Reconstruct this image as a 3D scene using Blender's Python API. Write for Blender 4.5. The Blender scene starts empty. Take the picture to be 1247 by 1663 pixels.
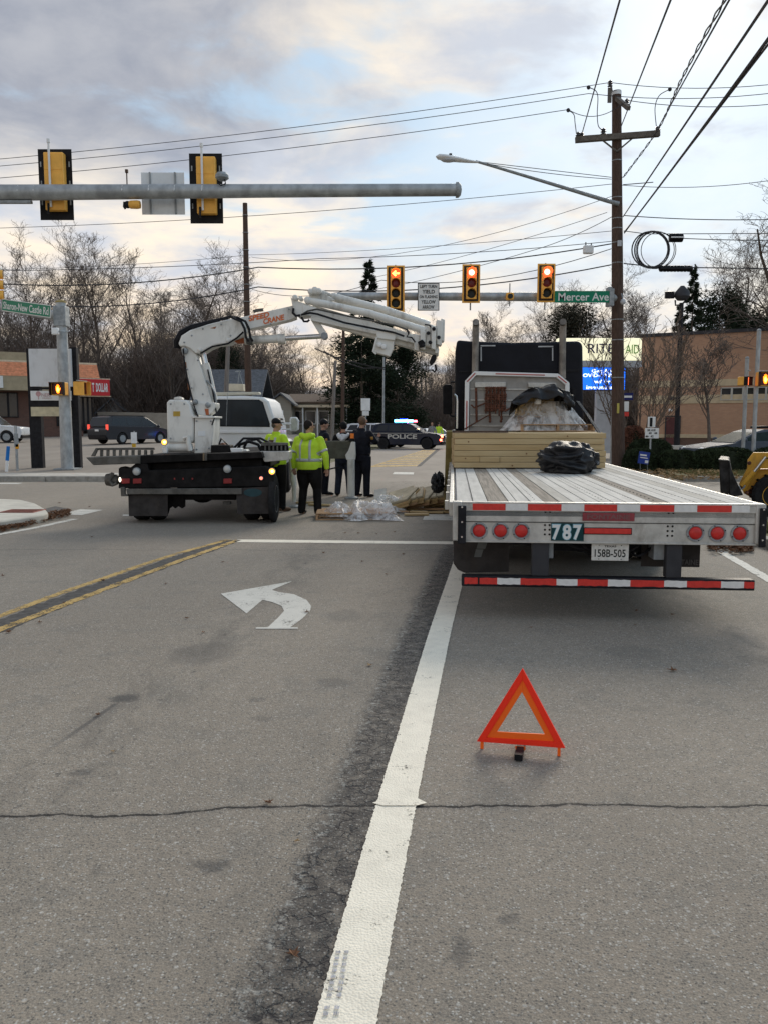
import bpy, math, random
from mathutils import Vector, Matrix, Euler, noise
R = math.radians
# ------------------------------------------------------------------ camera
FPX, CX, CY, EYE, HZ = 1330.0, 623.5, 831.5, 1.70, 688.0
PITCH = math.atan((CY - HZ) / FPX)
C = bpy.data.collections.new("scene_collection")
S = bpy.context.scene
S.collection.children.link(C)
cam = bpy.data.cameras.new("camera")
camo = bpy.data.objects.new("camera", cam)
C.objects.link(camo)
S.camera = camo
camo.location = (0, 0, EYE)
camo.rotation_euler = (R(90) - PITCH, 0, 0)
cam.sensor_fit = 'VERTICAL'
cam.sensor_height = 36.0
cam.lens = FPX / 1663.0 * 36.0
cam.clip_start = 0.05
cam.clip_end = 3000
# ------------------------------------------------------------------ light
S.view_settings.view_transform = 'Standard'
S.view_settings.look = 'None'
S.view_settings.exposure = 0.74
S.view_settings.gamma = 1
S.view_settings.use_curve_mapping = False
SUN_EL, SUN_AZ = R(28), R(20)
W = bpy.data.worlds.new("World")
S.world = W
W.use_nodes = True

class NT:
    """tiny node helper"""
    def __init__(s, tree):
        s.t = tree; s.n = tree.nodes; s.l = tree.links
    def node(s, typ, **kw):
        n = s.n.new(typ)
        for k, v in kw.items():
            setattr(n, k, v)
        return n
    def put(s, sock, v):
        if v is None: return
        if isinstance(v, bpy.types.NodeSocket): s.l.new(v, sock)
        else: sock.default_value = v
    def m(s, op, a, b=None, c=None, clamp=False):
        n = s.node('ShaderNodeMath', operation=op); n.use_clamp = clamp
        s.put(n.inputs[0], a); s.put(n.inputs[1], b)
        if c is not None: s.put(n.inputs[2], c)
        return n.outputs[0]
    def mix(s, f, a, b, blend='MIX'):
        n = s.node('ShaderNodeMix', data_type='RGBA', blend_type=blend)
        s.put(n.inputs['Factor'], f)
        A = [i for i in n.inputs if i.name == 'A' and i.type == 'RGBA'][0]
        B = [i for i in n.inputs if i.name == 'B' and i.type == 'RGBA'][0]
        s.put(A, col4(a) if not isinstance(a, bpy.types.NodeSocket) else a)
        s.put(B, col4(b) if not isinstance(b, bpy.types.NodeSocket) else b)
        return [o for o in n.outputs if o.type == 'RGBA'][0]
    def noise(s, vec, scale, detail=4, rough=.55, dist=0, out='Fac'):
        n = s.node('ShaderNodeTexNoise'); s.put(n.inputs['Vector'], vec)
        n.inputs['Scale'].default_value = scale; n.inputs['Detail'].default_value = detail
        n.inputs['Roughness'].default_value = rough; n.inputs['Distortion'].default_value = dist
        return n.outputs[0 if out == 'Fac' else 1]
    def ss(s, v, a, b, lo=0., hi=1.):
        n = s.node('ShaderNodeMapRange', interpolation_type='SMOOTHSTEP')
        s.put(n.inputs[0], v); n.inputs[1].default_value = a; n.inputs[2].default_value = b
        n.inputs[3].default_value = lo; n.inputs[4].default_value = hi
        return n.outputs[0]
    def scale(s, vec, v3, off=(0, 0, 0)):
        n = s.node('ShaderNodeMapping'); s.put(n.inputs[0], vec)
        n.inputs['Scale'].default_value = v3; n.inputs['Location'].default_value = off
        return n.outputs[0]

def col4(c):
    return (c[0], c[1], c[2], 1.0) if hasattr(c, '__len__') and len(c) == 3 else c

def build_world():
    k = NT(W.node_tree); k.n.clear()
    out = k.node('ShaderNodeOutputWorld'); bg = k.node('ShaderNodeBackground')
    k.l.new(bg.outputs[0], out.inputs[0]); bg.inputs[1].default_value = 0.10
    sky = k.node('ShaderNodeTexSky', sky_type='NISHITA')
    sky.sun_disc = False; sky.sun_elevation = SUN_EL; sky.sun_rotation = SUN_AZ
    sky.air_density = 1.2; sky.dust_density = 1.5
    tc = k.node('ShaderNodeTexCoord'); g = tc.outputs['Generated']
    sp = k.node('ShaderNodeSeparateXYZ'); k.l.new(g, sp.inputs[0])
    x, y, z = sp.outputs
    zc = k.m('MAXIMUM', z, 0.0)
    # cloud sheet: a flat layer overhead, so the pattern shrinks towards the horizon
    den = k.m('ADD', zc, 0.26)
    cb = k.node('ShaderNodeCombineXYZ')
    k.l.new(k.m('DIVIDE', x, den), cb.inputs[0]); k.l.new(k.m('DIVIDE', y, den), cb.inputs[1])
    P_ = cb.outputs[0]
    warp = k.noise(k.scale(P_, (1.2, 1.2, 1)), 1.1, 3, .5, 0, 'Color')
    vm = k.node('ShaderNodeVectorMath', operation='MULTIPLY_ADD')
    k.l.new(warp, vm.inputs[0]); vm.inputs[1].default_value = (.35, .35, 0); k.l.new(P_, vm.inputs[2])
    PW = vm.outputs[0]
    n1 = k.noise(k.scale(PW, (1.0, 1.35, 1), (2.3, 1.1, 0)), .95, 5, .54)
    n2 = k.noise(k.scale(PW, (1.3, 2.2, 1), (7.3, 4.4, 0)), 1.9, 7, .55)
    n3 = k.noise(k.scale(PW, (1, 1, 1), (1.3, 9.4, 0)), 3.6, 8, .58)
    # heavy grey deck: to the left and high, thinning low and to the right
    side = k.ss(k.m('SUBTRACT', k.m('DIVIDE', x, k.m('ADD', k.m('ABSOLUTE', y), .4)), 0.0), -.42, .42)   # 0 left .. 1 right
    high = k.ss(z, .17, .36)
    low = k.ss(z, .02, .30)
    deck = k.m('ADD', k.m('MULTIPLY', high, k.m('SUBTRACT', 1.05, k.m('MULTIPLY', side, .95))),
               k.m('MULTIPLY', k.m('SUBTRACT', n1, .5), 1.25))
    deck = k.m('ADD', deck, k.m('MULTIPLY', k.m('SUBTRACT', n2, .5), 1.2))
    deckf = k.ss(deck, .14, .86)
    # blue gaps: on the right half, mid height
    gap = k.m('ADD', k.m('MULTIPLY', side, .78), k.m('MULTIPLY', k.m('SUBTRACT', n2, .5), 2.1))
    gap = k.m('ADD', gap, k.m('MULTIPLY', k.m('SUBTRACT', n3, .5), .9))
    gapf = k.m('MULTIPLY', k.ss(gap, .20, .66), k.ss(z, .06, .24))
    cream = k.mix(low, (7.4, 6.0, 4.35), (6.5, 5.85, 4.95))
    white = k.mix(k.ss(n3, .34, .66), (4.0, 4.25, 4.75), cream)
    grey = k.mix(k.ss(n3, .3, .7), (1.9, 2.1, 2.6), (3.1, 3.2, 3.5))
    c = k.mix(deckf, white, grey)
    skyc = k.mix(.12, (2.6, 3.9, 5.2), sky.outputs[0])
    c = k.mix(k.m('MULTIPLY', gapf, .85), c, skyc)
    # warm break low ahead-left
    dx = k.m('SUBTRACT', k.m('DIVIDE', x, k.m('MAXIMUM', y, .05)), -.10)
    glow = k.m('MULTIPLY', k.ss(k.m('ABSOLUTE', dx), .0, .55, 1, 0), k.ss(z, .03, .24, 1, 0))
    glow = k.m('MULTIPLY', glow, k.ss(n2, .38, .62))
    c = k.mix(k.m('MULTIPLY', glow, .6), c, (8.6, 6.3, 4.1))
    c = k.mix(k.ss(z, -.02, -.0, 1, 0), c, (2.2, 2.1, 2.0))
    k.l.new(c, bg.inputs[0])
build_world()
sun = bpy.data.lights.new("sun", 'SUN'); sun.energy = 1.5; sun.angle = R(22); sun.color = (1, .90, .76)
suno = bpy.data.objects.new("sun", sun); C.objects.link(suno)
sd = Vector((math.sin(SUN_AZ) * math.cos(SUN_EL), math.cos(SUN_AZ) * math.cos(SUN_EL), math.sin(SUN_EL)))
suno.rotation_euler = sd.to_track_quat('Z', 'Y').to_euler(); suno.location = (0, 0, 40)

# ------------------------------------------------------------------ measuring
Fv = Vector((0, math.cos(PITCH), -math.sin(PITCH))); Uv = Vector((0, math.sin(PITCH), math.cos(PITCH)))
def ray(px, py):
    return Vector((1, 0, 0)) * ((px - CX) / FPX) + Uv * ((CY - py) / FPX) + Fv
def P(px, py, Y):
    d = ray(px, py); return Vector((0, 0, EYE)) + d * (Y / d.y)
def G(px, py, z=0.0):
    d = ray(px, py); return Vector((0, 0, EYE)) + d * ((z - EYE) / d.z)
def X(px, Y, py=700): return P(px, py, Y).x
def Z(py, Y): return P(CX, py, Y).z

# ------------------------------------------------------------------ materials
MATS = {}
def mat(name, c, rough=.7, metal=0., var=.12, vs=6., bump=.0, bs=60., emit=0., c2=None, dirt=0., alpha=1., trans=0., coat=0., stretch=(1, 1, 1), ecol=None, spec=None):
    if name in MATS: return MATS[name]
    m = bpy.data.materials.new(name); m.use_nodes = True
    k = NT(m.node_tree); b = k.n['Principled BSDF']
    tc = k.node('ShaderNodeTexCoord'); v = k.scale(tc.outputs['Object'], stretch)
    nz = k.noise(v, vs, 5, .6)
    f = k.ss(nz, .3, .7)
    a_ = c; b_ = c2 if c2 else tuple(min(1, q * (1 + var)) for q in c)
    if not c2: a_ = tuple(q * (1 - var) for q in c)
    colr = k.mix(f, a_, b_)
    if dirt:
        dn = k.noise(k.scale(tc.outputs['Object'], (1, 1, .45)), vs * .6 + 1, 7, .7)
        colr = k.mix(k.m('MULTIPLY', k.ss(dn, .5, .72), dirt), colr, (.10, .075, .05))
    k.l.new(colr, b.inputs['Base Color'])
    rn = k.noise(v, vs * 2.3, 4, .6)
    k.l.new(k.m('ADD', k.m('MULTIPLY', rn, .16), max(0., rough - .08)), b.inputs['Roughness'])
    b.inputs['Metallic'].default_value = metal
    b.inputs['Specular IOR Level'].default_value = (.12 if max(c) < .07 else .26) if spec is None else spec
    if coat: b.inputs['Coat Weight'].default_value = coat * .35; b.inputs['Coat Roughness'].default_value = .08
    if bump:
        bn = k.node('ShaderNodeBump'); bn.inputs['Strength'].default_value = bump; bn.inputs['Distance'].default_value = .01
        k.l.new(k.noise(v, bs, 5, .6), bn.inputs['Height']); k.l.new(bn.outputs[0], b.inputs['Normal'])
    if emit:
        b.inputs['Emission Color'].default_value = col4(ecol or c); b.inputs['Emission Strength'].default_value = emit
    if trans: b.inputs['Transmission Weight'].default_value = trans
    if alpha < 1: b.inputs['Alpha'].default_value = alpha
    MATS[name] = m
    return m

# ------------------------------------------------------------------ mesh builder
class MB:
    def __init__(s): s.v = []; s.f = []
    def add(s, vs, fs):
        o = len(s.v); s.v += [tuple(q) for q in vs]; s.f += [tuple(i + o for i in f) for f in fs]; return s
    def box(s, c, d, rot=None):
        c = Vector(c); hx, hy, hz = d[0] / 2, d[1] / 2, d[2] / 2
        q = [Vector((sx * hx, sy * hy, sz * hz)) for sz in (-1, 1) for sy in (-1, 1) for sx in (-1, 1)]
        if rot is not None:
            M = rot if isinstance(rot, Matrix) else Euler(rot).to_matrix()
            q = [M @ a for a in q]
        return s.add([a + c for a in q], [(0, 2, 3, 1), (4, 5, 7, 6), (0, 1, 5, 4), (2, 6, 7, 3), (0, 4, 6, 2), (1, 3, 7, 5)])
    def b2(s, x0, x1, y0, y1, z0, z1):
        return s.box(((x0 + x1) / 2, (y0 + y1) / 2, (z0 + z1) / 2), (abs(x1 - x0), abs(y1 - y0), abs(z1 - z0)))
    def tube(s, p0, p1, r0, r1=None, n=10, caps=True):
        return s.path([p0, p1], [r0, r0 if r1 is None else r1], n, caps)
    def path(s, pts, r, n=8, caps=True, flat=1.0):
        pts = [Vector(p) for p in pts]; m = len(pts)
        if not hasattr(r, '__len__'): r = [r] * m
        o = len(s.v); up = None
        for i, p in enumerate(pts):
            t = (pts[min(i + 1, m - 1)] - pts[max(i - 1, 0)])
            if t.length < 1e-9: t = Vector((0, 0, 1))
            t.normalize()
            if up is None:
                up = Vector((0, 0, 1)) if abs(t.z) < .9 else Vector((0, 1, 0))
            a = t.cross(up)
            if a.length < 1e-5: a = t.cross(Vector((1, 0, 0)))
            a.normalize(); b = a.cross(t); b.normalize(); up = b
            for j in range(n):
                w = 2 * math.pi * j / n + (.7854 if n == 4 else 0)
                s.v.append(tuple(p + a * (math.cos(w) * r[i]) + b * (math.sin(w) * r[i] * flat)))
        for i in range(m - 1):
            for j in range(n):
                q = o + i * n + j; q2 = o + i * n + (j + 1) % n
                s.f.append((q, q + n, q2 + n, q2))
        if caps and n > 2:
            s.f.append(tuple(o + j for j in range(n)))
            s.f.append(tuple(o + (m - 1) * n + j for j in reversed(range(n))))
        return s
    def prism(s, pts, y0, y1, ax='y'):
        """outline in x-z (ax y), y-z (ax x) or x-y (ax z), pushed from y0 to y1"""
        n = len(pts)
        def q(p, t):
            return (p[0], t, p[1]) if ax == 'y' else ((t, p[0], p[1]) if ax == 'x' else (p[0], p[1], t))
        A = [q(p, y0) for p in pts] + [q(p, y1) for p in pts]
        return s.add(A, [tuple(range(n)), tuple(range(2 * n - 1, n - 1, -1))] + [(i, i + n, (i + 1) % n + n, (i + 1) % n) for i in range(n)])
    def px(s, pts, Y, th, back=False):
        """outline measured in the photograph, stood at distance Y with thickness th"""
        w = [P(a, b, Y) for a, b in pts]
        return s.prism([(q.x, q.z) for q in w], Y - (0 if back else th / 2), Y + (th if back else th / 2))
    def quad(s, a, b, c, d): return s.add([a, b, c, d], [(0, 1, 2, 3)])
    def lathe(s, prof, c, axis='z', n=20):
        o = len(s.v); m = len(prof); c = Vector(c)
        for r, h in prof:
            for j in range(n):
                w = 2 * math.pi * j / n; a, b = math.cos(w) * r, math.sin(w) * r
                q = (a, b, h) if axis == 'z' else ((a, h, b) if axis == 'y' else (h, a, b))
                s.v.append(tuple(c + Vector(q)))
        for i in range(m - 1):
            for j in range(n):
                q = o + i * n + j; q2 = o + i * n + (j + 1) % n
                s.f.append((q, q2, q2 + n, q + n))
        s.f.append(tuple(o + j for j in range(n))); s.f.append(tuple(o + (m - 1) * n + j for j in range(n)))
        return s
    def ball(s, c, r, n=10, m=7):
        if not hasattr(r, '__len__'): r = (r, r, r)
        o = len(s.v); c = Vector(c)
        s.v.append(tuple(c + Vector((0, 0, r[2]))))
        for i in range(1, m):
            a = math.pi * i / m
            for j in range(n):
                w = 2 * math.pi * j / n
                s.v.append((c.x + r[0] * math.sin(a) * math.cos(w), c.y + r[1] * math.sin(a) * math.sin(w), c.z + r[2] * math.cos(a)))
        s.v.append(tuple(c - Vector((0, 0, r[2])))); e = len(s.v) - 1
        for j in range(n):
            s.f.append((o, o + 1 + j, o + 1 + (j + 1) % n))
            q = o + 1 + (m - 2) * n
            s.f.append((e, q + (j + 1) % n, q + j))
        for i in range(m - 2):
            for j in range(n):
                q = o + 1 + i * n
                s.f.append((q + j, q + n + j, q + n + (j + 1) % n, q + (j + 1) % n))
        return s
    def mesh(s, name, m, smooth=False, fix=True):
        me = bpy.data.meshes.new(name); me.from_pydata(s.v, [], s.f)
        if fix and len(s.f) < 60000:
            import bmesh
            b = bmesh.new(); b.from_mesh(me); bmesh.ops.recalc_face_normals(b, faces=b.faces); b.to_mesh(me); b.free()
        me.materials.append(m)
        if smooth:
            me.polygons.foreach_set('use_smooth', [True] * len(me.polygons))
            if smooth is True: me.set_sharp_from_angle(angle=R(38))
        me.update(); return me
    def build(s, name, m, parent=None, smooth=False, bevel=0., world=False, seg=2, fix=True):
        if world and parent is not None:
            inv = mw(parent).inverted(); s.v = [tuple(inv @ Vector(q)) for q in s.v]
        o = bpy.data.objects.new(name, s.mesh(name, m, smooth or bool(bevel), fix)); C.objects.link(o)
        if parent is not None: o.parent = parent
        if bevel:
            bv = o.modifiers.new('bevel', 'BEVEL'); bv.width = bevel; bv.segments = seg; bv.limit_method = 'ANGLE'; bv.angle_limit = R(40)
        return o

def mw(o):
    m = o.matrix_basis.copy()
    return mw(o.parent) @ m if o.parent else m
def tag(o, label=None, cat=None, group=None, kind=None):
    if label: o['label'] = label
    if cat: o['category'] = cat
    if group: o['group'] = group
    if kind: o['kind'] = kind
    return o
def thing(name, label, cat, loc=(0, 0, 0), rz=0., group=None):
    o = bpy.data.objects.new(name, None); C.objects.link(o); o.location = loc; o.rotation_euler = (0, 0, rz)
    o.empty_display_size = .2
    return tag(o, label, cat, group)
def struct(name, mb, m, **kw):
    return tag(mb.build(name, m, **kw), kind='structure')
KIDS = {}
def kids(o): return [c for c in C.objects if c.parent == o]
def copy_tree(o, loc=None, rz=None, label=None, sc=None, group=None, parent=None):
    c = o.copy(); C.objects.link(c); c.parent = parent
    if loc is not None: c.location = loc
    if rz is not None: c.rotation_euler = (0, 0, rz)
    if sc is not None: c.scale = sc if hasattr(sc, '__len__') else (sc, sc, sc)
    if label: c['label'] = label
    if group: c['group'] = group
    for ch in kids(o): copy_tree(ch, parent=c)
    return c
def text(body, name, m, loc, w, h, parent=None, rot=(R(90), 0, 0), bold=0., th=.004, world=True, shear=0.):
    """lettering as a solid mesh, fitted into w x h (w None keeps proportions), centred at loc"""
    cu = bpy.data.curves.new('t', 'FONT'); cu.body = body; cu.align_x = 'CENTER'; cu.offset = bold; cu.resolution_u = 3
    cu.shear = shear; cu.space_line = .95
    o = bpy.data.objects.new('t', cu); C.objects.link(o)
    dg = bpy.context.evaluated_depsgraph_get(); dg.update()
    me = bpy.data.meshes.new_from_object(o.evaluated_get(dg)); bpy.data.objects.remove(o); bpy.data.curves.remove(cu)
    xs = [v.co.x for v in me.vertices]; ys = [v.co.y for v in me.vertices]
    x0, x1, y0, y1 = min(xs), max(xs), min(ys), max(ys)
    sy = h / (y1 - y0); sx = (w / (x1 - x0)) if w else sy
    E = Matrix.Translation(Vector(loc)) @ Euler(rot).to_matrix().to_4x4()
    if world and parent is not None: E = mw(parent).inverted() @ E
    nv = len(me.vertices)
    V = [((v.co.x - (x0 + x1) / 2) * sx, (v.co.y - (y0 + y1) / 2) * sy) for v in me.vertices]
    F = [tuple(p.vertices) for p in me.polygons]
    vs = [tuple(E @ Vector((a, b, th))) for a, b in V] + [tuple(E @ Vector((a, b, -.001))) for a, b in V]
    cnt = {}
    for f in F:
        for i in range(len(f)):
            e = (f[i], f[(i + 1) % len(f)]); cnt[tuple(sorted(e))] = None if tuple(sorted(e)) in cnt else e
    fs = F + [(e[1], e[0], e[0] + nv, e[1] + nv) for e in cnt.values() if e]
    bpy.data.meshes.remove(me)
    m2 = bpy.data.meshes.new(name); m2.from_pydata(vs, [], fs); m2.materials.append(m); m2.update()
    ob = bpy.data.objects.new(name, m2); C.objects.link(ob)
    if parent is not None: ob.parent = parent
    return ob
# ------------------------------------------------------------------ shared materials
M_galv = mat('galvanised_steel', (.36, .38, .39), .5, .55, .22, 5, .15, 40, stretch=(1, 1, .6))
M_galvd = mat('dull_galvanised', (.30, .32, .33), .6, .3, .2, 9)
M_yel = mat('signal_yellow', (.88, .46, .09), .5, 0, .1, 4)
M_blk = mat('black_metal', (.018, .018, .021), .5, 0, .3, 8, .1, 30)
M_blkp = mat('black_plastic', (.012, .012, .014), .45, 0, .3, 8)
M_rub = mat('rubber', (.022, .022, .023), .85, 0, .25, 20, .3, 50)
M_wht = mat('white_paint', (.74, .74, .72), .42, 0, .05, 3, dirt=.35)
M_whtc = mat('clean_white_paint', (.78, .78, .77), .35, 0, .04, 3)
M_wood = mat('weathered_pole_wood', (.085, .055, .042), .9, 0, .35, 12, .5, 70, stretch=(5, 5, .4))
M_conc = mat('concrete', (.46, .43, .38), .9, 0, .12, 4, .3, 60, dirt=.25)
M_kerb = mat('kerb_concrete', (.33, .31, .275), .92, 0, .2, 7, .4, 60, dirt=.4)
M_glass = mat('dark_glass', (.012, .015, .019), .08, 0, .15, 2, spec=.45)
M_glass2 = mat('blue_grey_glass', (.010, .018, .026), .12, 0, .3, 2, spec=.2)
M_chr = mat('bright_metal', (.62, .62, .62), .25, .9, .06, 4)
M_red = mat('red_reflector', (.55, .03, .025), .3, 0, .12, 20, coat=.5)
M_redt = mat('red_tape', (.62, .045, .035), .4, 0, .1, 30)
M_whtt = mat('white_tape', (.72, .71, .69), .4, 0, .06, 30)
M_grn = mat('street_sign_green', (.0, .19, .10), .45, 0, .06, 3)
M_sgw = mat('sign_white', (.72, .72, .70), .5, 0, .05, 5)
M_sgb = mat('sign_black', (.02, .02, .02), .5)
M_cable = mat('cable_black', (.05, .05, .055), .6)
M_alum = mat('brushed_aluminium', (.50, .49, .46), .45, .4, .16, 7, .15, 60, dirt=.45)

# ------------------------------------------------------------------ asphalt
WLINE = [(1900, 505), (1663, 561), (1490, 600), (1316, 641), (1200, 670), (1085, 699), (1020, 716), (970, 730.5), (935, 741), (905, 750), (886, 758)]
def wl_pts():
    return [G(x, y) for y, x in WLINE]
def fit2(ps):
    # least squares x = a + bY + cY^2
    import numpy as np
    A = np.array([[1, p.y, p.y ** 2] for p in ps]); b = np.array([p.x for p in ps])
    return [float(t) for t in np.linalg.lstsq(A, b, rcond=None)[0]]
WA, WB, WC = fit2(wl_pts())

def asphalt(name, near=True, tint=(1, 1, 1), seed=0.):
    m = bpy.data.materials.new(name); m.use_nodes = True
    k = NT(m.node_tree); b = k.n['Principled BSDF']
    geo = k.node('ShaderNodeNewGeometry'); pos = geo.outputs['Position']
    sp = k.node('ShaderNodeSeparateXYZ'); k.l.new(pos, sp.inputs[0]); x, y, z = sp.outputs
    t = lambda c: tuple(a * q for a, q in zip(c, tint))
    big = k.noise(k.scale(pos, (1, .35, 1), (seed, 0, 0)), .55, 5, .6)
    mid = k.noise(pos, 2.6, 6, .65)
    base = k.mix(k.ss(big, .3, .72), t((.246, .207, .164)), t((.310, .264, .210)))
    base = k.mix(k.m('MULTIPLY', k.ss(mid, .50, .68), .35), base, t((.15, .143, .13)))
    if near:
        sw = k.noise(pos, 14, 6, .7)
        base = k.mix(k.ss(sw, .35, .7, 0, .30), base, t((.13, .125, .112)))
        v = k.node('ShaderNodeTexVoronoi', feature='F1'); k.l.new(pos, v.inputs['Vector']); v.inputs['Scale'].default_value = 105
        cs = k.node('ShaderNodeSeparateColor'); k.l.new(v.outputs['Color'], cs.inputs[0])
        st = k.ss(v.outputs['Distance'], .25, .62, 1, 0)
        light = k.m('MULTIPLY', k.ss(cs.outputs[0], .66, .95), st)
        dark = k.m('MULTIPLY', k.ss(cs.outputs[1], .62, .95), st)
        base = k.mix(k.m('MULTIPLY', light, .95), base, t((.46, .44, .40)))
        base = k.mix(k.m('MULTIPLY', dark, .8), base, t((.065, .062, .058)))
        v2 = k.node('ShaderNodeTexVoronoi', feature='F1'); k.l.new(pos, v2.inputs['Vector']); v2.inputs['Scale'].default_value = 46
        c2 = k.node('ShaderNodeSeparateColor'); k.l.new(v2.outputs['Color'], c2.inputs[0])
        base = k.mix(k.m('MULTIPLY', k.m('MULTIPLY', k.ss(c2.outputs[0], .90, .99), k.ss(v2.outputs['Distance'], .2, .5, 1, 0)), .6), base, t((.52, .50, .46)))
        pit = k.noise(pos, 60, 5, .75)
        gr = k.noise(pos, 170, 3, .8)
        base = k.mix(k.ss(gr, .30, .48, .55, 0), base, t((.06, .055, .048)))
        base = k.mix(k.ss(gr, .54, .70, 0, .6), base, t((.50, .47, .40)))
        base = k.mix(k.ss(pit, .52, .68, 0, .7), base, t((.07, .067, .06)))
        # worn, crazed strip along the left side of the lane line
        lx = k.m('ADD', k.m('ADD', WA, k.m('MULTIPLY', y, WB)), k.m('MULTIPLY', k.m('MULTIPLY', y, y), WC))
        d = k.m('SUBTRACT', lx, x)              # metres left of the line's middle
        dn = k.m('ADD', d, k.m('MULTIPLY', k.m('SUBTRACT', k.noise(pos, 5.5, 6, .7), .5), .20))
        band = k.m('MULTIPLY', k.ss(dn, .02, .07), k.ss(dn, .27, .37, 1, 0))
        band = k.m('MULTIPLY', band, k.m('MULTIPLY', k.ss(y, 1., 1.5), k.ss(y, 10.5, 13., 1, 0)))
        wv = k.noise(pos, 9, 4, .6, 0, 'Color')
        vm = k.node('ShaderNodeVectorMath', operation='MULTIPLY_ADD'); k.l.new(wv, vm.inputs[0]); vm.inputs[1].default_value = (.16, .12, 0); k.l.new(pos, vm.inputs[2])
        vc = k.node('ShaderNodeTexVoronoi', feature='DISTANCE_TO_EDGE'); k.l.new(vm.outputs[0], vc.inputs['Vector']); vc.inputs['Scale'].default_value = 13
        crk = k.ss(vc.outputs['Distance'], .008, .07, 1, 0)
        crk = k.m('MULTIPLY', crk, k.ss(k.noise(pos, 8, 5, .75), .40, .55))
        bn_ = k.noise(pos, 11, 6, .75)
        base = k.mix(k.m('MULTIPLY', band, k.ss(bn_, .32, .60, .25, .88)), base, t((.040, .036, .035)))
        base = k.mix(k.m('MULTIPLY', k.m('MULTIPLY', band, light), .55), base, t((.40, .38, .35)))
        base = k.mix(k.m('MULTIPLY', band, crk), base, (.022, .02, .022))
        # pale chafed rim of the strip
        rim = k.m('MULTIPLY', k.ss(dn, .25, .29), k.ss(dn, .29, .34, 1, 0))
        rim = k.m('MULTIPLY', rim, k.ss(k.noise(pos, 25, 5, .7), .48, .62))
        base = k.mix(k.m('MULTIPLY', rim, .55), base, t((.46, .45, .41)))
        # cross crack
        c0 = G(400, 1309); cy = k.m('ADD', c0.y, k.m('MULTIPLY', k.m('SUBTRACT', k.noise(k.scale(pos, (1, 0, 0)), 1.7, 7, .62), .5), .16))
        cy = k.m('ADD', cy, k.m('MULTIPLY', k.ss(x, -1.3, -.4, 1, 0), -.10))
        cd = k.m('ABSOLUTE', k.m('SUBTRACT', y, cy))
        cw = k.m('MULTIPLY', k.ss(k.noise(pos, 14, 6, .75), .28, .68), .0145)
        cf = k.m('LESS_THAN', cd, cw)
        base = k.mix(k.m('MULTIPLY', k.ss(cd, .0, .045, 1, 0), .38), base, t((.11, .10, .09)))
        base = k.mix(k.m('MULTIPLY', cf, .95), base, (.018, .016, .015))
        # one far cross crack
        for py_, amp in ((893, .5),):
            c1 = G(900, py_)
            cy1 = k.m('ADD', c1.y, k.m('MULTIPLY', k.m('SUBTRACT', k.noise(k.scale(pos, (1, 0, 0), (3, py_, 0)), .9, 6, .6), .5), amp))
            base = k.mix(k.m('MULTIPLY', k.m('LESS_THAN', k.m('ABSOLUTE', k.m('SUBTRACT', y, cy1)), .011), .6), base, (.05, .047, .045))
        # oil spots and rubber marks (px, py, half width, half length, strength)
        wz = k.noise(pos, 8, 5, .7, 0, 'Color')
        vm2 = k.node('ShaderNodeVectorMath', operation='MULTIPLY_ADD'); k.l.new(wz, vm2.inputs[0]); vm2.inputs[1].default_value = (.14, .20, 0); k.l.new(pos, vm2.inputs[2])
        s2 = k.node('ShaderNodeSeparateXYZ'); k.l.new(vm2.outputs[0], s2.inputs[0])
        for (a, c_, hw, hl, stg) in ((203, 1134, .09, .07, .8), (345, 1405, .085, .045, .6), (416, 1137, .06, .04, .4), (430, 1167, .08, .04, .3),
                                     (750, 1545, .035, .07, .5), (826, 1489, .045, .03, .45), (165, 1412, .05, .03, .3), (540, 1108, .10, .10, .35),
                                     (130, 1255, .06, .05, .5), (640, 1135, .10, .10, .3), (1030, 1060, .2, .2, .2), (560, 1000, .15, .25, .25), (330, 1060, .25, .3, .35)):
            q = G(a, c_); 
            e = k.m('ADD', k.m('POWER', k.m('DIVIDE', k.m('SUBTRACT', s2.outputs[0], q.x + .07), hw), 2), k.m('POWER', k.m('DIVIDE', k.m('SUBTRACT', s2.outputs[1], q.y + .10), hl), 2))
            base = k.mix(k.m('MULTIPLY', k.ss(e, .35, 1.5, 1, 0), stg), base, (.060, .058, .058))
        # wheel paths, drips between them
        for xc, wd, stg in ((-1.95, .55, .28), (2.2, .45, .30), (-.75, .35, .14)):
            o_ = k.m('ABSOLUTE', k.m('SUBTRACT', k.m('SUBTRACT', x, k.m('MULTIPLY', y, .1)), xc))
            f = k.m('MULTIPLY', k.ss(o_, .0, wd, 1, 0), k.ss(k.noise(k.scale(pos, (1, .4, 1)), 3.3, 6, .72), .42, .66))
            base = k.mix(k.m('MULTIPLY', f, stg * 1.7), base, t((.088, .082, .074)))
            f = k.m('MULTIPLY', k.ss(o_, .0, wd * 1.3, 1, 0), k.ss(k.noise(k.scale(pos, (1, .55, 1)), 15, 4, .7), .60, .67))
            base = k.mix(k.m('MULTIPLY', f, stg * 2.2), base, t((.07, .065, .06)))
        # thin drag streak from the oil spot
        q0, q1 = G(190, 1142), G(40, 1246); dd = (q1 - q0); L = dd.length; dd.normalize()
        ax = k.m('ADD', k.m('MULTIPLY', k.m('SUBTRACT', x, q0.x), dd.x), k.m('MULTIPLY', k.m('SUBTRACT', y, q0.y), dd.y))
        px_ = k.m('ABSOLUTE', k.m('SUBTRACT', k.m('MULTIPLY', k.m('SUBTRACT', x, q0.x), dd.y), k.m('MULTIPLY', k.m('SUBTRACT', y, q0.y), dd.x)))
        f = k.m('MULTIPLY', k.m('MULTIPLY', k.ss(px_, .008, .024, 1, 0), k.ss(ax, -.05, .05)), k.ss(ax, L * .3, L, 1, 0))
        base = k.mix(k.m('MULTIPLY', f, .7), base, (.075, .07, .068))
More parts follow.
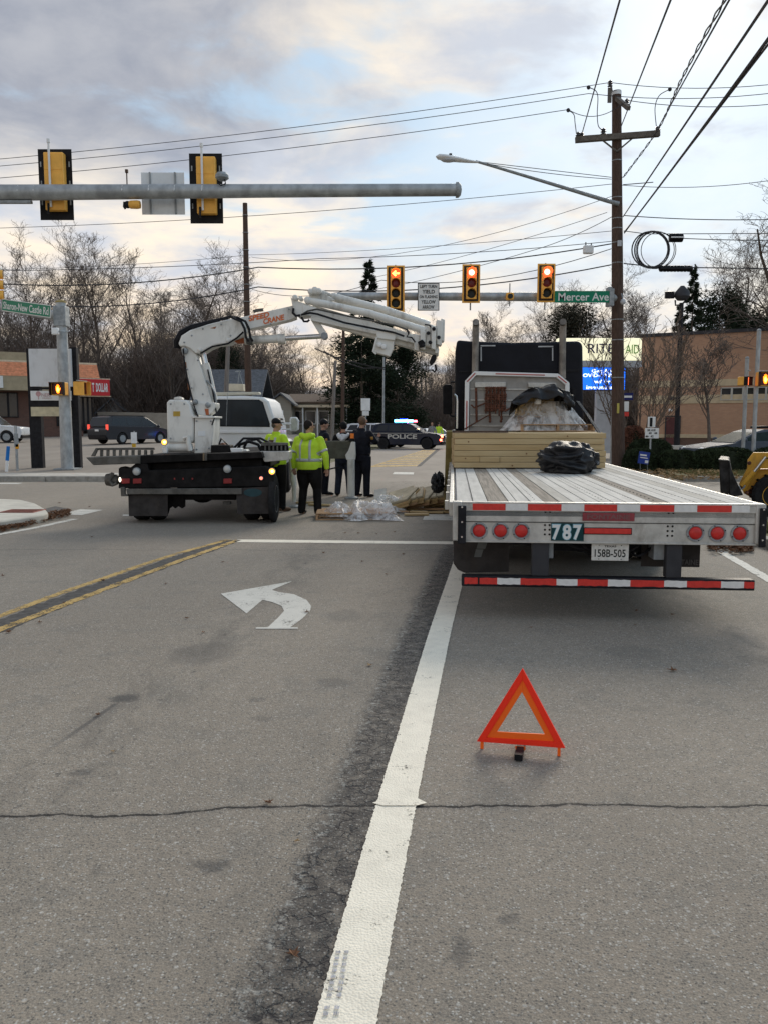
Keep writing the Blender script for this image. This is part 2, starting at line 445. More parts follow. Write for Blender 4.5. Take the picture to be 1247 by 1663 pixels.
        h = k.m('ADD', k.m('MULTIPLY', v.outputs['Distance'], -.8), k.m('MULTIPLY', pit, 1.2))
        h = k.m('SUBTRACT', h, k.m('ADD', k.m('MULTIPLY', cf, 3.), k.m('MULTIPLY', k.m('MULTIPLY', band, crk), 1.5)))
        bp = k.node('ShaderNodeBump'); bp.inputs['Strength'].default_value = .55; bp.inputs['Distance'].default_value = .006
        k.l.new(h, bp.inputs['Height']); k.l.new(bp.outputs[0], b.inputs['Normal'])
    k.l.new(base, b.inputs['Base Color']); b.inputs['Roughness'].default_value = .86
    b.inputs['Specular IOR Level'].default_value = .35
    return m
M_asph = asphalt('road_asphalt')
M_lot = asphalt('lot_asphalt', False, (.92, .93, .97), 5.)

def ground_mat(name, a, b_, c_, sc=1.):
    m = bpy.data.materials.new(name); m.use_nodes = True
    k = NT(m.node_tree); b = k.n['Principled BSDF']
    pos = k.node('ShaderNodeNewGeometry').outputs['Position']
    f = k.mix(k.ss(k.noise(pos, .6 * sc, 6, .65), .35, .65), a, b_)
    f = k.mix(k.ss(k.noise(pos, 9 * sc, 6, .75), .48, .66), f, c_)
    k.l.new(f, b.inputs['Base Color']); b.inputs['Roughness'].default_value = .95
    bp = k.node('ShaderNodeBump'); bp.inputs['Strength'].default_value = .7; bp.inputs['Distance'].default_value = .05
    k.l.new(k.noise(pos, 18 * sc, 6, .75), bp.inputs['Height']); k.l.new(bp.outputs[0], b.inputs['Normal'])
    return m
M_grass = ground_mat('winter_grass', (.10, .105, .045), (.16, .145, .075), (.20, .155, .09))
M_verge = ground_mat('verge_grass', (.12, .13, .05), (.17, .155, .07), (.26, .17, .09), 1.6)

# big ground sheet, then asphalt sheets 4 mm and more above each other
struct('ground', MB().quad((-900, -60, -.03), (900, -60, -.03), (900, 1500, -.03), (-900, 1500, -.03)), M_grass)
def sheet(pts, z): return MB().add([(p[0], p[1], z) for p in pts], [tuple(range(len(pts)))])
NEAR_Y = 24.2
road = MB()
road.add([(-70, -12, 0), (70, -12, 0), (70, NEAR_Y, 0), (-70, NEAR_Y, 0)], [(0, 1, 2, 3)])
struct('road', road, M_asph)
# road going on beyond the junction, bending slightly
far = [(-3.2, NEAR_Y), (9.6, NEAR_Y), (11.4, 45), (13.6, 70), (19.5, 160), (45, 500), (38, 500), (12.0, 160), (4.6, 95), (.9, 70), (-1.6, 45)]
struct('far_road', sheet(far, .0), M_lot)
# ---- parking lot on the left: rises gently away from the street
LOT = lambda y: .14 + max(0, min(1, (y - 27) / 45)) * .5
lot = MB(); ys = [25.9, 27, 35, 45, 55, 65, 76, 90]
for i in range(len(ys) - 1):
    a, b = ys[i], ys[i + 1]
    xr = lambda y: -4.6 - (y - 26) * .05
    lot.quad((-90, a, LOT(a)), (xr(a), a, LOT(a)), (xr(b), b, LOT(b)), (-90, b, LOT(b)))
struct('parking_lot', lot, M_lot)
# pavement and kerb along the street in front of that lot
pv = MB(); pv.b2(-70, -5.2, 24.35, 25.85, -.02, .155); struct('pavement', pv, M_conc, bevel=.01)
x = -70.
kb = []
while x < -5.3:
    kb.append(x); x += 3.0
for i, x in enumerate(kb):
    o = MB().b2(x + .006, min(x + 2.994, -5.2), NEAR_Y, 24.345, -.02, .15 ).build('kerb', M_kerb, bevel=.012); tag(o, kind='structure')
# right side: verge, kerb, lot behind
def poly_slab(pts, z0, z1): return MB().prism(pts, z0, z1, 'z')
vg = [(8.9, 24.4), (60, 24.4), (60, 29.6), (9.6, 29.6)]
struct('grass_verge', poly_slab(vg, -.02, .13), M_verge)
for i in range(17):
    o = MB().b2(8.9 + i * 3.0, 8.9 + i * 3.0 + 2.99, 24.2, 24.38, -.02, .15).build('kerb', M_kerb, bevel=.012); tag(o, kind='structure')
struct('side_parking_lot', sheet([(9.7, 29.7), (90, 29.7), (90, 49), (11.3, 49)], .01), M_lot)
# near right corner verge and kerb
kx = G(1232, 888); 
q = [(kx.x + .16, 5.), (14, 5.), (14, 13.4), (kx.x + .95, 13.4), (kx.x + .35, 12.6), (kx.x + .16, 11.5)]
struct('corner_verge', poly_slab(q, -.02, .12), M_verge)
for i in range(4):
    o = MB().b2(kx.x, kx.x + .155, 5. + i * 1.65, 5. + i * 1.65 + 1.642, -.02, .14).build('kerb', M_kerb, bevel=.012); tag(o, kind='structure')
o = MB().prism([(kx.x, 11.605), (kx.x + .155, 11.605), (kx.x + .345, 12.62), (kx.x + .945, 13.41), (kx.x + .85, 13.55), (kx.x + .2, 12.7)], -.02, .14, 'z').build('kerb', M_kerb, bevel=.012); tag(o, kind='structure')

# ------------------------------------------------------------------ road paint
def paint(name, c, wear=.25):
    m = bpy.data.materials.new(name); m.use_nodes = True
    k = NT(m.node_tree); b = k.n['Principled BSDF']
    pos = k.node('ShaderNodeNewGeometry').outputs['Position']
    f = k.mix(k.ss(k.noise(pos, 7, 6, .7), .3, .75), c, tuple(q * .86 for q in c))
    f = k.mix(k.m('MULTIPLY', k.ss(k.noise(pos, 45, 6, .8), .54, .68), wear), f, tuple(q * .45 + .05 for q in c))
    v = k.node('ShaderNodeTexVoronoi'); k.l.new(pos, v.inputs['Vector']); v.inputs['Scale'].default_value = 105
    k.l.new(f, b.inputs['Base Color']); b.inputs['Roughness'].default_value = .75
    # worn away to the asphalt where the relief stands proud
    al = k.ss(k.m('ADD', k.m('MULTIPLY', k.noise(pos, 60, 5, .75), .5), k.m('MULTIPLY', k.noise(pos, 4, 5, .7), .5)), .60 - wear * .22, .68 - wear * .18, 1, 0)
    k.l.new(al, b.inputs['Alpha'])
    bp = k.node('ShaderNodeBump'); bp.inputs['Strength'].default_value = .45; bp.inputs['Distance'].default_value = .006
    k.l.new(k.m('MULTIPLY', v.outputs['Distance'], -1), bp.inputs['Height']); k.l.new(bp.outputs[0], b.inputs['Normal'])
    return m
M_pw = paint('white_road_paint', (.88, .81, .67), .16)
M_pw2 = paint('faded_white_road_paint', (.62, .60, .54), .3)
M_py = paint('yellow_road_paint', (.56, .37, .12), .52)
rnd = random.Random(4)
def stripe(name, pts, w, m, z=.004, jit=.004, step=.02, wpx=None):
    """ragged-edged painted stripe along ground points"""
    L = []; R_ = []
    P2 = [Vector((p[0], p[1])) for p in pts]
    for i in range(len(P2) - 1):
        a, b = P2[i], P2[i + 1]; d = b - a; n = max(1, int(d.length / step)); d2 = d.normalized(); nn = Vector((-d2.y, d2.x))
        for j in range(n + (1 if i == len(P2) - 2 else 0)):
            p = a + d * (j / n)
            L.append(p + nn * (w / 2 + rnd.uniform(-jit, jit))); R_.append(p - nn * (w / 2 + rnd.uniform(-jit, jit)))
    mb = MB(); n = len(L)
    mb.add([(p.x, p.y, z) for p in L] + [(p.x, p.y, z) for p in R_], [(i, i + 1, n + i + 1, n + i) for i in range(n - 1)])
    return struct(name, mb, m, fix=False)
def catmull(ps, n=8):
    out = []
    for i in range(len(ps) - 1):
        p0, p1, p2, p3 = ps[max(i - 1, 0)], ps[i], ps[i + 1], ps[min(i + 2, len(ps) - 1)]
        for j in range(n):
            t = j / n
            out.append(.5 * ((2 * p1) + (p2 - p0) * t + (2 * p0 - 5 * p1 + 4 * p2 - p3) * t * t + (3 * p1 - p0 - 3 * p2 + p3) * t ** 3))
    out.append(ps[-1]); return out
stripe('lane_line', catmull(wl_pts(), 4), .178, M_pw, .005, .0028, .01)
# paint bulge where the line crosses the crack
q = G(650, 1306)
struct('lane_line_patch', MB().add([(q.x - .125, q.y - .003, .0085), (q.x - .07, q.y + .035, .0085), (q.x + .075, q.y + .045, .0085), (q.x + .118, q.y - .002, .0085), (q.x + .07, q.y - .03, .0085), (q.x - .08, q.y - .03, .0085)], [(0, 5, 4, 3, 2, 1)]), M_pw, fix=False)
# tyre prints on the line
M_tyre = mat('tyre_print', (.38, .38, .41), .9, 0, .3, 60)
tm = MB()
for (xa, xb) in ((549.4, 528), (562.5, 545)):
    for row in range(11):
        if row == 8: continue
        t0 = row / 10.6; c0 = G(xa + (xb - xa) * t0, 1546 + 106 * t0, .009); w_, h_ = .0075, .0085
        for q in range(5):
            u0 = -w_ + 2 * w_ * q / 5 + rnd.uniform(0, .0008); u1 = u0 + 2 * w_ / 5 * rnd.uniform(.6, 1.); v0, v1 = -h_ * rnd.uniform(.6, 1), h_ * rnd.uniform(.6, 1)
            tm.quad((c0.x + u0, c0.y + v0, .0095), (c0.x + u1, c0.y + v0, .0095), (c0.x + u1 + .001, c0.y + v1, .0095), (c0.x + u0 + .001, c0.y + v1, .0095))
struct('tyre_print', tm, M_tyre, fix=False)
stripe('stop_line', [G(383, 878.5), G(735, 882)], .27, M_pw, .004, .006, .04)
stripe('yellow_centre_line', catmull([G(-60, 1022), G(0, 1001), G(90, 967), G(185, 934), G(280, 902), G(372, 876.5)]), .095, M_py, .004, .011, .03)
stripe('yellow_centre_line', catmull([G(-60, 1047), G(0, 1023), G(95, 986), G(195, 948), G(290, 912), G(388, 877)]), .10, M_py, .004, .011, .03)
# darker tar bed between the yellow lines
M_tar = mat('tar_strip', (.085, .08, .075), .9, 0, .3, 14, .4, 80)
stripe('tar_strip', catmull([G(-60, 1042), G(0, 1018), G(92, 980), G(190, 944), G(285, 910), G(378, 877.5)]), .30, M_tar, .002, .025, .05)
# turn arrow
ar = [(359, 964), (475, 944), (442, 958), (452, 961), (478, 965), (498, 974), (506, 984), (504, 992), (492, 1004), (470, 1020), (434, 1020), (452, 1003), (462, 992), (458, 984), (444, 978), (427, 974), (401, 996)]
struct('turn_arrow', MB().add([tuple(G(a, b, .004)) for a, b in ar], [tuple(range(len(ar)))]), M_pw2, fix=False)
struct('turn_arrow_base_mark', MB().add([tuple(G(a, b, .0045)) for a, b in ((416, 1018.6), (484, 1018.6), (484, 1021), (416, 1021))], [(0, 1, 2, 3)]), M_pw2, fix=False)
# edge lines, crossing marks
stripe('edge_line', [G(-80, 885), G(0, 868), G(60, 857), G(122, 843)], .14, M_pw2, .004, .01, .06)
stripe('edge_line', [G(1155, 887), G(1185, 905), G(1215, 922), G(1290, 966)], .13, M_pw2, .004, .008, .05)
struct('crossing_mark', MB().add([tuple(G(a, b, .004)) for a, b in ((96, 835), (131, 827), (168, 828), (133, 836.5))], [(0, 1, 2, 3)]), M_pw2, fix=False)
struct('crossing_mark', MB().add([tuple(G(a, b, .004)) for a, b in ((200, 835.5), (222, 835.5), (222, 838), (200, 838))], [(0, 1, 2, 3)]), M_pw2, fix=False)
struct('crossing_mark', MB().add([tuple(G(a, b, .004)) for a, b in ((690, 835.5), (736, 835), (736, 845), (686, 844))], [(0, 1, 2, 3)]), M_pw2, fix=False)
struct('crossing_mark', MB().add([tuple(G(a, b, .004)) for a, b in ((640, 766.5), (672, 767), (671, 770.5), (637, 770))], [(0, 1, 2, 3)]), M_pw2, fix=False)
struct('crossing_mark', MB().add([tuple(G(a, b, .004)) for a, b in ((-20, 783.8), (38, 784.2), (30, 786), (-20, 786))], [(0, 1, 2, 3)]), M_pw2, fix=False)
# yellow hatching on the far road
hA = [(600, 758.5), (689, 730)]; hB = [(676, 757), (708, 730)]
for i in range(10):
    t0 = (i / 10) ** .8; t1 = ((i + .55) / 10) ** .8
    l = lambda p, t: (p[0][0] + (p[1][0] - p[0][0]) * t, p[0][1] + (p[1][1] - p[0][1]) * t)
    a, b, c_, d = l(hA, t0), l(hB, t0 * .98), l(hB, min(1, t1)), l(hA, min(1, t1))
    o = struct('yellow_hatch_stripe', MB().add([tuple(G(*p, .004)) for p in (a, b, c_, d)], [(0, 1, 2, 3)]), M_py, fix=False)
stripe('yellow_centre_line', [G(690, 731), G(640, 746), G(600, 759)], .12, M_py, .0085, .01, .3)
M_pat = mat('patched_asphalt', (.105, .10, .095), .9, 0, .2, 6, .3, 60)
struct('tar_strip', MB().add([tuple(G(a, b, .003)) for a, b in ((676, 758), (683, 757), (714, 730), (708, 730))], [(0, 1, 2, 3)]), M_tar, fix=False)

# ------------------------------------------------------------------ traffic island at the left
isl = [G(a, b, .14) for a, b in ((-120, 812), (0, 810), (35, 811.5), (58, 817), (74, 826), (79, 832), (72, 835), (40, 840), (0, 846), (-120, 866))]
isl = [(p.x, p.y) for p in isl]
M_isl = mat('pale_island_concrete', (.56, .53, .46), .9, 0, .1, 3, .25, 50, dirt=.2)
struct('traffic_island', poly_slab(isl, -.02, .14), M_isl, bevel=.03)
mtk = mat('red_brick_paver', (.33, .13, .10), .9, 0, .25, 20, .4, 60)
for i in range(13):
    a = G(12 + i * 4.2, 829.5 , .147); w_ = .042
    MB_ = MB().b2(a.x - w_, a.x + w_ * .85, a.y - .28, a.y + .28, .13, .148)
    tag(MB_.build('brick_paver', mtk, bevel=.003), kind='structure')
# tar patch by the island nose
struct('asphalt_patch', MB().add([tuple(G(a, b, .003)) for a, b in ((75, 826), (90, 822), (112, 826), (100, 832), (78, 836))], [(0, 1, 2, 3, 4)]), M_pat, fix=False)
# ------------------------------------------------------------------ trees
M_bark = mat('grey_brown_bark', (.11, .088, .072), .95, 0, .3, 8, .5, 40)
M_twig = mat('winter_twigs', (.15, .122, .105), .95, 0, .3, 3)
M_twig2 = mat('thicket_twigs', (.14, .108, .09), .95, 0, .35, 2)
M_twig3 = mat('pale_twigs', (.15, .115, .09), .95, 0, .3, 3)
def grow(seed, H=20., r0=.32, fork=.28, spread=.75, levels=4, kids_=(9, 6, 5, 5), up=.25, trunk_lean=.05, thin=.028, stems=1, lenk=.42):
    """bare tree: list of (p, q, ra, rb, level)"""
    rg = random.Random(seed); segs = []
    def limb(p, d, L, r, lv):
        n = (9, 6, 5, 4, 3)[lv] if lv < 5 else 2
        pts = [p]; rs = [r]; dirs = [d]
        for i in range(n):
            w = .09 + .09 * lv
            d = (d + Vector((rg.gauss(0, w), rg.gauss(0, w), rg.gauss(0, w * .6) + up * (.10 if lv else .25)))).normalized()
            p = p + d * (L / n); pts.append(p); dirs.append(d)
            rs.append(max(thin * .35, r * (1 - (i + 1) / n * (.80 if lv else .86))))
        for i in range(n): segs.append((pts[i], pts[i + 1], rs[i], rs[i + 1], lv))
        if lv >= levels: return
        nk = kids_[min(lv, len(kids_) - 1)]
        for j in range(nk):
            t = (fork + (1 - fork) * (j + rg.random() * .8) / nk) if lv == 0 else (.18 + .82 * (j + rg.random()) / nk)
            t = min(t, .98); i = min(n - 1, int(t * n)); f = t * n - i
            q = pts[i].lerp(pts[i + 1], f); rr = rs[i] * (1 - f) + rs[i + 1] * f
            a = rg.random() * 6.283 + j * 2.4
            sd_ = Vector((math.cos(a), math.sin(a), 0))
            base = dirs[i + 1]
            nd = (base * (1 - spread * .62) + sd_ * spread * (.9 if lv == 0 else .75) + Vector((0, 0, up if lv else up * 1.2))).normalized()
            LL = (L * lenk * (1.25 - .65 * t) if lv == 0 else L * (.62 - .25 * t)) * rg.uniform(.75, 1.2)
            limb(q, nd, LL, max(thin * .6, rr * rg.uniform(.45, .65)), lv + 1)
    for s in range(stems):
        a = rg.random() * 6.28
        limb(Vector((rg.uniform(-.3, .3) * (stems > 1), rg.uniform(-.3, .3) * (stems > 1), -.1)), Vector((math.cos(a) * trunk_lean * stems, math.sin(a) * trunk_lean * stems, 1)).normalized(), H, r0, 0)
    return segs
def seg_mb(segs, lo, hi, thin):
    mb = MB(); V = mb.v; F = mb.f
    cs = {n: [(math.cos(2 * math.pi * j / n), math.sin(2 * math.pi * j / n)) for j in range(n)] for n in (3, 5, 8)}
    for p, q, ra, rb, lv in segs:
        if not lo <= lv <= hi: continue
        n = 8 if lv == 0 else (5 if lv == 1 else 3)
        t = (q - p).normalized(); up = Vector((0, 0, 1)) if abs(t.z) < .8 else Vector((1, 0, 0))
        a = t.cross(up).normalized(); b = a.cross(t)
        ra = max(ra, thin); rb = max(rb, thin * .7); o = len(V)
        for c, r in ((p, ra), (q, rb)):
            for cx_, sy_ in cs[n]:
                V.append((c.x + (a.x * cx_ + b.x * sy_) * r, c.y + (a.y * cx_ + b.y * sy_) * r, c.z + (a.z * cx_ + b.z * sy_) * r))
        for j in range(n):
            k2 = (j + 1) % n; F.append((o + j, o + j + n, o + k2 + n, o + k2))
    return mb
PROTO = {}
def tree_proto(key, thin=.012, mt=None, mc=None, **kw):
    sg = grow(**kw)
    PROTO[key] = (seg_mb(sg, 0, 1, thin).mesh('trunk', mt or M_bark, 'all', False), seg_mb(sg, 2, 9, thin).mesh('crown', mc or M_twig, 'all', False))
def put_tree(key, x, y, s, rz, label, group='bare trees', name='bare_tree', cat='tree', z=0., sx=1.):
    t = thing(name, label, cat, (x, y, z), rz, group); t.scale = (s * sx, s * sx, s)
    for nm, me in zip(('trunk', 'crown'), PROTO[key]):
        o = bpy.data.objects.new(nm, me); C.objects.link(o); o.parent = t
    return t
tree_proto('oak', seed=3, H=19, r0=.36, fork=.22, spread=.85, kids_=(12, 8, 6, 5), up=.18, thin=.010, levels=4, lenk=.52)
tree_proto('maple', seed=12, H=21, r0=.30, fork=.25, spread=.60, kids_=(13, 7, 6, 5), up=.42, thin=.010, levels=4, lenk=.46)
tree_proto('poplar', seed=27, H=20, r0=.24, fork=.3, spread=.5, kids_=(13, 6, 6, 4), up=.5, thin=.010, levels=4, lenk=.38)
tree_proto('thin', seed=31, H=16, r0=.16, fork=.25, spread=.55, kids_=(12, 7, 6, 4), up=.4, thin=.013, levels=4, lenk=.36)
tree_proto('small', seed=8, H=5.2, r0=.10, fork=.28, spread=.75, kids_=(9, 6, 5, 3), up=.45, thin=.0055, levels=4, lenk=.55)
tree_proto('bush', seed=19, H=5.2, r0=.05, fork=.12, spread=.55, kids_=(7, 4, 4, 3), up=.35, thin=.0055, levels=3, stems=7, trunk_lean=.09, lenk=.5, mt=M_twig3, mc=M_twig3)
def at(px, Y): return X(px, Y)
# (proto, px, distance, top py)
def tree_px(key, px, Y, top, label, rz=0., protoH=None, group='bare winter trees', sx=1.):
    Hh = {'oak': 21.5, 'maple': 23, 'poplar': 22, 'thin': 17.5, 'small': 5.8, 'bush': 5.6}[key]
    s = Z(top + (24 if px < 420 else 0), Y) / Hh; sx *= 1.22 if px < 420 else 1
    return put_tree(key, at(px, Y), Y, s, rz, label, group, sx=sx)
tree_px('oak', -25, 92, 398, 'broad bare tree at the far left edge behind the shops', .5)
tree_px('maple', 55, 104, 420, 'bare tree behind the flat roof, just left of the blank sign', 2.)
tree_px('maple', 172, 98, 396, 'tall bare tree rising above the left thicket, left of centre gap', 1.1)
tree_px('poplar', 232, 108, 410, 'upright bare tree between the two tall trees left of the crane', 3.)
tree_px('oak', 305, 96, 408, 'forked bare tree directly behind the crane column', 4.1)
tree_px('thin', 110, 112, 430, 'slender bare tree behind the blank white sign', .3)
tree_px('thin', 365, 112, 470, 'slender bare tree left of the wooden pole behind the crane', 5.)
tree_px('thin', 265, 120, 452, 'thin bare tree far behind the crane column', 2.6)
tree_px('maple', 455, 120, 548, 'low bare tree under the crane boom', 1.7)
tree_px('oak', 505, 105, 556, 'spreading bare tree under the folded crane boom', .9)
tree_px('thin', 425, 135, 560, 'faint bare tree below the crane boom lettering', 2.4)
tree_px('oak', 648, 98, 518, 'large dark bare tree behind the left turn sign', 5.3, sx=1.0)
tree_px('maple', 672, 135, 545, 'bare tree beyond the police car on the left of the road', 3.6)
tree_px('poplar', 700, 210, 575, 'small far bare tree at the end of the road', 3.)
tree_px('thin', 716, 240, 590, 'tiny far bare tree where the road ends', 1.)
tree_px('maple', 735, 190, 590, 'far bare tree hard against the dark tractor', 2.)
tree_px('oak', 835, 120, 512, 'bare tree showing over the tractor roof between the stacks', 1.3)
tree_px('maple', 880, 135, 505, 'bare tree over the tractor roof near the right stack', 4.)
tree_px('thin', 800, 150, 520, 'thin bare tree over the left part of the tractor roof', 5.)
tree_px('oak', 1262, 58, 322, 'huge bare tree reaching in from the right edge', 2.2, sx=1.25)
tree_px('maple', 1180, 112, 420, 'bare tree behind the brick building near the right edge', 2.9)
tree_px('oak', 1010, 100, 470, 'bare tree behind the wooden utility pole', 1.9)
tree_px('thin', 1060, 100, 480, 'thin bare tree right of the wooden utility pole', 3.9)
tree_px('oak', 965, 125, 488, 'bare tree right behind the green Mercer Ave sign', .2)
for i_, (k_, a_, Y_, t_, l_) in enumerate((('oak', 100, 100, 446, 'wide bare tree between the left edge tree and the tall one'), ('maple', 140, 118, 436, 'bare tree close left of the tall bare tree'), ('maple', 340, 104, 440, 'bare tree between the crane column and the plain wooden pole'),
        ('oak', 400, 100, 520, 'bare tree behind the plain wooden pole under the boom'), ('maple', 545, 115, 560, 'bare tree behind the pale leaning pole'),
        ('maple', 285, 84, 500, 'low bare tree just left of the crane column'), ('oak', 470, 140, 570, 'distant bare tree over the cream house'), ('oak', 770, 160, 548, 'bare tree rising left of the tractor roof'), ('maple', 925, 110, 500, 'bare tree behind the right exhaust stack'))):
    tree_px(k_, a_, Y_, t_, l_, i_ * 1.3 + .5)
tree_px('small', 1152, 45.5, 566, 'small bare street tree in front of the brick wall', 1.2, group='young trees by the pharmacy', sx=1.15)
tree_px('bush', 1032, 38.5, 545, 'many-stemmed bare tree tangled in front of the pharmacy sign', .4, group='young trees by the pharmacy', sx=1.0)
tree_px('thin', 590, 150, 575, 'thin bare tree behind the dark evergreen', .2)
tree_px('thin', 1215, 96, 455, 'thin bare tree above the brick building roof, far right', .2)

# thicket: one mass of undergrowth nobody could count
def thicket(name, seed, x0, x1, y0, y1, hts, n, m, label, thick=.02):
    rg = random.Random(seed); mb = MB(); V = mb.v; F = mb.f
    for i in range(n):
        bx = rg.uniform(x0, x1); by = rg.uniform(y0, y1)
        Ht = hts((bx - x0) / (x1 - x0)) * rg.uniform(.45, 1.05)
        p = Vector((bx, by, rg.uniform(0, .3) * Ht)); d = Vector((rg.gauss(0, .35), rg.gauss(0, .3), 1)).normalized()
        L = Ht - p.z; r = thick * rg.uniform(.6, 1.8)
        for s_ in range(3):
            d = (d + Vector((rg.gauss(0, .3), rg.gauss(0, .3), .12))).normalized()
            q = p + d * L / 3; o = len(V); r2 = r * .65
            for c, rr in ((p, r), (q, r2)):
                V += [(c.x + rr, c.y, c.z), (c.x - rr * .5, c.y + rr * .86, c.z), (c.x - rr * .5, c.y - rr * .86, c.z)]
            F += [(o, o + 1, o + 4, o + 3), (o + 1, o + 2, o + 5, o + 4), (o + 2, o, o + 3, o + 5)]
            # side sprays
            for t in range(3):
                a = p.lerp(q, rg.random()); dd = (d * .5 + Vector((rg.gauss(0, .7), rg.gauss(0, .7), rg.gauss(.15, .4)))).normalized(); b = a + dd * L * rg.uniform(.12, .3)
                o = len(V); k_ = r * .5
                V += [(a.x + k_, a.y, a.z), (a.x - k_, a.y, a.z), (b.x, b.y, b.z + k_), (b.x, b.y, b.z)]
                F += [(o, o + 1, o + 3, o + 2)]
            p, r = q, r2
    return tag(mb.build(name, m, fix=False), label, 'undergrowth', kind='stuff')
hl = lambda t: 10.5 + 2.5 * math.sin(t * 9) + 1.5 * math.sin(t * 31)
thicket('thicket', 5, at(-60, 100), at(420, 100), 88, 108, lambda t: hl(t) + (2.5 if .2 < t < .8 else 0), 11000, M_twig2, 'dense brown winter thicket behind the shops and the crane', .045)
thicket('thicket', 6, at(400, 125), at(730, 125), 112, 140, lambda t: 9 + 2 * math.sin(t * 12), 5200, M_twig2, 'brown winter woods closing the view beyond the police car', .05)
thicket('thicket', 7, at(690, 240), at(960, 240), 150, 240, lambda t: 15 + 3 * math.sin(t * 9), 5200, M_twig2, 'far brown woods behind the tractor', .06)
thicket('thicket', 8, at(930, 100), at(1330, 100), 84, 110, lambda t: 9.5 + 1.5 * math.sin(t * 14), 3600, M_twig2, 'bare undergrowth behind the brick building', .045)

# ---- evergreens
M_ndl = mat('dark_needles', (.020, .030, .017), .9, 0, .4, 2)
M_ndl2 = mat('brownish_needles', (.05, .046, .032), .9, 0, .4, 2)
def evergreen(seed, H, Rb, n, shape='spruce', leaf=.28):
    rg = random.Random(seed); mb = MB(); V = mb.v; F = mb.f
    nb = int(H * 4.5)
    for i in range(n):
        if shape == 'spruce':
            b = int((rg.random() ** .8) * nb); t = (b + .5) / nb; ang = b * 2.399 + rg.gauss(0, .20)
            rad = Rb * (t ** .85) * (1.0 + .35 * math.sin(b * 1.7 + seed)) * (rg.random() ** .55)
            h = H * (1 - t) - rad * .28 + rg.gauss(0, .10) + .3
        else:
            t = rg.random(); ang = rg.random() * 6.283; cl = int(rg.random() * 34)
            rc = random.Random(seed * 100 + cl); ca = rc.random() * 6.283; ch = rc.uniform(.16, .95); cr = Rb * (math.sin(min(1, (1.06 - ch) * 1.35) * math.pi * .62)) * rc.uniform(.3, 1.)
            q = Vector((rg.gauss(0, 1), rg.gauss(0, 1), rg.gauss(0, .8))) * Rb * .17
            x_, y_ = math.cos(ca) * cr + q.x, math.sin(ca) * cr + q.y; rad = math.hypot(x_, y_); ang = math.atan2(y_, x_); h = ch * H + q.z
        c = Vector((math.cos(ang) * rad, math.sin(ang) * rad, h))
        d = Vector((math.cos(ang) + rg.gauss(0, .5), math.sin(ang) + rg.gauss(0, .5), rg.gauss(-.05, .4))).normalized() * leaf * rg.uniform(.6, 1.3)
        w = Vector((rg.gauss(0, 1), rg.gauss(0, 1), rg.gauss(0, 1))).normalized() * leaf * .22
        o = len(V); V += [tuple(c - w), tuple(c + w), tuple(c + d)]; F.append((o, o + 1, o + 2))
    return mb.mesh('crown', M_ndl, False, False)
def trunk_mesh(H, r): return MB().path([(0, 0, -.1), (0, 0, H * .5), (0, 0, H * .93)], [r, r * .6, r * .12], 7).mesh('trunk', M_bark, 'all', False)
EV = {'spruce': (trunk_mesh(12, .2), evergreen(2, 12, 2.9, 15000, 'spruce', .32)), 'pine': (trunk_mesh(12, .24), evergreen(5, 12, 4.2, 15000, 'round', .36)),
      'spruce_b': (trunk_mesh(12, .2), evergreen(9, 12, 3.2, 13000, 'spruce', .34))}
def ev_px(key, px, Y, top, sx, label, rz=0., m=None):
    s = Z(top, Y) / 12.2; t = thing('evergreen_tree', label, 'tree', (at(px, Y), Y, 0), rz, 'evergreen trees'); t.scale = (s * sx, s * sx, s)
    for nm, me in zip(('trunk', 'crown'), EV[key]):
        if m and nm == 'crown': me = me.copy(); me.materials[0] = m
        o = bpy.data.objects.new(nm, me); C.objects.link(o); o.parent = t
    return t
ev_px('spruce', 600, 92, 426, 1.0, 'dark spruce whose tip stands above the signal arm beside the arrow signal', 1.)
ev_px('pine', 588, 84, 540, 1.15, 'wide dark evergreen filling the gap under the folded crane boom', 2.)
ev_px('pine', 645, 88, 556, .85, 'dark evergreen right of the large one, behind the police lights', .4)
ev_px('pine', 938, 96, 494, .95, 'round dense evergreen above the tractor, left of the wooden pole', 3., M_ndl2)
ev_px('spruce_b', 1116, 74, 437, .72, 'tall narrow spruce behind the floodlight pole', .4)
ev_px('pine', 1160, 78, 466, .72, 'bushy evergreen behind the brick roof right of the tall spruce', 1.4)
ev_px('spruce_b', 1096, 82, 500, .9, 'short dark spruce against the brick roof at its left end', 2.9)
ev_px('pine', 1205, 84, 500, .8, 'low evergreen behind the brick roof near the right edge', 5.)
ev_px('pine', 380, 88, 560, .62, 'dark evergreen seen between crane column and wooden pole', 4.)

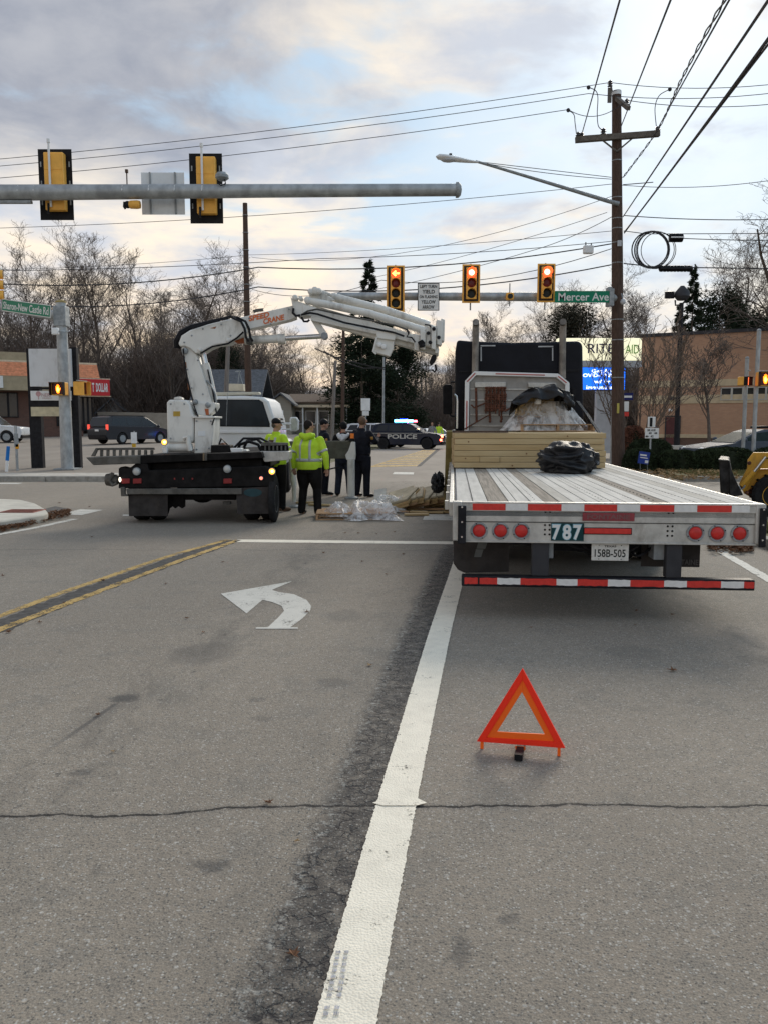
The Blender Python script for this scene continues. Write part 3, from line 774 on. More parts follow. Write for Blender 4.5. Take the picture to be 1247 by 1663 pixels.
# ---- clipped hedges on the right
M_hedge = mat('clipped_yew', (.030, .042, .020), .95, 0, .5, 5)
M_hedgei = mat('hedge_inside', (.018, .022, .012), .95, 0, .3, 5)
def hedge(x0, x1, y0, y1, h, label, seed, m=M_hedge, n=7000, ls=.05):
    rg = random.Random(seed); cx_, cy_ = (x0 + x1) / 2, (y0 + y1) / 2
    t = thing('hedge', label, 'hedge', (cx_, cy_, .1), 0, 'clipped hedges by the verge')
    rx, ry = (x1 - x0) / 2, (y1 - y0) / 2
    def surf(u, v):
        # superellipse dome
        a = 2 * math.pi * u; ca, sa = math.cos(a), math.sin(a); e = .55
        sg = lambda q, p: math.copysign(abs(q) ** p, q)
        cv, sv = math.cos(v * math.pi / 2), math.sin(v * math.pi / 2)
        return Vector((rx * sg(ca, e) * cv ** .5, ry * sg(sa, e) * cv ** .5, h * sv ** .75))
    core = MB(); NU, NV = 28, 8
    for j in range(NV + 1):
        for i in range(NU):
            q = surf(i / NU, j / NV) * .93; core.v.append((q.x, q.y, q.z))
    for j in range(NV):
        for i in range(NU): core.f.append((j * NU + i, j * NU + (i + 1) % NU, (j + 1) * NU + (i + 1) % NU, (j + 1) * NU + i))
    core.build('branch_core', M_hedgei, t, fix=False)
    lf = MB()
    for i in range(n):
        q = surf(rg.random(), rg.random() ** 1.1)
        k_ = 1 + .05 * noise.noise(q * 2.2) + rg.uniform(-.07, .03); q = Vector((q.x * k_, q.y * k_, q.z * k_))
        a = Vector((rg.gauss(0, 1), rg.gauss(0, 1), rg.gauss(0, 1))).normalized() * ls; b = Vector((rg.gauss(0, 1), rg.gauss(0, 1), rg.gauss(.3, 1))).normalized() * ls * .7
        o = len(lf.v); lf.v += [tuple(q - a), tuple(q + a), tuple(q + b)]; lf.f.append((o, o + 1, o + 2))
    tag(lf.build('foliage', m, t, fix=False), kind='stuff')
    return t
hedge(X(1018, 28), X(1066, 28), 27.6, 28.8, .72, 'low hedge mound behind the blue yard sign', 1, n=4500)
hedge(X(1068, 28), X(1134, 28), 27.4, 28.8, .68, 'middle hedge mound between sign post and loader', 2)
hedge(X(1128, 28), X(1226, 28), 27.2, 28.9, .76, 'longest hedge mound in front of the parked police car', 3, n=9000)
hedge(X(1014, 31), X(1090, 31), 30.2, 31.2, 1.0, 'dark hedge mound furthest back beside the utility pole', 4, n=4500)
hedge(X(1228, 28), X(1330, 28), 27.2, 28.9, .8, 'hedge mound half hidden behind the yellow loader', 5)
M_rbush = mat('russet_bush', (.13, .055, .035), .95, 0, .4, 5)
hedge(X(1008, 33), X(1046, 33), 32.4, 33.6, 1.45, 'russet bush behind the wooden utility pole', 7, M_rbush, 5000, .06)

# ---- leaf litter (stuff) and single fallen leaves
M_leaf = mat('fallen_leaf_brown', (.17, .085, .045), .85, 0, .4, 90)
M_leaf2 = mat('fallen_leaf_tan', (.36, .24, .12), .85, 0, .3, 90)
def leaf_pts(s, rg, curl=.5):
    out = []; n = 5
    tips = [(0, 1.0), (.35, .45), (.95, .62), (.55, .1), (.8, -.4), (.2, -.35), (.05, -.9), (-.05, -.9), (-.2, -.35), (-.8, -.4), (-.55, .1), (-.95, .62), (-.35, .45)]
    return [(a * s * rg.uniform(.45, 1.1), b * s * rg.uniform(.6, 1.15), (abs(a) * curl + b * b * curl * .5) * s * rg.uniform(.5, 1.5)) for a, b in tips]
def leaf_mesh(seed, s, m):
    rg = random.Random(seed); p = leaf_pts(s, rg); mb = MB(); mb.v = [(0, 0, 0)] + p
    mb.f = [(0, i + 1, (i + 1) % len(p) + 1) for i in range(len(p))]; return mb.mesh('fallen_leaf', m, False, False)
LM = [leaf_mesh(i, .030, (M_leaf, M_leaf2)[i % 3 == 2]) for i in range(6)]
spots = [(1091, 1089, 1.25, 'curled brown leaf on the right lane beyond the warning triangle', 0), (1090, 878 + 120, .9, None, 1), (498, 994, 1.1, 'brown leaf lying on the tail of the painted turn arrow', 0),
         (437, 1304, 1.0, 'reddish leaf on the transverse crack left of the lane line', 3), (478, 1551, 1.0, 'rusty leaf in the crazed strip near the bottom edge', 0), (600, 1080, .9, 'tan leaf right of the turn arrow short of the lane line', 2),
         (168, 943, 1.5, 'brown leaf pile on the yellow centre line', 1), (15, 1027, 1.3, 'brown leaf on the yellow line at the left edge', 4), (862, 1219 - 200, .6, None, 0),
         (303, 1004, .9, None, 1), (331, 1027, .8, None, 0), (65, 1011, .9, None, 3), (105, 979, .8, None, 4), (160, 1161, .8, None, 3), (184, 1220, .6, 'pale leaf scrap in the left lane below the oil spot', 2),
         (860, 1219, 0, None, 0), (588, 912, 1., None, 1), (628, 933, .9, None, 4), (526, 898, 1., None, 3), (362, 913, .9, None, 1), (270, 948, .7, None, 0), (150, 872, 1.1, None, 4), (560, 866, 1.2, None, 3), (582, 866, 1.2, None, 1), (612, 867, 1.0, None, 4), (640, 864, 1.1, None, 0), (655, 900, .9, None, 3),
         (5, 935, 1., None, 3), (97, 817, 1.3, None, 0), (146, 823, 1.3, None, 1), (1030, 1015, .6, None, 4), (1032, 992, .9, None, 3), (482, 1366, .5, 'tiny pale leaf scrap left of the crazed strip', 2)]
LL_ = iter(['leaf on the left lane well beyond the oil spot', 'leaf just left of the turn arrow', 'small leaf below the left of the turn arrow', 'small leaf beside the yellow line near the left edge', 'small leaf right of the pair on the yellow line', 'tiny leaf on the oil spot streak', 'leaf short of the stop line, right half', 'leaf short of the stop line near the dark strip', 'leaf just inside the stop line below the spilled pallet', 'leaf short of the stop line near its left end', 'small leaf just left of the yellow line', 'leaf at the near side of the crane truck shadow', 'leaf just behind the fallen pallet film, left of the pair', 'leaf right below the fallen pallet', 'second leaf right below the fallen pallet', 'leaf at the right end of the fallen pallet', 'leaf below the stop line beside the trailer', 'leaf at the far left edge of the road', 'leaf by the nose of the traffic island', 'second leaf by the nose of the traffic island', 'tiny leaf behind the warning triangle', 'leaf on the right lane under the trailer tail'])
for i, (a, b, s_, lab, kd) in enumerate(spots):
    if s_ == 0: continue
    g = G(a, b, .006); o = bpy.data.objects.new('fallen_leaf', LM[kd]); C.objects.link(o)
    o.location = g; o.rotation_euler = (rnd.uniform(-.1, .1), rnd.uniform(-.1, .1), rnd.uniform(0, 6.3)); o.scale = (s_, s_, s_)
    tag(o, lab or next(LL_, 'small brown leaf on the asphalt'), 'leaf', 'leaves scattered on the road')
def litter(name, region, n, label, z=.01, m=M_leaf, sc=.05):
    rg = random.Random(n); mb = MB()
    for i in range(n):
        a, b = region(rg); g = G(a, b, z); th = rg.random() * 6.28; p = leaf_pts(sc * rg.uniform(.6, 1.2), rg, .5); c, s_ = math.cos(th), math.sin(th)
        tl = rg.gauss(0, .35); zz = z + rg.uniform(0, .05)
        o = len(mb.v); mb.v += [(g.x, g.y, zz)] + [(g.x + q[0] * c - q[1] * s_, g.y + q[0] * s_ + q[1] * c, zz + q[2] + q[1] * tl * .5) for q in p]
        mb.f += [(o, o + 1 + j, o + 1 + (j + 1) % len(p)) for j in range(len(p))]
    return tag(mb.build(name, m, fix=False), label, 'leaves', kind='stuff')
def reg_l(rg):
    t = rg.random(); x_ = -60 + 175 * t; w = rg.betavariate(1.3, 2.2) * (10 if x_ < 70 else 12)
    y_ = (856 - .0 * x_ - max(0, x_) * .20) + w
    return x_, y_ - (4 if x_ > 60 else 0)
litter('leaf_litter', reg_l, 900, 'brown leaves gathered in the gutter of the traffic island')
def reg_r(rg):
    return rg.uniform(1150, 1222), 878 + rg.betavariate(2, 2) * 26 - 4
litter('leaf_litter', reg_r, 420, 'brown leaves in the gutter at the right kerb')
def reg_v(rg): return rg.uniform(1015, 1200), rg.uniform(762, 780)
litter('leaf_litter', reg_v, 700, 'leaves strewn over the grass verge below the hedges', .14, M_leaf2, .07)
def grit(n):
    rg = random.Random(77); mb = MB()
    for i in range(n):
        y = 2.2 + 9 * rg.random() ** 1.6; lx = WA + WB * y + WC * y * y
        x = lx - .10 - abs(rg.gauss(.06, .16)) if rg.random() < .75 else rg.uniform(-3, 3.)
        s_ = rg.uniform(.0015, .0045) * (1.6 if rg.random() < .06 else 1); c = Vector((x, y, s_ * .5))
        o = len(mb.v); mb.v += [tuple(c + Vector((rg.uniform(.6, 1) * a, rg.uniform(.6, 1) * b, d * .7)) * s_) for a, b, d in ((1, 0, -.5), (-.6, .8, -.5), (-.6, -.8, -.5), (0, 0, 1))]
        mb.f += [(o, o + 1, o + 3), (o + 1, o + 2, o + 3), (o + 2, o, o + 3)]
    return tag(mb.build('road_grit', mat('road_grit', (.26, .24, .21), .9, 0, .5, 400), fix=False), 'loose grit and chippings beside the lane line', 'grit', kind='stuff')
grit(5200)
# grass tufts on the verges
def tufts(name, n, boxr, z, label, m):
    rg = random.Random(n); mb = MB()
    for i in range(n):
        x_, y_ = rg.uniform(boxr[0], boxr[1]), rg.uniform(boxr[2], boxr[3]); h = rg.uniform(.03, .09); a = rg.random() * 3.14; w = .012
        dx, dy = math.cos(a) * w, math.sin(a) * w; l = rg.gauss(0, .03)
        o = len(mb.v); mb.v += [(x_ - dx, y_ - dy, z), (x_ + dx, y_ + dy, z), (x_ + l, y_ + l, z + h)]; mb.f.append((o, o + 1, o + 2))
    return tag(mb.build(name, m, fix=False), label, 'grass', kind='stuff')
M_blade = mat('grass_blades', (.16, .15, .06), .9, 0, .45, 3)
tufts('grass', 26000, (9.4, 16, 24.4, 29.4), .13, 'short winter grass on the verge beside the hedges', M_blade)
tufts('grass', 14000, (kx.x + .3, 8.8, 7, 13.2), .12, 'short grass on the near right corner verge', M_blade)
# ------------------------------------------------------------------ buildings
def brick_mat(name, c1, c2, mortar, s=1.):
    m = bpy.data.materials.new(name); m.use_nodes = True
    k = NT(m.node_tree); b = k.n['Principled BSDF']
    tc = k.node('ShaderNodeTexCoord'); sp = k.node('ShaderNodeSeparateXYZ'); k.l.new(tc.outputs['Object'], sp.inputs[0])
    cb = k.node('ShaderNodeCombineXYZ'); k.l.new(k.m('ADD', sp.outputs[0], k.m('MULTIPLY', sp.outputs[1], 1.0)), cb.inputs[0]); k.l.new(sp.outputs[2], cb.inputs[1])
    bt = k.node('ShaderNodeTexBrick'); k.l.new(cb.outputs[0], bt.inputs['Vector'])
    bt.inputs['Color1'].default_value = col4(c1); bt.inputs['Color2'].default_value = col4(c2); bt.inputs['Mortar'].default_value = col4(mortar)
    bt.inputs['Scale'].default_value = s; bt.inputs['Mortar Size'].default_value = .008; bt.inputs['Brick Width'].default_value = .24; bt.inputs['Row Height'].default_value = .09
    f = k.mix(k.ss(k.noise(tc.outputs['Object'], .35, 5, .6), .35, .7, 0, .35), bt.outputs[0], tuple(q * .7 for q in c1))
    k.l.new(f, b.inputs['Base Color']); b.inputs['Roughness'].default_value = .9
    bp = k.node('ShaderNodeBump'); bp.inputs['Strength'].default_value = .4; bp.inputs['Distance'].default_value = .01; bp.invert = True
    k.l.new(bt.outputs['Fac'], bp.inputs['Height']); k.l.new(bp.outputs[0], b.inputs['Normal'])
    return m
M_brk = brick_mat('tan_brown_brick', (.50, .295, .185), (.42, .24, .155), (.41, .30, .22))
M_brkd = brick_mat('dark_brown_brick', (.16, .09, .065), (.13, .075, .055), (.17, .13, .10))
M_brkr = brick_mat('red_brown_brick', (.15, .075, .055), (.11, .06, .045), (.14, .10, .085))
M_band = mat('pale_stone_band', (.52, .42, .28), .85, 0, .1, 3)
M_cop = mat('dark_coping', (.05, .05, .055), .6, .2, .2, 2)
M_win = mat('tinted_window', (.035, .035, .03), .15, 0, .2, 1.5)
M_frm = mat('window_frame', (.45, .44, .40), .5, .3, .1, 5)
# --- pharmacy (right): long brick wall, slightly turned
B0 = Vector((P(1034, 700, 57).x, 57.0)); B1 = Vector((P(1420, 700, 49.5).x, 49.5))
dB = (B1 - B0); LB = dB.length; angB = math.atan2(dB.y, dB.x)
ph = thing('pharmacy_building', 'long tan brick building with pale bands behind the hedges', 'building', (B0.x, B0.y, 0), angB)
HB = 7.55
def zB(py, px=1150):  # height on the wall
    t = (px - 1034) / (1420 - 1034); return Z(py, 57 - 7.5 * t)
z_b1a, z_b1b = zB(641, 1170), zB(652 + 3, 1170)
z_b2a, z_b2b = zB(616, 1170), zB(627, 1170)
z_b3a, z_b3b = zB(705, 1100), zB(711, 1100)
MB().b2(0, LB, 0, .3, -.1, z_b3b - .0).build('lower_wall', M_brkd, ph)
MB().b2(0, LB, .004, 14, z_b3b - .001, HB).build('wall', M_brk, ph)
MB().b2(-.02, LB, -.06, .02, z_b3b, z_b3a).build('stone_band', M_band, ph, bevel=.01)
MB().b2(-.02, LB, -.05, .02, z_b1b, z_b1a).build('stone_band', M_band, ph, bevel=.01)
MB().b2(-.02, LB, -.05, .02, z_b2b, z_b2a).build('stone_band', M_band, ph, bevel=.01)
MB().b2(-.08, LB, -.10, 14.1, HB, HB + .22).build('coping', M_cop, ph)
MB().b2(3.6, LB, 3, 12, HB + .22, HB + .45).build('roof_edge', M_cop, ph)
# louvre panels / windows in the band
def sB(px): # distance along the wall for a pixel column
    d = ray(px, 700); # intersect with wall line in plan
    a = d.x / d.y; # x = a*y
    # B0 + s*u ; (B0x + s ux) = a (B0y + s uy)
    u = dB.normalized(); return (a * B0.y - B0.x) / (u.x - a * u.y)
wz0, wz1 = zB(650, 1200), zB(629, 1200)
for i in range(7):
    a = sB(1167) + i * (sB(1185) - sB(1167)) * 1.0
    w = (sB(1185) - sB(1167))
    f = MB(); t_ = .06
    for (q0, q1, q2, q3) in ((a, a + w, wz0, wz0 + t_), (a, a + w, wz1 - t_, wz1), (a, a + t_, wz0 + t_, wz1 - t_), (a + w - t_, a + w - .004, wz0 + t_, wz1 - t_)): f.b2(q0, q1, -.09, .0, q2, q3)
    fo = f.build('window', M_frm, ph)
    o = MB().b2(a + t_, a + w - t_, -.03, -.015, wz0 + t_, wz1 - t_).build('pane', M_win, fo)
# door and things on the wall
a, b = sB(1081), sB(1102)
d_ = MB().b2(a, b, -.06, .02, 0, zB(678, 1090)).build('door', mat('maroon_door', (.10, .035, .035), .6), ph)
MB().ball((b - .15, -.1, 1.0), .05).build('handle', M_chr, d_)
MB().b2(a - .08, a - .004, -.08, .02, 0, zB(677, 1090)).b2(b + .004, b + .08, -.08, .02, 0, zB(677, 1090)).b2(a - .08, b + .08, -.08, .02, zB(677, 1090), zB(677, 1090) + .08).build('door_frame', M_cop, ph)
MB().b2(sB(1084), sB(1093), -.3, -.051, zB(650, 1090), zB(644, 1090)).build('wall_light', M_cop, ph)
MB().b2(sB(1085), sB(1090), -.2, -.002, zB(668, 1090), zB(664, 1090)).build('wall_light', M_whtc, ph)

# --- pharmacy sign pylon
YS = 40.
sg = thing('pylon_sign', 'tall pharmacy sign with lit cream panel and blue message screen', 'sign', (X(985, YS), YS, 0))
def wb(parent, name, m, x0, x1, y0p, y1p, Y, th, bevel=.0, front=0.):
    a = P(x0, y1p, Y); b = P(x1, y0p, Y)
    return MB().b2(a.x, b.x, Y - front, Y - front + th, a.z, b.z).build(name, m, parent, world=True, bevel=bevel)
M_cream = mat('lit_cream_panel', (.75, .72, .55), .5, emit=.5, ecol=(.95, .90, .62))
M_led = mat('blue_message_screen', (.02, .12, .6), .4, emit=1.0, ecol=(.01, .13, .75))
M_navy = mat('navy_letters', (.012, .015, .10), .5)
M_lime = mat('green_letters', (.22, .50, .10), .5)
M_pyl = mat('pale_grey_pylon', (.48, .50, .53), .6, 0, .1, 3)
wb(sg, 'cabinet', M_cream, 905, 1042, 549, 585, YS, .5, .02)
wb(sg, 'cabinet_base', M_pyl, 905, 1042, 585.5, 596, YS, .5, .0)
wb(sg, 'message_screen', M_led, 930, 1014, 597, 633, YS, .3, .0, .1)
wb(sg, 'screen_frame', M_blk, 928, 1016, 596.2, 634, YS, .25, .0, .08)
wb(sg, 'column', M_pyl, 966, 1005, 634.5, 736, YS, .4)
text('RITE', 'lettering', M_navy, P(975, 566, YS - .05), (P(997, 0, YS) - P(953, 0, YS)).x, .45, sg, th=.03)
text('AID', 'lettering', M_lime, P(1026, 567, YS - .05), (P(1038, 0, YS) - P(1015, 0, YS)).x, .42, sg, th=.03)
sh = MB(); 
for j, pxs in enumerate((1003,)):
    c0 = P(pxs, 567, YS - .05); sh.prism([(c0.x - .17, c0.z + .28), (c0.x + .17, c0.z + .28), (c0.x + .17, c0.z - .02), (c0.x, c0.z - .3), (c0.x - .17, c0.z - .02)], YS - .07, YS - .03)
sh.build('shield_emblem', M_lime, sg, world=True)
M_ledw = mat('white_screen_letters', (.9, .95, 1), .5, emit=1.1, ecol=(.85, .92, 1))
for ln, py_, cx_, w_ in (('Get A Free', 602.5, 985, 52), ('COVID-19 Boost', 609.5, 975, 76), ('w/ Free', 619.5, 983, 40), ('Immunization', 629, 979, 58)):
    text(ln, 'screen_text', M_ledw, P(cx_, py_, YS - .11), (P(w_, 0, YS) - P(0, 0, YS)).x, .17, sg, bold=.02, th=.008)

# --- shops (left)
sh0 = Vector((P(-260, 700, 62).x, 62.0)); sh1 = Vector((P(163, 700, 72).x, 72.0))
dS = sh1 - sh0; LS = dS.length; angS = math.atan2(dS.y, dS.x)
shop = thing('shop_building', 'low brick strip of shops with orange sloped roof band', 'building', (sh0.x, sh0.y, .45), angS)
def sS(px):
    a = ray(px, 700); a = a.x / a.y; u = dS.normalized(); return (a * sh0.y - sh0.x) / (u.x - a * u.y)
def zS(py, px):
    s_ = sS(px); Y_ = sh0.y + dS.normalized().y * s_; return Z(py, Y_) - .45
M_tan = mat('tan_fascia', (.36, .30, .20), .8, 0, .12, 2)
M_org = mat('orange_shingles', (.68, .27, .14), .8, 0, .2, 4, .4, 12)
M_crm = mat('cream_trim', (.62, .52, .38), .7)
zf0, zf1, zm1, zt0, zt1 = zS(635, 40), zS(612, 40), zS(589, 40), zS(587, 40), zS(573, 40)
MB().b2(0, LS - 1.4, 0, 16, -.5, zf0).build('wall', M_brkr, shop)
MB().b2(-.3, LS - .2, -1.5, 16.5, zf0, zf1).build('fascia', M_tan, shop)
# sloped band: each shingle course is one strip
nC = 7
for i in range(nC):
    t0, t1 = i / nC, (i + 1) / nC
    y0_, y1_ = -1.5 + .9 * t0, -1.5 + .9 * t1; z0_, z1_ = zf1 + (zm1 - zf1) * t0, zf1 + (zm1 - zf1) * t1
    MB().add([(-.3, y0_ - .04, z0_), (LS - .2, y0_ - .04, z0_), (LS - .2 , y1_, z1_), (-.3, y1_, z1_), (-.3, y0_ + .02, z0_ ), (LS - .2, y0_ + .02, z0_), (LS - .2, y1_ + .06, z1_), (-.3, y1_ + .06, z1_)],
             [(0, 1, 2, 3), (4, 7, 6, 5), (0, 4, 5, 1), (2, 6, 7, 3), (0, 3, 7, 4), (1, 5, 6, 2)]).build('shingle_course', M_org, shop)
MB().b2(-.3, LS - .2, -.62, 16.4, zm1, zt0 + .05).build('trim', M_crm, shop)
MB().b2(-.2, LS - 1.6, -.5, 16, zt0 + .05, zt1).build('parapet', M_tan, shop)
def shopwin(a, b, z0_, z1_, n):
    w = (b - a) / n
    for i in range(n):
        x0, x1 = a + i * w, a + (i + 1) * w
        f = MB()
        for q in ((x0, x1, z0_, z0_ + .08), (x0, x1, z1_ - .08, z1_), (x0, x0 + .08, z0_ + .08, z1_ - .08), (x1 - .08, x1 - .004, z0_ + .08, z1_ - .08)): f.b2(q[0], q[1], -.10, .0, q[2], q[3])
        fo = f.build('window', M_blk, shop)
        MB().b2(x0 + .08, x1 - .08, -.045, -.03, z0_ + .08, z1_ - .08).build('pane', M_glass, fo)
shopwin(sS(-120), sS(32), zS(678, 20), zf0 - .15, 9)
shopwin(sS(93), sS(103), zS(692, 90), zf0 - 1.2, 2)
shopwin(sS(122), sS(152), zS(699, 135), zf0 - .15, 4)
a, b = sS(84), sS(173)
M_rsg = mat('red_shop_sign', (.50, .03, .035), .5, 0, .05, 3)
sgz0, sgz1 = zS(643.5, 150), zS(617.5, 150)
so = MB().b2(a, b, -1.9, -1.56, sgz0, sgz1).build('shop_sign', M_rsg, shop, bevel=.02)
MB().b2(a - .08, b + .08, -1.80, -1.555, sgz1, sgz1 + .08).b2(a - .08, b + .08, -1.80, -1.555, sgz0 - .08, sgz0).build('sign_trim', M_crm, so)
text('DOLLAR', 'sign_lettering', M_sgw, ((sS(151) + sS(170)) / 2, -1.905, (sgz0 + sgz1) / 2), sS(170) - sS(151), (sgz1 - sgz0) * .55, so, world=False, bold=.03, th=.02)
text('T', 'sign_lettering', M_sgw, (sS(146.5), -1.905, (sgz0 + sgz1) / 2), (sS(148.5) - sS(145)), (sgz1 - sgz0) * .55, so, world=False, bold=.03, th=.02)
MB().b2(sS(-20), sS(5), -1.75, -1.56, zS(631, 0), zS(612, 0)).build('shop_sign', M_sgw, shop)
spv = struct('shop_pavement', MB().b2(0, LS - 1, -2.6, 0, -.5, -.0).b2(0, LS - 1, -2.8, -2.601, -.5, -.01), M_conc)
spv.matrix_basis = mw(shop).copy()

# --- beige wall right of the shops, and house roofs behind
fw = thing('block_wall', 'long beige block wall behind the parked minivan', 'wall', (X(160, 78), 78, .3))
for i in range(6):
    x0 = i * 1.75 * 1.0
    MB().b2(x0, x0 + 1.74, 0, .2, 0, Z(669, 78) - .3 - i * .03).build('wall_panel', mat('beige_wall', (.33, .29, .24), .85, 0, .1, 2), fw)
M_sid = mat('pale_siding', (.29, .265, .22), .7, 0, .08, 3, .3, 20, stretch=(.1, .1, 8))
M_sidg = mat('grey_siding', (.30, .31, .32), .7, 0, .1, 3)
M_roof = mat('grey_shingle_roof', (.11, .115, .125), .9, 0, .25, 4, .4, 20)
def house(px0, px1, Y, wall_top, ridge, depth, label, mw_=M_sid, mr=M_roof, wins=2, gable=True, extra=None):
    x0, x1 = X(px0, Y), X(px1, Y); w = x1 - x0; zt, zr = Z(wall_top, Y), Z(ridge, Y)
    h = thing('house', label, 'house', (x0, Y, 0)); 
    wall = MB().b2(0, w, 0, depth, -.1, zt)
    if gable: wall.prism([(0, zt), (w, zt), (w / 2, zr - .1)], .0, depth, 'y')
    wall.build('wall', mw_, h)
    e = .4
    if gable:
        for s_ in (0, 1):
            a = (0 - e, zt - e * (zr - zt) / (w / 2)) if s_ == 0 else (w + e, zt - e * (zr - zt) / (w / 2)); b = (w / 2, zr)
            MB().prism([a, b, (b[0], b[1] + .18), (a[0], a[1] + .18)], -e, depth + e, 'y').build('roof', mr, h)
    else:
        MB().prism([(-e, zt), (depth / 2, zr), (depth + e, zt), (depth + e, zt + .15), (depth / 2, zr + .18), (-e, zt + .15)], -e, w + e, 'x').build('roof', mr, h)
    for i in range(wins):
        cx_ = w * (i + .7) / (wins + .4); ww = min(.55, w * .12)
        f = MB(); z0_, z1_ = zt * .45, zt * .78
        for q in ((cx_ - ww, cx_ + ww, z0_ - .08, z0_), (cx_ - ww, cx_ + ww, z1_, z1_ + .08), (cx_ - ww, cx_ - ww + .08, z0_, z1_), (cx_ + ww - .08, cx_ + ww, z0_, z1_)): f.b2(q[0], q[1], -.06, -.002, q[2], q[3])
        fo = f.build('window', M_whtc, h); MB().b2(cx_ - ww + .08, cx_ + ww - .08, -.03, -.01, z0_, z1_).build('pane', M_glass, fo)
    return h
house(163, 206, 88, 668, 649, 8, 'pale house gable over the beige wall, behind the dark minivan', mat('weathered_siding', (.20, .19, .18), .8))
house(208, 250, 92, 670, 650, 8, 'second house gable right of the first behind the beige wall', mat('weathered_siding', (.26, .25, .23), .8))
house(318, 420, 80, 652, 598, 9, 'dark roofed house behind the wooden pole and the truck cab', M_sidg, gable=False)
hh = house(440, 474, 82, 654, 640, 8, 'small cream house with low gable right of the truck cab', M_sid, wins=1)
hp = house(470, 562, 86, 655, 640, 9, 'long cream house with an open porch behind the officers', M_sid, mat('brown_roof', (.12, .085, .065), .9, 0, .2, 4), wins=4, gable=False)
for i in range(5):
    MB().b2(i * 1.5, i * 1.5 + .14, -1.3, -1.16, -.1, Z(662, 86)).build('porch_post', M_whtc, hp)
MB().b2(-.2, 6.4, -1.5, 0, Z(662, 86), Z(658, 86)).build('porch_roof', M_crm, hp)
# ------------------------------------------------------------------ signals, arms, signs
M_lr = mat('lit_red_lens', (1, .03, .01), .4, emit=6., ecol=(1, .022, .008))
M_lrc = mat('lit_red_core', (1, .35, .22), .4, emit=6., ecol=(1., .30, .17))
M_lo = mat('lit_orange_hand', (1, .2, .01), .4, emit=3., ecol=(1, .17, .008))
M_loy = mat('lit_orange_core', (1, .5, .05), .4, emit=5., ecol=(1, .55, .06))
M_dr = mat('dark_red_lens', (.16, .02, .02), .25, 0, .2, 10)
M_dk = mat('dark_lens', (.03, .035, .035), .25, 0, .2, 10)
M_brn = mat('backplate_inner', (.055, .035, .028), .6)
def signal_front(px, py0, py1, Y, lenses, label, arrow=False, hang=0):
    """traffic head facing the camera, black backplate with a yellow rim"""
    c = P(px, (py0 + py1) / 2, Y); h = Z(py0, Y) - Z(py1, Y); w = .61
    t = thing('traffic_signal', label, 'traffic light', (c.x, Y, c.z - h / 2), 0, 'traffic signals on the far arm')
    n = len(lenses); lh = (h - .24) / n
    MB().b2(-w / 2, w / 2, .02, .035, 0, h).build('backplate', M_yel, t, bevel=.004)
    MB().b2(-w / 2 + .055, w / 2 - .055, .012, .0195, .055, h - .055).build('backplate_face', M_brn, t)
    MB().b2(-.175, .175, -.10, .0115, .12, h - .12).b2(-.16, .16, .036, .2, .13, h - .13).build('housing', M_yel, t, bevel=.012)
    for i, L in enumerate(lenses):
        z = h - .12 - lh * (i + .5); r = min(.15, lh * .44)
        # half visor
        v = MB(); N = 14; ar = [math.pi * (-.12 + 1.24 * j / N) for j in range(N + 1)]
        for j in range(N):
            a, b = ar[j], ar[j + 1]
            p = lambda q, rr, y: (math.cos(q) * rr, y, z + math.sin(q) * rr)
            v.add([p(a, r * 1.08, -.101), p(b, r * 1.08, -.101), p(b, r * 1.08, -.30), p(a, r * 1.08, -.30), p(a, r * 1.02, -.101), p(b, r * 1.02, -.101), p(b, r * 1.02, -.30), p(a, r * 1.02, -.30)], [(0, 1, 2, 3), (4, 7, 6, 5), (3, 2, 6, 7), (0, 3, 7, 4), (1, 5, 6, 2)])
        v.build('visor', M_yel, t)
        if L == 'arrow':
            MB().lathe([(r, -.108), (r, -.101)], (0, 0, z), 'y', 20).build('lens', mat('dim_red_arrow_lens', (.5, .04, .02), .3, emit=1.6, ecol=(1, .05, .015)), t)
            a_ = r * .85
            ap = [(-a_, 0), (-.1 * a_, .8 * a_), (.2 * a_, .6 * a_), (-.15 * a_, .22 * a_), (a_, .22 * a_), (a_, -.22 * a_), (-.15 * a_, -.22 * a_), (.2 * a_, -.6 * a_), (-.1 * a_, -.8 * a_)]
            MB().prism([(q[0], z + q[1]) for q in ap], -.118, -.109, 'y').build('arrow', mat('lit_arrow', (1, .5, .1), .4, emit=5., ecol=(1, .30, .05)), t)
        elif L == 'red':
            l = MB().lathe([(r, -.112), (r, -.101)], (0, 0, z), 'y', 24).build('lens', M_lr, t)
            MB().lathe([(r * .58, -.118), (r * .62, -.1125)], (0, 0, z), 'y', 24).build('bright_core', M_lrc, l)
        else:
            MB().lathe([(r * .55, -.128), (r * .9, -.115), (r, -.101)], (0, 0, z), 'y', 20).build('lens', M_dr if L == 'dr' else M_dk, t, smooth=True)
    MB().tube((0, .21, h + .05), (0, .21, -.22), .025).build('hanger', M_galvd, t)
    return t
YF = 28.6
signal_front(642, 431, 507, YF, ['arrow', 'dr', 'off', 'off'], 'four-lamp signal showing a red left arrow, leftmost on the far arm')
signal_front(764.5, 429, 492, YF, ['red', 'dr', 'off'], 'three-lamp signal lit red in the middle of the far arm')
signal_front(886.5, 428, 491, YF, ['red', 'dr', 'off'], 'three-lamp signal lit red beside the green street name sign')
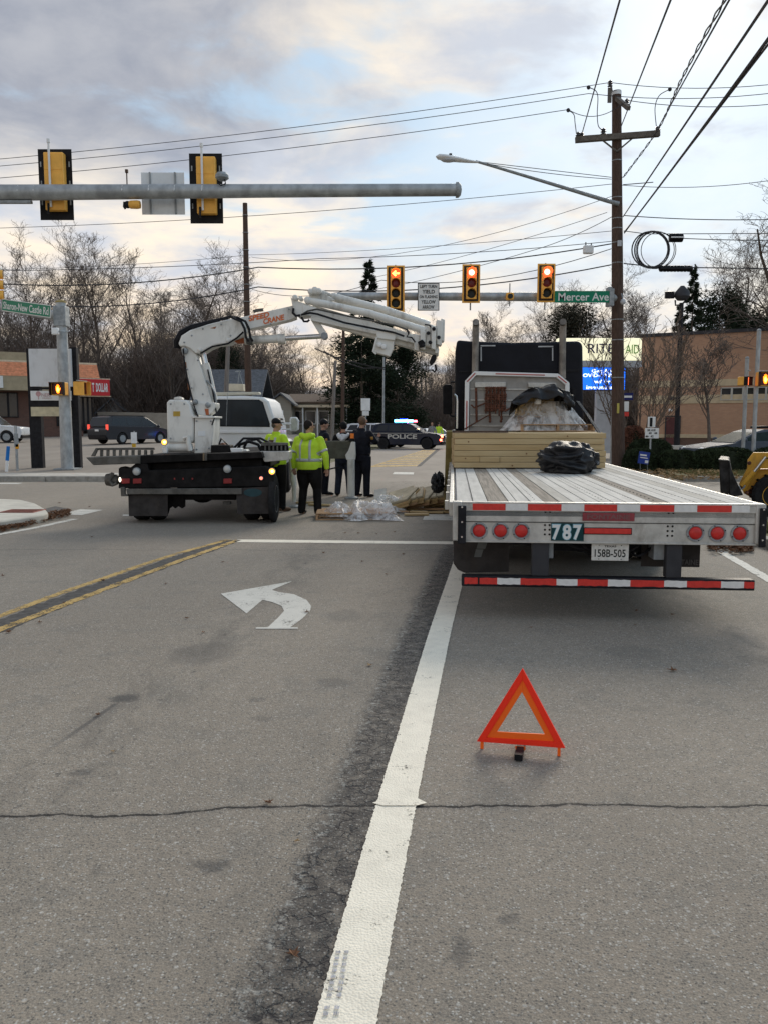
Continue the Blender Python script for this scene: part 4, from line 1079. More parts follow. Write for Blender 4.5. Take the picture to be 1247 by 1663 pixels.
# far mast arm, its pole stands behind the wooden pole
xm = P(1003, 482, 30.2).x
far = thing('mast_arm', 'grey galvanised mast arm carrying the lit signals, behind the wooden pole', 'mast arm', (X(986, 29), 29., .1))
a, b = P(548, 481, 29), P(992, 482.5, 29)
MB().path([a, a.lerp(b, .5), b], [.125, .145, .165], 14).build('arm', M_galv, far, True, world=True)
xq = P(1002, 560, 29.95).x
MB().path([(xq, 29.95, .1), (xq, 29.95, b.z + .3)], [.16, .14], 14).build('pole', M_galv, far, True, world=True)
MB().tube((b.x, 29.0, b.z), (xq, 29.9, b.z), .13, n=12).build('arm_elbow', M_galv, far, True, world=True)
MB().lathe([(.16, 0), (.16, .06), (.1, .12)], (xq, 29.95, b.z + .3), 'z', 14).build('pole_cap', M_galvd, far, world=True)
MB().b2(b.x - .15, b.x - .02, 28.82, 29.18, b.z - .32, b.z + .32).build('flange', M_galvd, far, world=True)
# detector on the far arm
dt = thing('arm_detector', 'small yellow detector on the far arm between the two red signals', 'detector', tuple(P(827, 482, 28.7)))
MB().b2(-.13, .13, -.12, .1, -.11, .13).build('housing', M_yel, dt, bevel=.03)
MB().lathe([(.085, -.17), (.09, -.121)], (0, 0, 0), 'y', 16).build('lens', M_dk, dt)
MB().tube((0, .02, -.32), (0, .02, .45), .02).build('bracket', M_galvd, dt)
cm = thing('arm_camera', 'small white camera under the green street name sign by the wooden pole', 'camera', tuple(P(1011, 490, 28.6)))
MB().ball((0, 0, 0), (.09, .12, .1)).build('housing', M_pyl, cm, smooth=True); MB().tube((0, 0, .05), (0, .2, .3), .02).build('bracket', M_galvd, cm)

def board(px0, px1, py0, py1, Y, th=.01):
    a, b = P(px0, py1, Y), P(px1, py0, Y); return a, b
def flat_sign(name, label, cat, px0, px1, py0, py1, Y, face, border=None, group=None, post=None):
    a, b = P(px0, py1, Y), P(px1, py0, Y)
    t = thing(name, label, cat, ((a.x + b.x) / 2, Y, post if post is not None else a.z), 0, group)
    z0 = a.z - (post if post is not None else a.z); hw = (b.x - a.x) / 2; hh_ = b.z - a.z
    if border:
        MB().b2(-hw, hw, -.004, .006, z0, z0 + hh_).build('border', border, t, bevel=.003)
        bw = min(hw, hh_) * .07
        MB().b2(-hw + bw, hw - bw, -.008, -.0045, z0 + bw, z0 + hh_ - bw).build('face', face, t)
    else: MB().b2(-hw, hw, -.006, .006, z0, z0 + hh_).build('face', face, t, bevel=.003)
    return t, (a + b) / 2, hw, hh_
# LEFT TURN YIELD sign
t, c, hw, hh_ = flat_sign('regulatory_sign', 'white sign reading left turn yield on flashing yellow arrow', 'sign', 677.5, 713, 459.5, 504.5, 28.7, M_sgw, M_sgb)
for i, (s_, fs) in enumerate((('LEFT TURN', .10), ('YIELD', .125), ('ON FLASHING', .10), ('YELLOW', .12), ('ARROW', .12))):
    text(s_, 'lettering', M_sgb, (c.x, 28.69, c.z + hh_ * (.37 - i * .185)), hw * (1.55, 1.15, 1.65, 1.3, 1.1)[i], fs, t, bold=.02)
MB().b2(-.04, .04, .007, .14, .1, hh_ - .1).build('bracket', M_galvd, t)
# Mercer Ave
t, c, hw, hh_ = flat_sign('street_name_sign', 'green street sign reading Mercer Ave on the far arm', 'sign', 900, 989, 472.5, 491.5, 28.55, M_grn, None)
text('Mercer Ave', 'lettering', M_sgw, (c.x + .05, 28.543, c.z), 1.72, .265, t, bold=.012)

MB().b2(hw + .005, hw + .16, -.03, .25, -.1, hh_ + .08).build('clamp', M_galvd, t)

# near mast arm: comes in from the left, seen from behind
YN = 16.3
nm = thing('mast_arm', 'big grey mast arm crossing the sky from the left, seen from behind', 'mast arm', (-11.6, YN, 0))
a, b = P(-330, 308, YN), P(744, 308.5, YN)
k0, k1 = P(0, 313, YN), P(430, 310, YN)
MB().path([Vector((-11.6, YN, k0.z - .1)), k0, k1, b], [.165, .150, .125, .115], 18).build('arm', M_galv, nm, True, world=True)
MB().lathe([(.02, .06), (.10, .045), (.145, .0), (.145, -.05)], (b.x, YN, b.z), 'x', 18).build('end_cap', M_galvd, nm, True, world=True)
MB().path([(-11.6, YN, 0), (-11.6, YN, 7.0)], [.22, .17], 16).build('pole', M_galv, nm, True, world=True)
MB().b2(-11.9, -11.3, YN - .3, YN + .3, 0, .06).build('base_plate', M_galvd, nm, world=True)
for px_ in (28, 54, 198, 241, 283, 328): 
    q = P(px_, 305, YN - .15); MB().tube((q.x, YN - .1, q.z + .06), (q.x, YN - .148, q.z - .05), .008, n=6).build('band_strap', M_whtc, nm, world=True)
def signal_back(px, px1, py0, py1, label):
    a, b = P(px, py1, YN + .35), P(px1, py0, YN + .35); w = b.x - a.x; h = b.z - a.z
    t = thing('traffic_signal', label, 'traffic light', ((a.x + b.x) / 2, YN + .35, a.z), 0, 'traffic signals on the near arm, seen from behind')
    MB().b2(-w / 2, w / 2, 0, .012, 0, h).build('backplate', M_blkp, t, bevel=.03)
    MB().b2(-w / 2 + .012, w / 2 - .012, .0125, .016, .012, h - .012).build('backplate_rim', M_yel, t)
    hw = w * .285
    MB().b2(-hw + .03, hw + .03, -.17, -.001, h * .115, h * .92).build('housing', M_yel, t, bevel=.015)
    for i in range(3):
        z = h * .115 + (h * .805) * (i + .5) / 3
        MB().b2(-hw + .05, hw + .01, -.178, -.171, z - .15, z + .15).build('door', M_yel, t, bevel=.006)
        MB().lathe([(.14, .1), (.15, .017)], (.03, 0, z), 'y', 18).build('visor', M_yel, t)
        for s_ in (-1, 1): MB().b2(s_ * w * .42 - .012, s_ * w * .42 + .012, -.008, -.001, z - .05, z + .05).build('louvre_slot', M_galvd, t)
    MB().tube((-.03, -.21, -.0 + h * .15), (-.03, -.21, h + .05), .022).tube((-.03, -.21, h + .05), (-.03, -.21, h + .12), .032).build('hanger_tube', M_whtc, t)
    MB().tube((-.085, -.21, h * .05), (-.085, -.2, h * .2), .02).build('cable_loop', M_blk, t)
    return t
signal_back(66.5, 116.5, 242, 357.5, 'yellow and black signal seen from behind, left one on the near arm')
signal_back(310, 361, 249, 363, 'yellow and black signal seen from behind, right one on the near arm')
# back of the sign hung on the near arm
M_sback = mat('sign_back_aluminium', (.72, .74, .75), .5, .0, .08, 3, dirt=.15)
a, b = P(231.5, 348.5, YN + .3), P(299.5, 280, YN + .3)
t = thing('regulatory_sign', 'square pale sign seen from the back, hung on the near arm', 'sign', (a.x, YN + .3, a.z))
MB().b2(0, b.x - a.x, 0, .008, 0, b.z - a.z).build('sign_plate', M_sback, t, bevel=.003)
for q in (.21, .79): MB().b2((b.x - a.x) * q - .015, (b.x - a.x) * q + .015, -.03, -.001, 0, b.z - a.z).build('stiffener', M_galvd, t)
a, b = P(-60, 331.5, YN + .05), P(53.5, 321, YN + .05)
t = thing('street_name_sign', 'edge of a sign plate clamped under the near arm at the left', 'sign', (a.x, YN, a.z))
MB().b2(0, b.x - a.x, -.05, .05, 0, .05).build('sign_plate', M_galvd, t)
# preemption detector and dome on the near arm
c = P(207, 300, YN)
t = thing('arm_detector', 'small yellow detector hanging under the near arm between its signals', 'detector', (c.x, YN, c.z))
MB().tube((0, 0, -.1), (0, 0, .26), .012).b2(-.025, .025, -.025, .025, .22, .28).build('rod', M_wood, t)
MB().lathe([(.05, .0), (.075, .03), (.08, .16), (.07, .22)], (0.02, 0, -.37), 'x', 14).build('housing', M_yel, t, True)
MB().ball((-.0, 0, -.37), .07).path([(-.05, -.05, -.33), (-.06, -.05, -.42), (-.03, -.05, -.46)], .02, 6).build('bracket', M_blk, t, True)
c = P(362, 288, YN)
t = thing('arm_antenna_dome', 'round grey dome device standing on the near arm beside the right signal', 'sensor', (c.x, YN, c.z))
MB().lathe([(.02, .08), (.09, .07), (.13, .02), (.13, -.03), (.08, -.07), (.02, -.08)], (0, -.05, .0), 'z', 16).build('dome', M_galvd, t, True)
MB().path([(-.07, -.13, -.14), (.0, -.16, -.2), (.08, -.13, -.15), (.06, -.1, -.07)], .012, 6).build('bracket', M_blk, t)

# left corner: mast arm pole with the arm pointing towards the viewer
Yp = 27.8; xp = X(108, Yp)
lp = thing('mast_arm', 'galvanised corner pole at the left whose arm carries the green sign', 'mast arm', (xp, Yp, .155))
MB().path([(xp, Yp, .155), (xp, Yp, Z(492, Yp))], [.21, .165], 18).build('pole', M_galv, lp, True, world=True)
MB().lathe([(.175, 0), (.175, .05), (.08, .1)], (xp, Yp, Z(492, Yp)), 'z', 16).build('pole_cap', mat('rusty_cap', (.35, .27, .12), .7, .2), lp, world=True)
za = Z(514, Yp)
aE = P(-70, 487, 31.6)
MB().path([(xp, Yp, za), Vector((xp, Yp, za)).lerp(aE, .5), aE], [.17, .145, .12], 18).build('arm', M_galv, lp, True, world=True)
MB().b2(xp - .2, xp + .2, Yp - .2, Yp + .22, za - .33, za + .33).build('flange', M_galvd, lp, bevel=.02, world=True)
MB().b2(xp - .35, xp + .35, Yp - .35, Yp + .35, .156, .2).build('base_plate', M_galvd, lp, world=True)
q0, q1 = P(4, 495, 29.2), P(83, 506, 27.35); dq = q1 - q0; Lq = dq.length
t = thing('street_name_sign', 'green sign reading Sharon-New Castle Rd hung along the left arm', 'sign', tuple((q0 + q1) / 2)); t.rotation_euler = (0, -math.atan2(dq.z, math.hypot(dq.x, dq.y)), math.atan2(dq.y, dq.x))
MB().b2(-Lq / 2, Lq / 2, -.006, .006, -.205, .205).build('border', M_sgw, t, bevel=.003)
MB().b2(-Lq / 2 + .03, Lq / 2 - .03, -.010, -.0065, -.18, .18).build('face', M_grn, t)
text('Sharon-New Castle Rd', 'lettering', M_sgw, (0, -.0105, 0), Lq - .22, .25, t, world=False, bold=.012)
for q in (-.55, .55): MB().b2(q - .05, q + .05, .007, .22, -.12, .12).build('bracket', M_galvd, t)
t = thing('traffic_signal', 'yellow signal cut by the left edge, its dark visors facing right', 'traffic light', (X(3, 29.2), 29.2, Z(487, 29.2)), R(18), 'traffic signals on the left corner arm')
hh_ = Z(437, 29.2) - Z(487, 29.2)
for i in range(3):
    z = hh_ * (i + .5) / 3
    MB().b2(-.2, .06, -.17, .17, z - hh_ / 6 + .004, z + hh_ / 6 - .004).build('housing_section', M_yel, t, bevel=.03)
    MB().lathe([(.14, .061), (.155, .061), (.155, .30), (.14, .24)], (0, 0, z), 'x', 16).build('visor', M_yel, t, True)
    MB().lathe([(.06, .30), (.138, .29), (.138, .10)], (0, 0, z), 'x', 16).build('lens', M_blkp, t, True)
MB().tube((-.1, 0, hh_), (-.1, 0, hh_ + .12), .03).build('hanger', M_yel, t)
# camera under the arm
c = P(91, 538, 27.3)
t = thing('arm_camera', 'small white camera on the left corner pole below the green sign', 'camera', tuple(c))
MB().b2(-.12, .1, -.08, .08, -.11, .11).build('housing', M_whtc, t, bevel=.03); MB().tube((.1, 0, 0), (.30, .3, .02), .025).build('bracket', M_galv, t)
# pedestrian signals
def ped(px, py0, py1, Y, label, w=.40, lit=True, rz=0., back=False, z=None):
    c = P(px, (py0 + py1) / 2, Y); h = Z(py0, Y) - Z(py1, Y)
    t = thing('pedestrian_signal', label, 'pedestrian signal', (c.x, Y, c.z), rz, 'pedestrian signals')
    MB().b2(-w / 2, w / 2, -.05, .20, -h / 2, h / 2).build('housing', M_yel, t, bevel=.02)
    MB().b2(-w / 2 + .03, w / 2 - .03, -.056, -.0505, -h / 2 + .03, h / 2 - .03).build('screen', mat('ped_screen', (.09, .02, .012), .3), t)
    MB().b2(-w / 2, w / 2, -.22, -.05, h / 2 - .012, h / 2).b2(-w / 2, -w / 2 + .012, -.2, -.05, -h / 2, h / 2).b2(w / 2 - .012, w / 2, -.2, -.05, -h / 2, h / 2).build('visor', M_blkp if not back else M_yel, t)
    if lit:
        s_ = h * .36; m = MB(); 
        hand = [(-.25, -.95), (.35, -.95), (.55, -.4), (.85, .1), (.65, .25), (.42, -.05), (.40, .75), (.22, .8), (.18, .1), (.12, .95), (-.07, .97), (-.10, .12), (-.18, .85), (-.36, .83), (-.34, .05), (-.44, .55), (-.6, .5), (-.55, -.35)]
        m.prism([(a * s_ * .75, b * s_) for a, b in hand], -.062, -.0565, 'y').build('lit_hand', M_lo, t)
        MB().prism([(a * s_ * .42, b * s_ * .5 - .02) for a, b in hand], -.066, -.0625, 'y').build('hand_glow', M_loy, t)
    return t
ped(96, 621, 642, 27.5, 'lit orange hand signal on the left corner pole', .48, rz=R(-6))
p2 = ped(134, 620, 642, 27.7, 'yellow pedestrian signal facing right, on the left corner pole', .42, lit=False, rz=R(78), back=True)
MB().b2(-.28, .28, -.03, .03, .245, .27).build('bracket', M_galv, p2)
ped(1241, 604, 627, 28.6, 'lit orange hand signal at the right edge on the galvanised pole', .48)
pr = ped(1209, 612, 626, 29.0, 'narrow side view of a lit pedestrian signal on the shorter pole', .30, lit=False, rz=R(35))
MB().b2(-.12, .12, -.07, -.0665, -.13, .13).build('lit_edge', mat('dim_orange', (.9, .15, .05), .5, emit=1.2), pr)
# right corner galvanised poles
for px_, top, Y, lab, r in ((1224, 538, 28.9, 'taller galvanised signal pole at the right edge behind the loader', .07), (1207, 583, 29.3, 'shorter galvanised pole left of the taller one behind the loader', .066)):
    t = thing('signal_pole', lab, 'pole', (X(px_, Y), Y, .13), 0, 'galvanised poles at the right corner')
    MB().tube((0, 0, 0), (0, 0, Z(top, Y) - .13), r, n=14).build('pole', M_galv, t, True)
    MB().lathe([(r * 1.05, 0), (r * 1.05, .05), (r * .3, .09)], (0, 0, Z(top, Y) - .13), 'z', 14).build('pole_cap', M_galvd, t)
    MB().lathe([(r * 2.4, 0), (r * 2.2, .05), (r * 1.1, .16)], (0, 0, 0), 'z', 14).build('pole_base', M_galvd, t)
    for py_ in ((603, 627) if px_ == 1224 else (602,)):
        MB().tube((0, 0, Z(py_, Y) - .13), (.5 if px_ == 1224 else .1, -.1, Z(py_, Y) - .13), .022, n=8).build('bracket', M_galvd, t)

# ------------------------------------------------------------------ utility poles and wires
YU = 29.4; xu = X(1002, YU)
up = thing('utility_pole', 'tall brown wooden utility pole with crossarm right of the signals', 'utility pole', (xu, YU, .1))
zt = Z(148, YU)
PB, PT = P(1003, 762, YU), P(1000.5, 148, YU); PB.z = .1
px_at = lambda z: PB.lerp(PT, (z - PB.z) / (PT.z - PB.z))
MB().path([PB, PB.lerp(PT, .5), PT], [.235, .20, .155], 16).build('pole', M_wood, up, True, world=True)
MB().lathe([(.163, 0), (.163, .12)], tuple(px_at(zt - .14)), 'z', 14).build('pole_cap', M_sback, up, world=True)
M_xarm = mat('crossarm_wood', (.13, .115, .10), .9, 0, .25, 6)
a, b = P(934, 227, YU - .2), P(1070, 217, YU - .2)
MB().path([a, b], .13, 4).build('crossarm', M_xarm, up, world=True)
for s_ in ((978, 228), (1027, 224)):
    MB().tube(P(s_[0], s_[1], YU - .2), P(1001, 246, YU - .24), .03, n=6).build('brace', M_xarm, up, world=True)
MB().path([P(1001, 160, YU - .2), P(1020, 176, YU - 1.2)], .09, 4).build('top_arm', M_xarm, up, world=True)
MB().tube(P(993, 148, YU - .17), P(991, 136, YU - .17), .03, n=6).b2(P(993, 0, YU).x - .1, P(993, 0, YU).x + .03, YU - .2, YU - .15, Z(170, YU), Z(146, YU)).build('top_bracket', M_xarm, up, world=True)
M_ins = mat('insulator', (.10, .10, .11), .3, 0, .1)
for (q, r_) in (((938, 219), .07), ((944, 220), .07), ((979, 213), .08), ((1067, 210), .08), ((990, 135), .07), ((1017, 165), .07)):
    c = P(q[0], q[1], YU - .2)
    MB().lathe([(r_ * .5, -.12), (r_ * 1.3, -.10), (r_ * .6, -.05), (r_ * 1.3, -.02), (r_ * .6, .02), (r_ * 1.1, .05), (r_ * .3, .1)], tuple(c), 'z', 10).build('insulator', M_ins, up, world=True)
for py_ in (150, 262, 322, 356, 372, 395, 428, 520, 553, 614): c_ = px_at(Z(py_, YU)); r_ = .244 - .082 * (c_.z / PT.z); MB().lathe([(r_, 0), (r_, .03)], tuple(c_), 'z', 14).build('steel_band', M_galvd, up, world=True)
q = P(1003, 663, YU - .24); MB().box((q.x, q.y, q.z), (.08, .02, .35)).build('pole_tag', mat('yellow_tag', (.5, .42, .1), .6), up, world=True)
q = P(1003, 395, YU - .22); MB().box((q.x + .05, q.y, q.z), (.14, .03, .2)).build('pole_tag', M_pyl, up, world=True)
# second, plainer pole
YV = 45.; xv = X(405, YV)
up2 = thing('utility_pole', 'bare wooden pole without crossarm behind the crane boom', 'utility pole', (xv, YV, 0))
MB().path([(0, 0, 0), (0, 0, Z(330, YV))], [.21, .125], 12).build('pole', M_wood, up2, True)
for i in range(6): MB().lathe([(.20 - i * .01, 0), (.20 - i * .01, .03)], (0, 0, 8.2 + i * .9), 'z', 12).build('steel_band', M_galvd, up2)
def pole(name, label, p0, p1, Y0, r, m, group=None, Y1=None, g=0.):
    b_ = P(p0[0], p0[1], Y0); t_ = P(p1[0], p1[1], Y1 or Y0); b_.z = g
    t = thing(name, label, 'utility pole' if 'utility' in name else 'pole', tuple(b_), 0, group)
    MB().path([(0, 0, 0), tuple(t_ - b_)], [r, r * .7], 10).build('pole', m, t, True); return t
M_wg = mat('silvered_wood', (.20, .18, .165), .9, 0, .25, 5, stretch=(4, 4, .4))
pole('utility_pole', 'leaning pale grey pole between crane column and wooden pole', (362, 640), (371, 560), 50, .17, M_wg, 'grey poles behind the crane')
pole('utility_pole', 'leaning pale pole above the officers below the crane boom', (538, 700), (545, 586), 52, .13, M_wg, 'grey poles behind the crane')
pole('utility_pole', 'straight dark pole just right of the leaning pale one, behind the officers', (556, 700), (558, 536), 66, .16, M_wood, 'grey poles behind the crane')
pole('lamp_post', 'grey steel post behind the police car lights', (622, 690), (623, 580), 75, .12, M_galv)
for px_, top, Y, lab in ((683, 590, 130, 'far pole left of the end of the road'), (690, 600, 150, 'second far pole, leaning, near the end of the road'), (697, 612, 190, 'third far pole beside the end of the road'), (709, 625, 240, 'furthest pole at the end of the road')):
    pole('utility_pole', lab, (px_ + 2, 690), (px_, top), Y, .16, M_wg, 'far poles along the road')
# street lamp arm on the main pole
lampo = thing('street_lamp', 'street lamp on a long sloping arm fixed to the wooden pole', 'street lamp', tuple(P(996, 330, YU - .2)))
MB().path([P(1004, 331, YU - .24), P(985, 326, YU - .3), P(880, 294, YU - .8), P(800, 270, YU - 1.3), P(772, 262, YU - 1.45)], [.075, .07, .055, .045, .04], 10).build('arm', M_galvd, lampo, True, world=True)
c = P(742, 257.5, YU - 1.6)
MB().path([P(776, 263.5, YU - 1.45), P(762, 262, YU - 1.5), P(745, 259.5, YU - 1.55), P(725, 256.5, YU - 1.6), P(712, 254.5, YU - 1.65), P(708, 254, YU - 1.7)], [.05, .09, .14, .18, .15, .04], 14, flat=.55).build('lamp_head', M_sback, lampo, True, world=True)
MB().ball(P(728, 260, YU - 1.6), (.26, .16, .07)).build('lamp_glass', M_pyl, lampo, True, world=True)
MB().tube(P(731, 253, YU - 1.6), P(731, 249.5, YU - 1.6), .05).build('photocell', M_blk, lampo, world=True)

def wire(pts, r=.014, sag=.0, label='thin overhead wire', grp='overhead wires', n=14, m=M_cable, twist=0.):
    """pts: list of (px, py, Y)"""
    w = [P(*p) for p in pts]; out = []
    for i in range(len(w) - 1):
        a, b = w[i], w[i + 1]; L = (b - a).length
        for j in range(n if i < len(w) - 2 else n + 1):
            t = j / n; q = a.lerp(b, t); q.z -= sag * 4 * t * (1 - t)
            out.append(q)
    o = MB().path(out, r, 5, False).build('overhead_wire', m, fix=False, smooth=True)
    return tag(o, label, 'wire', grp)
wire([(-330, 283, 33), (990, 134, YU), (1400, 113, 27)], .012, .35, 'top wire crossing the whole sky to the tip of the wooden pole', 'high cross wires')
wire([(-330, 293, 33), (955, 152, YU - .6), (1400, 127, 27)], .012, .35, 'second wire crossing the sky just above the crossarm', 'high cross wires')
wire([(-330, 311, 33), (922, 178, YU - .9), (1017, 163, YU - .9), (1400, 145, 27)], .012, .35, 'third wire crossing the sky below the other two', 'high cross wires')
wire([(944, 218, YU - .2), (1012, -22, 12)], .016, .0, 'steep wire rising from the left end of the crossarm', 'wires running overhead towards the viewer')
wire([(1008, 205, YU - .3), (1100, -30, 11)], .016, .0, 'steep wire rising from the pole between crossarm ends', 'wires running overhead towards the viewer')
wire([(1067, 209, YU - .2), (1200, -30, 11)], .016, .0, 'steep wire rising from the right end of the crossarm', 'wires running overhead towards the viewer')
wire([(1011, 352, YU - .2), (1275, -42, 8)], .018, .0, 'long diagonal wire from the pole to the top right corner', 'wires running overhead towards the viewer')
wire([(1013, 377, YU - .2), (1300, -10, 8)], .022, .03, 'thick diagonal cable from the pole to the right edge', 'wires running overhead towards the viewer')
wire([(1013, 379, YU - .2), (1305, -4, 8)], .014, -.02, 'second strand beside the thick diagonal cable', 'wires running overhead towards the viewer')
# twisted triplex
tw = [P(1011, 288, YU), P(1066, 213, 27), P(1106, 128, 19), P(1192, -30, 11)]
tp = catmull(tw, 26); 
for s_ in (0, 1):
    pp = [q + Vector((math.cos(i * .8 + s_ * 3.14) * .022, 0, math.sin(i * .8 + s_ * 3.14) * .022)) for i, q in enumerate(tp)]
    tag(MB().path(pp, .014, 5, False).build('overhead_wire', M_cable, fix=False, smooth=True), ('first', 'second')[s_] + ' strand of the twisted cable winding up past the right crossarm end', 'wire', 'twisted cable strands')
mid = 'cables at signal height'
wire([(-60, 439, 36), (405, 414, 45), (994, 375, YU)], .010, .15, 'thin cable from the plain pole rising to the big pole', mid)
wire([(-60, 457, 30), (420, 434, 31), (992, 396, YU - .2)], .021, .35, 'thick cable above the red signals carrying the small grey box', mid)
wire([(-60, 487, 30), (420, 466, 31), (992, 430, YU - .2)], .021, .45, 'lower thick cable passing across the signal heads', mid)
wire([(-60, 440, 30), (520, 420, 30.5), (992, 392, YU)], .012, .1, 'thin cable just above the thick one', mid)
wire([(410, 470, 45), (620, 455, 36), (992, 404, YU - .1)], .014, .5, 'cable sagging from the plain pole to the big pole behind the signals', mid)
wire([(410, 418, 45), (995, 318, YU)], .010, .9, 'slack service wire between the two wooden poles', mid)
wire([(600, 452, 38), (985, 345, YU)], .010, .15, 'wire slanting up to the pole from above the arrow signal', mid)
wire([(610, 470, 38), (860, 408, 32), (993, 352, YU)], .012, .1, 'second slanting wire above the signals', mid)
wire([(-60, 372, 34), (992, 299, YU), (1320, 281, 27)], .011, .25, 'faint wire crossing behind the near mast arm', mid)
wire([(770, 262, YU - 1.4), (992, 288, YU - .2)], .012, .0, 'stay wire from the street lamp to the pole', 'lamp stay wires')
wire([(790, 266, YU - 1.4), (992, 291, YU - .2)], .012, .06, 'second stay wire from the street lamp to the pole', 'lamp stay wires')
wire([(1012, 350, YU), (1320, 354, 28)], .016, .1, 'wire leaving the pole to the right at lamp arm height', mid)
wire([(1012, 375, YU), (1050, 380, YU), (1320, 379, 28)], .014, .0, 'wire leaving the pole to the right above the cable coil', mid)
wire([(1085, 386, YU - .3), (1320, 389, 28)], .015, .05, 'wire running right from the upper black splice case', mid)
wire([(1012, 428, YU - .3), (1070, 434, YU - .3), (1320, 437, 28)], .02, .0, 'thick cable running right below the coil', mid)
wire([(1011, 300, YU), (1060, 296, YU - .5)], .016, .0, 'short jumper right of the pole at street lamp height', mid)
# jumpers with small clamps
for (pp, lab) in (([(922, 179), (931, 186), (933, 200), (935, 216)], 'looped jumper at the left end of the crossarm'), ([(955, 142), (966, 147), (970, 158), (969, 185), (971, 205), (979, 212)], 'looped jumper between top wire and crossarm'), ([(1087, 145), (1070, 155), (1063, 175), (1065, 205)], 'looped jumper above the right end of the crossarm')):
    w = catmull([P(a, b, YU - .5) for a, b in pp], 6)
    o = tag(MB().path(w, .015, 5, False).ball(w[0], .07, 6, 5).build('jumper_wire', M_cable, smooth=True, fix=False), lab, 'wire', 'jumper wires on the pole')
# coil and splice cases
c = P(1058, 405, YU - .4)
coil = thing('cable_coil', 'coil of spare black cable hung right of the wooden pole', 'cable coil', tuple(c))
for (dx, rx, rz_) in ((0, .60, .62), (.05, .55, .60), (-.08, .62, .60), (.12, .66, .63), (.24, .60, .60)):
    pts = [Vector((dx + math.cos(a) * rx, math.sin(dx * 7) * .05, math.sin(a) * rz_ - .02 * rx)) for a in [2 * math.pi * j / 30 for j in range(31)]]
    MB().path(pts, .024 if dx < .1 else .014, 6, False).build('cable_turn', M_cable, coil, smooth=True, fix=False)
def splice(px0, px1, py, r, label):
    a, b = P(px0, py, YU - .4), P(px1, py + .5, YU - .4); t = thing('splice_case', label, 'splice case', tuple((a + b) / 2), 0, 'black splice cases')
    L = (b.x - a.x) / 2; mb = MB(); prof = [(r * .4, -L), (r * .95, -L * .93)]
    N = 9
    for j in range(N): x_ = -L * .9 + 1.8 * L * j / N; prof += [(r, x_), (r, x_ + L * .12), (r * .86, x_ + L * .125), (r * .86, x_ + L * .195)]
    prof += [(r * .95, L * .93), (r * .4, L)]
    mb.lathe(prof, (0, 0, 0), 'x', 12).build('case', M_blkp, t, True)
    MB().b2(-L * .95, L * .95, -.02 - r, -r + .01, -.03, .01).build('seam_strip', M_sback if r > .11 else M_blk, t); return t
splice(1086, 1108, 386, .15, 'short black splice case right of the coil top'); splice(1069, 1124, 436, .11, 'long black splice case below and right of the coil')
c = P(954.5, 405, YU - .5); t = thing('cable_box', 'small grey box hanging on the thick cable above the street name sign', 'junction box', tuple(c))
MB().b2(-.17, .17, -.1, .1, -.15, .13).build('box', M_sback, t, bevel=.04); MB().tube((-.09, 0, .13), (-.09, 0, .24), .02).tube((.1, 0, .1), (.1, 0, .2), .02).build('hook', M_blk, t)

# ------------------------------------------------------------------ left corner furniture
# free-standing shop sign
Ya = 28.6
fs = thing('freestanding_sign', 'blank white sign board between two black posts by the left corner', 'sign', (X(88, Ya), Ya, .155))
for (a, b, top) in ((52, 62, 566), (117, 124, 564)): wb(fs, 'post', M_blk, a, b, top, 766, Ya, .22)
wb(fs, 'blank_panel', mat('blank_panel_white', (.66, .67, .68), .5, 0, .04, 1.2, dirt=.25), 52.5, 117.5, 567, 628, Ya, .12, front=.15)
wb(fs, 'crossbar', M_blk, 50.5, 118, 629, 632.5, Ya, .1, front=.12)
p_ = wb(fs, 'shop_panel', M_sgw, 53.5, 117.5, 635, 650.5, Ya, .1, front=.14)
M_pink = mat('faded_pink_print', (.50, .30, .30), .6)
text('NERF', 'panel_lettering', M_pink, P(76.5, 641.5, Ya - .145), .36, .12, p_)
text('CHIROPRACTIC', 'panel_lettering', M_pink, P(77, 646.5, Ya - .145), .34, .035, p_)
q = P(63, 642, Ya - .145); MB().tube((q.x, q.y, q.z - .14), (q.x, q.y, q.z), .012, n=6).ball((q.x, q.y, q.z + .05), (.09, .005, .09)).build('tree_logo', M_pink, p_, world=True)
wb(fs, 'cream_panel', mat('cream_blank', (.56, .50, .34), .6), 54, 117.5, 661, 676, Ya, .1, front=.14)
wb(fs, 'dark_panel', M_blk, 62, 117.5, 651, 660.5, Ya, .1, front=.1)
def small_post(name, label, cat, px, Y, top, base, r, m, parts=(), z0=.15):
    t = thing(name, label, cat, (X(px, Y), Y, z0)); MB().tube((0, 0, 0), (0, 0, Z(top, Y) - z0), r, n=10).build('post', m, t, True)
    for nm, mm, a, b, c_, d in parts:
        p0, p1 = P(a, d, Y), P(b, c_, Y); MB().b2(p0.x - X(px, Y), p1.x - X(px, Y), -.06, -.03, p0.z - z0, p1.z - z0).build(nm, mm, t, bevel=.008)
    return t
small_post('utility_marker', 'thin grey post with orange tag beside the blue marker at the left', 'marker post', 26, 27.2, 692, 766, .045, M_galv, (('plate', M_galvd, 25, 31, 704, 726), ('orange_tag', mat('orange_tag', (.75, .33, .02), .5), 27, 32, 721, 729)))
mk = thing('utility_marker', 'white marker post with blue top leaning at the left edge', 'marker post', (X(8, 26.6), 26.6, .15), 0)
MB().path([(0, 0, 0), (.04, 0, .36)], .05, 10).build('lower_tube', M_whtc, mk, True); MB().path([(.04, 0, .36), (.10, 0, .82)], .055, 10).build('blue_top', mat('marker_blue', (.01, .16, .5), .5), mk, True)
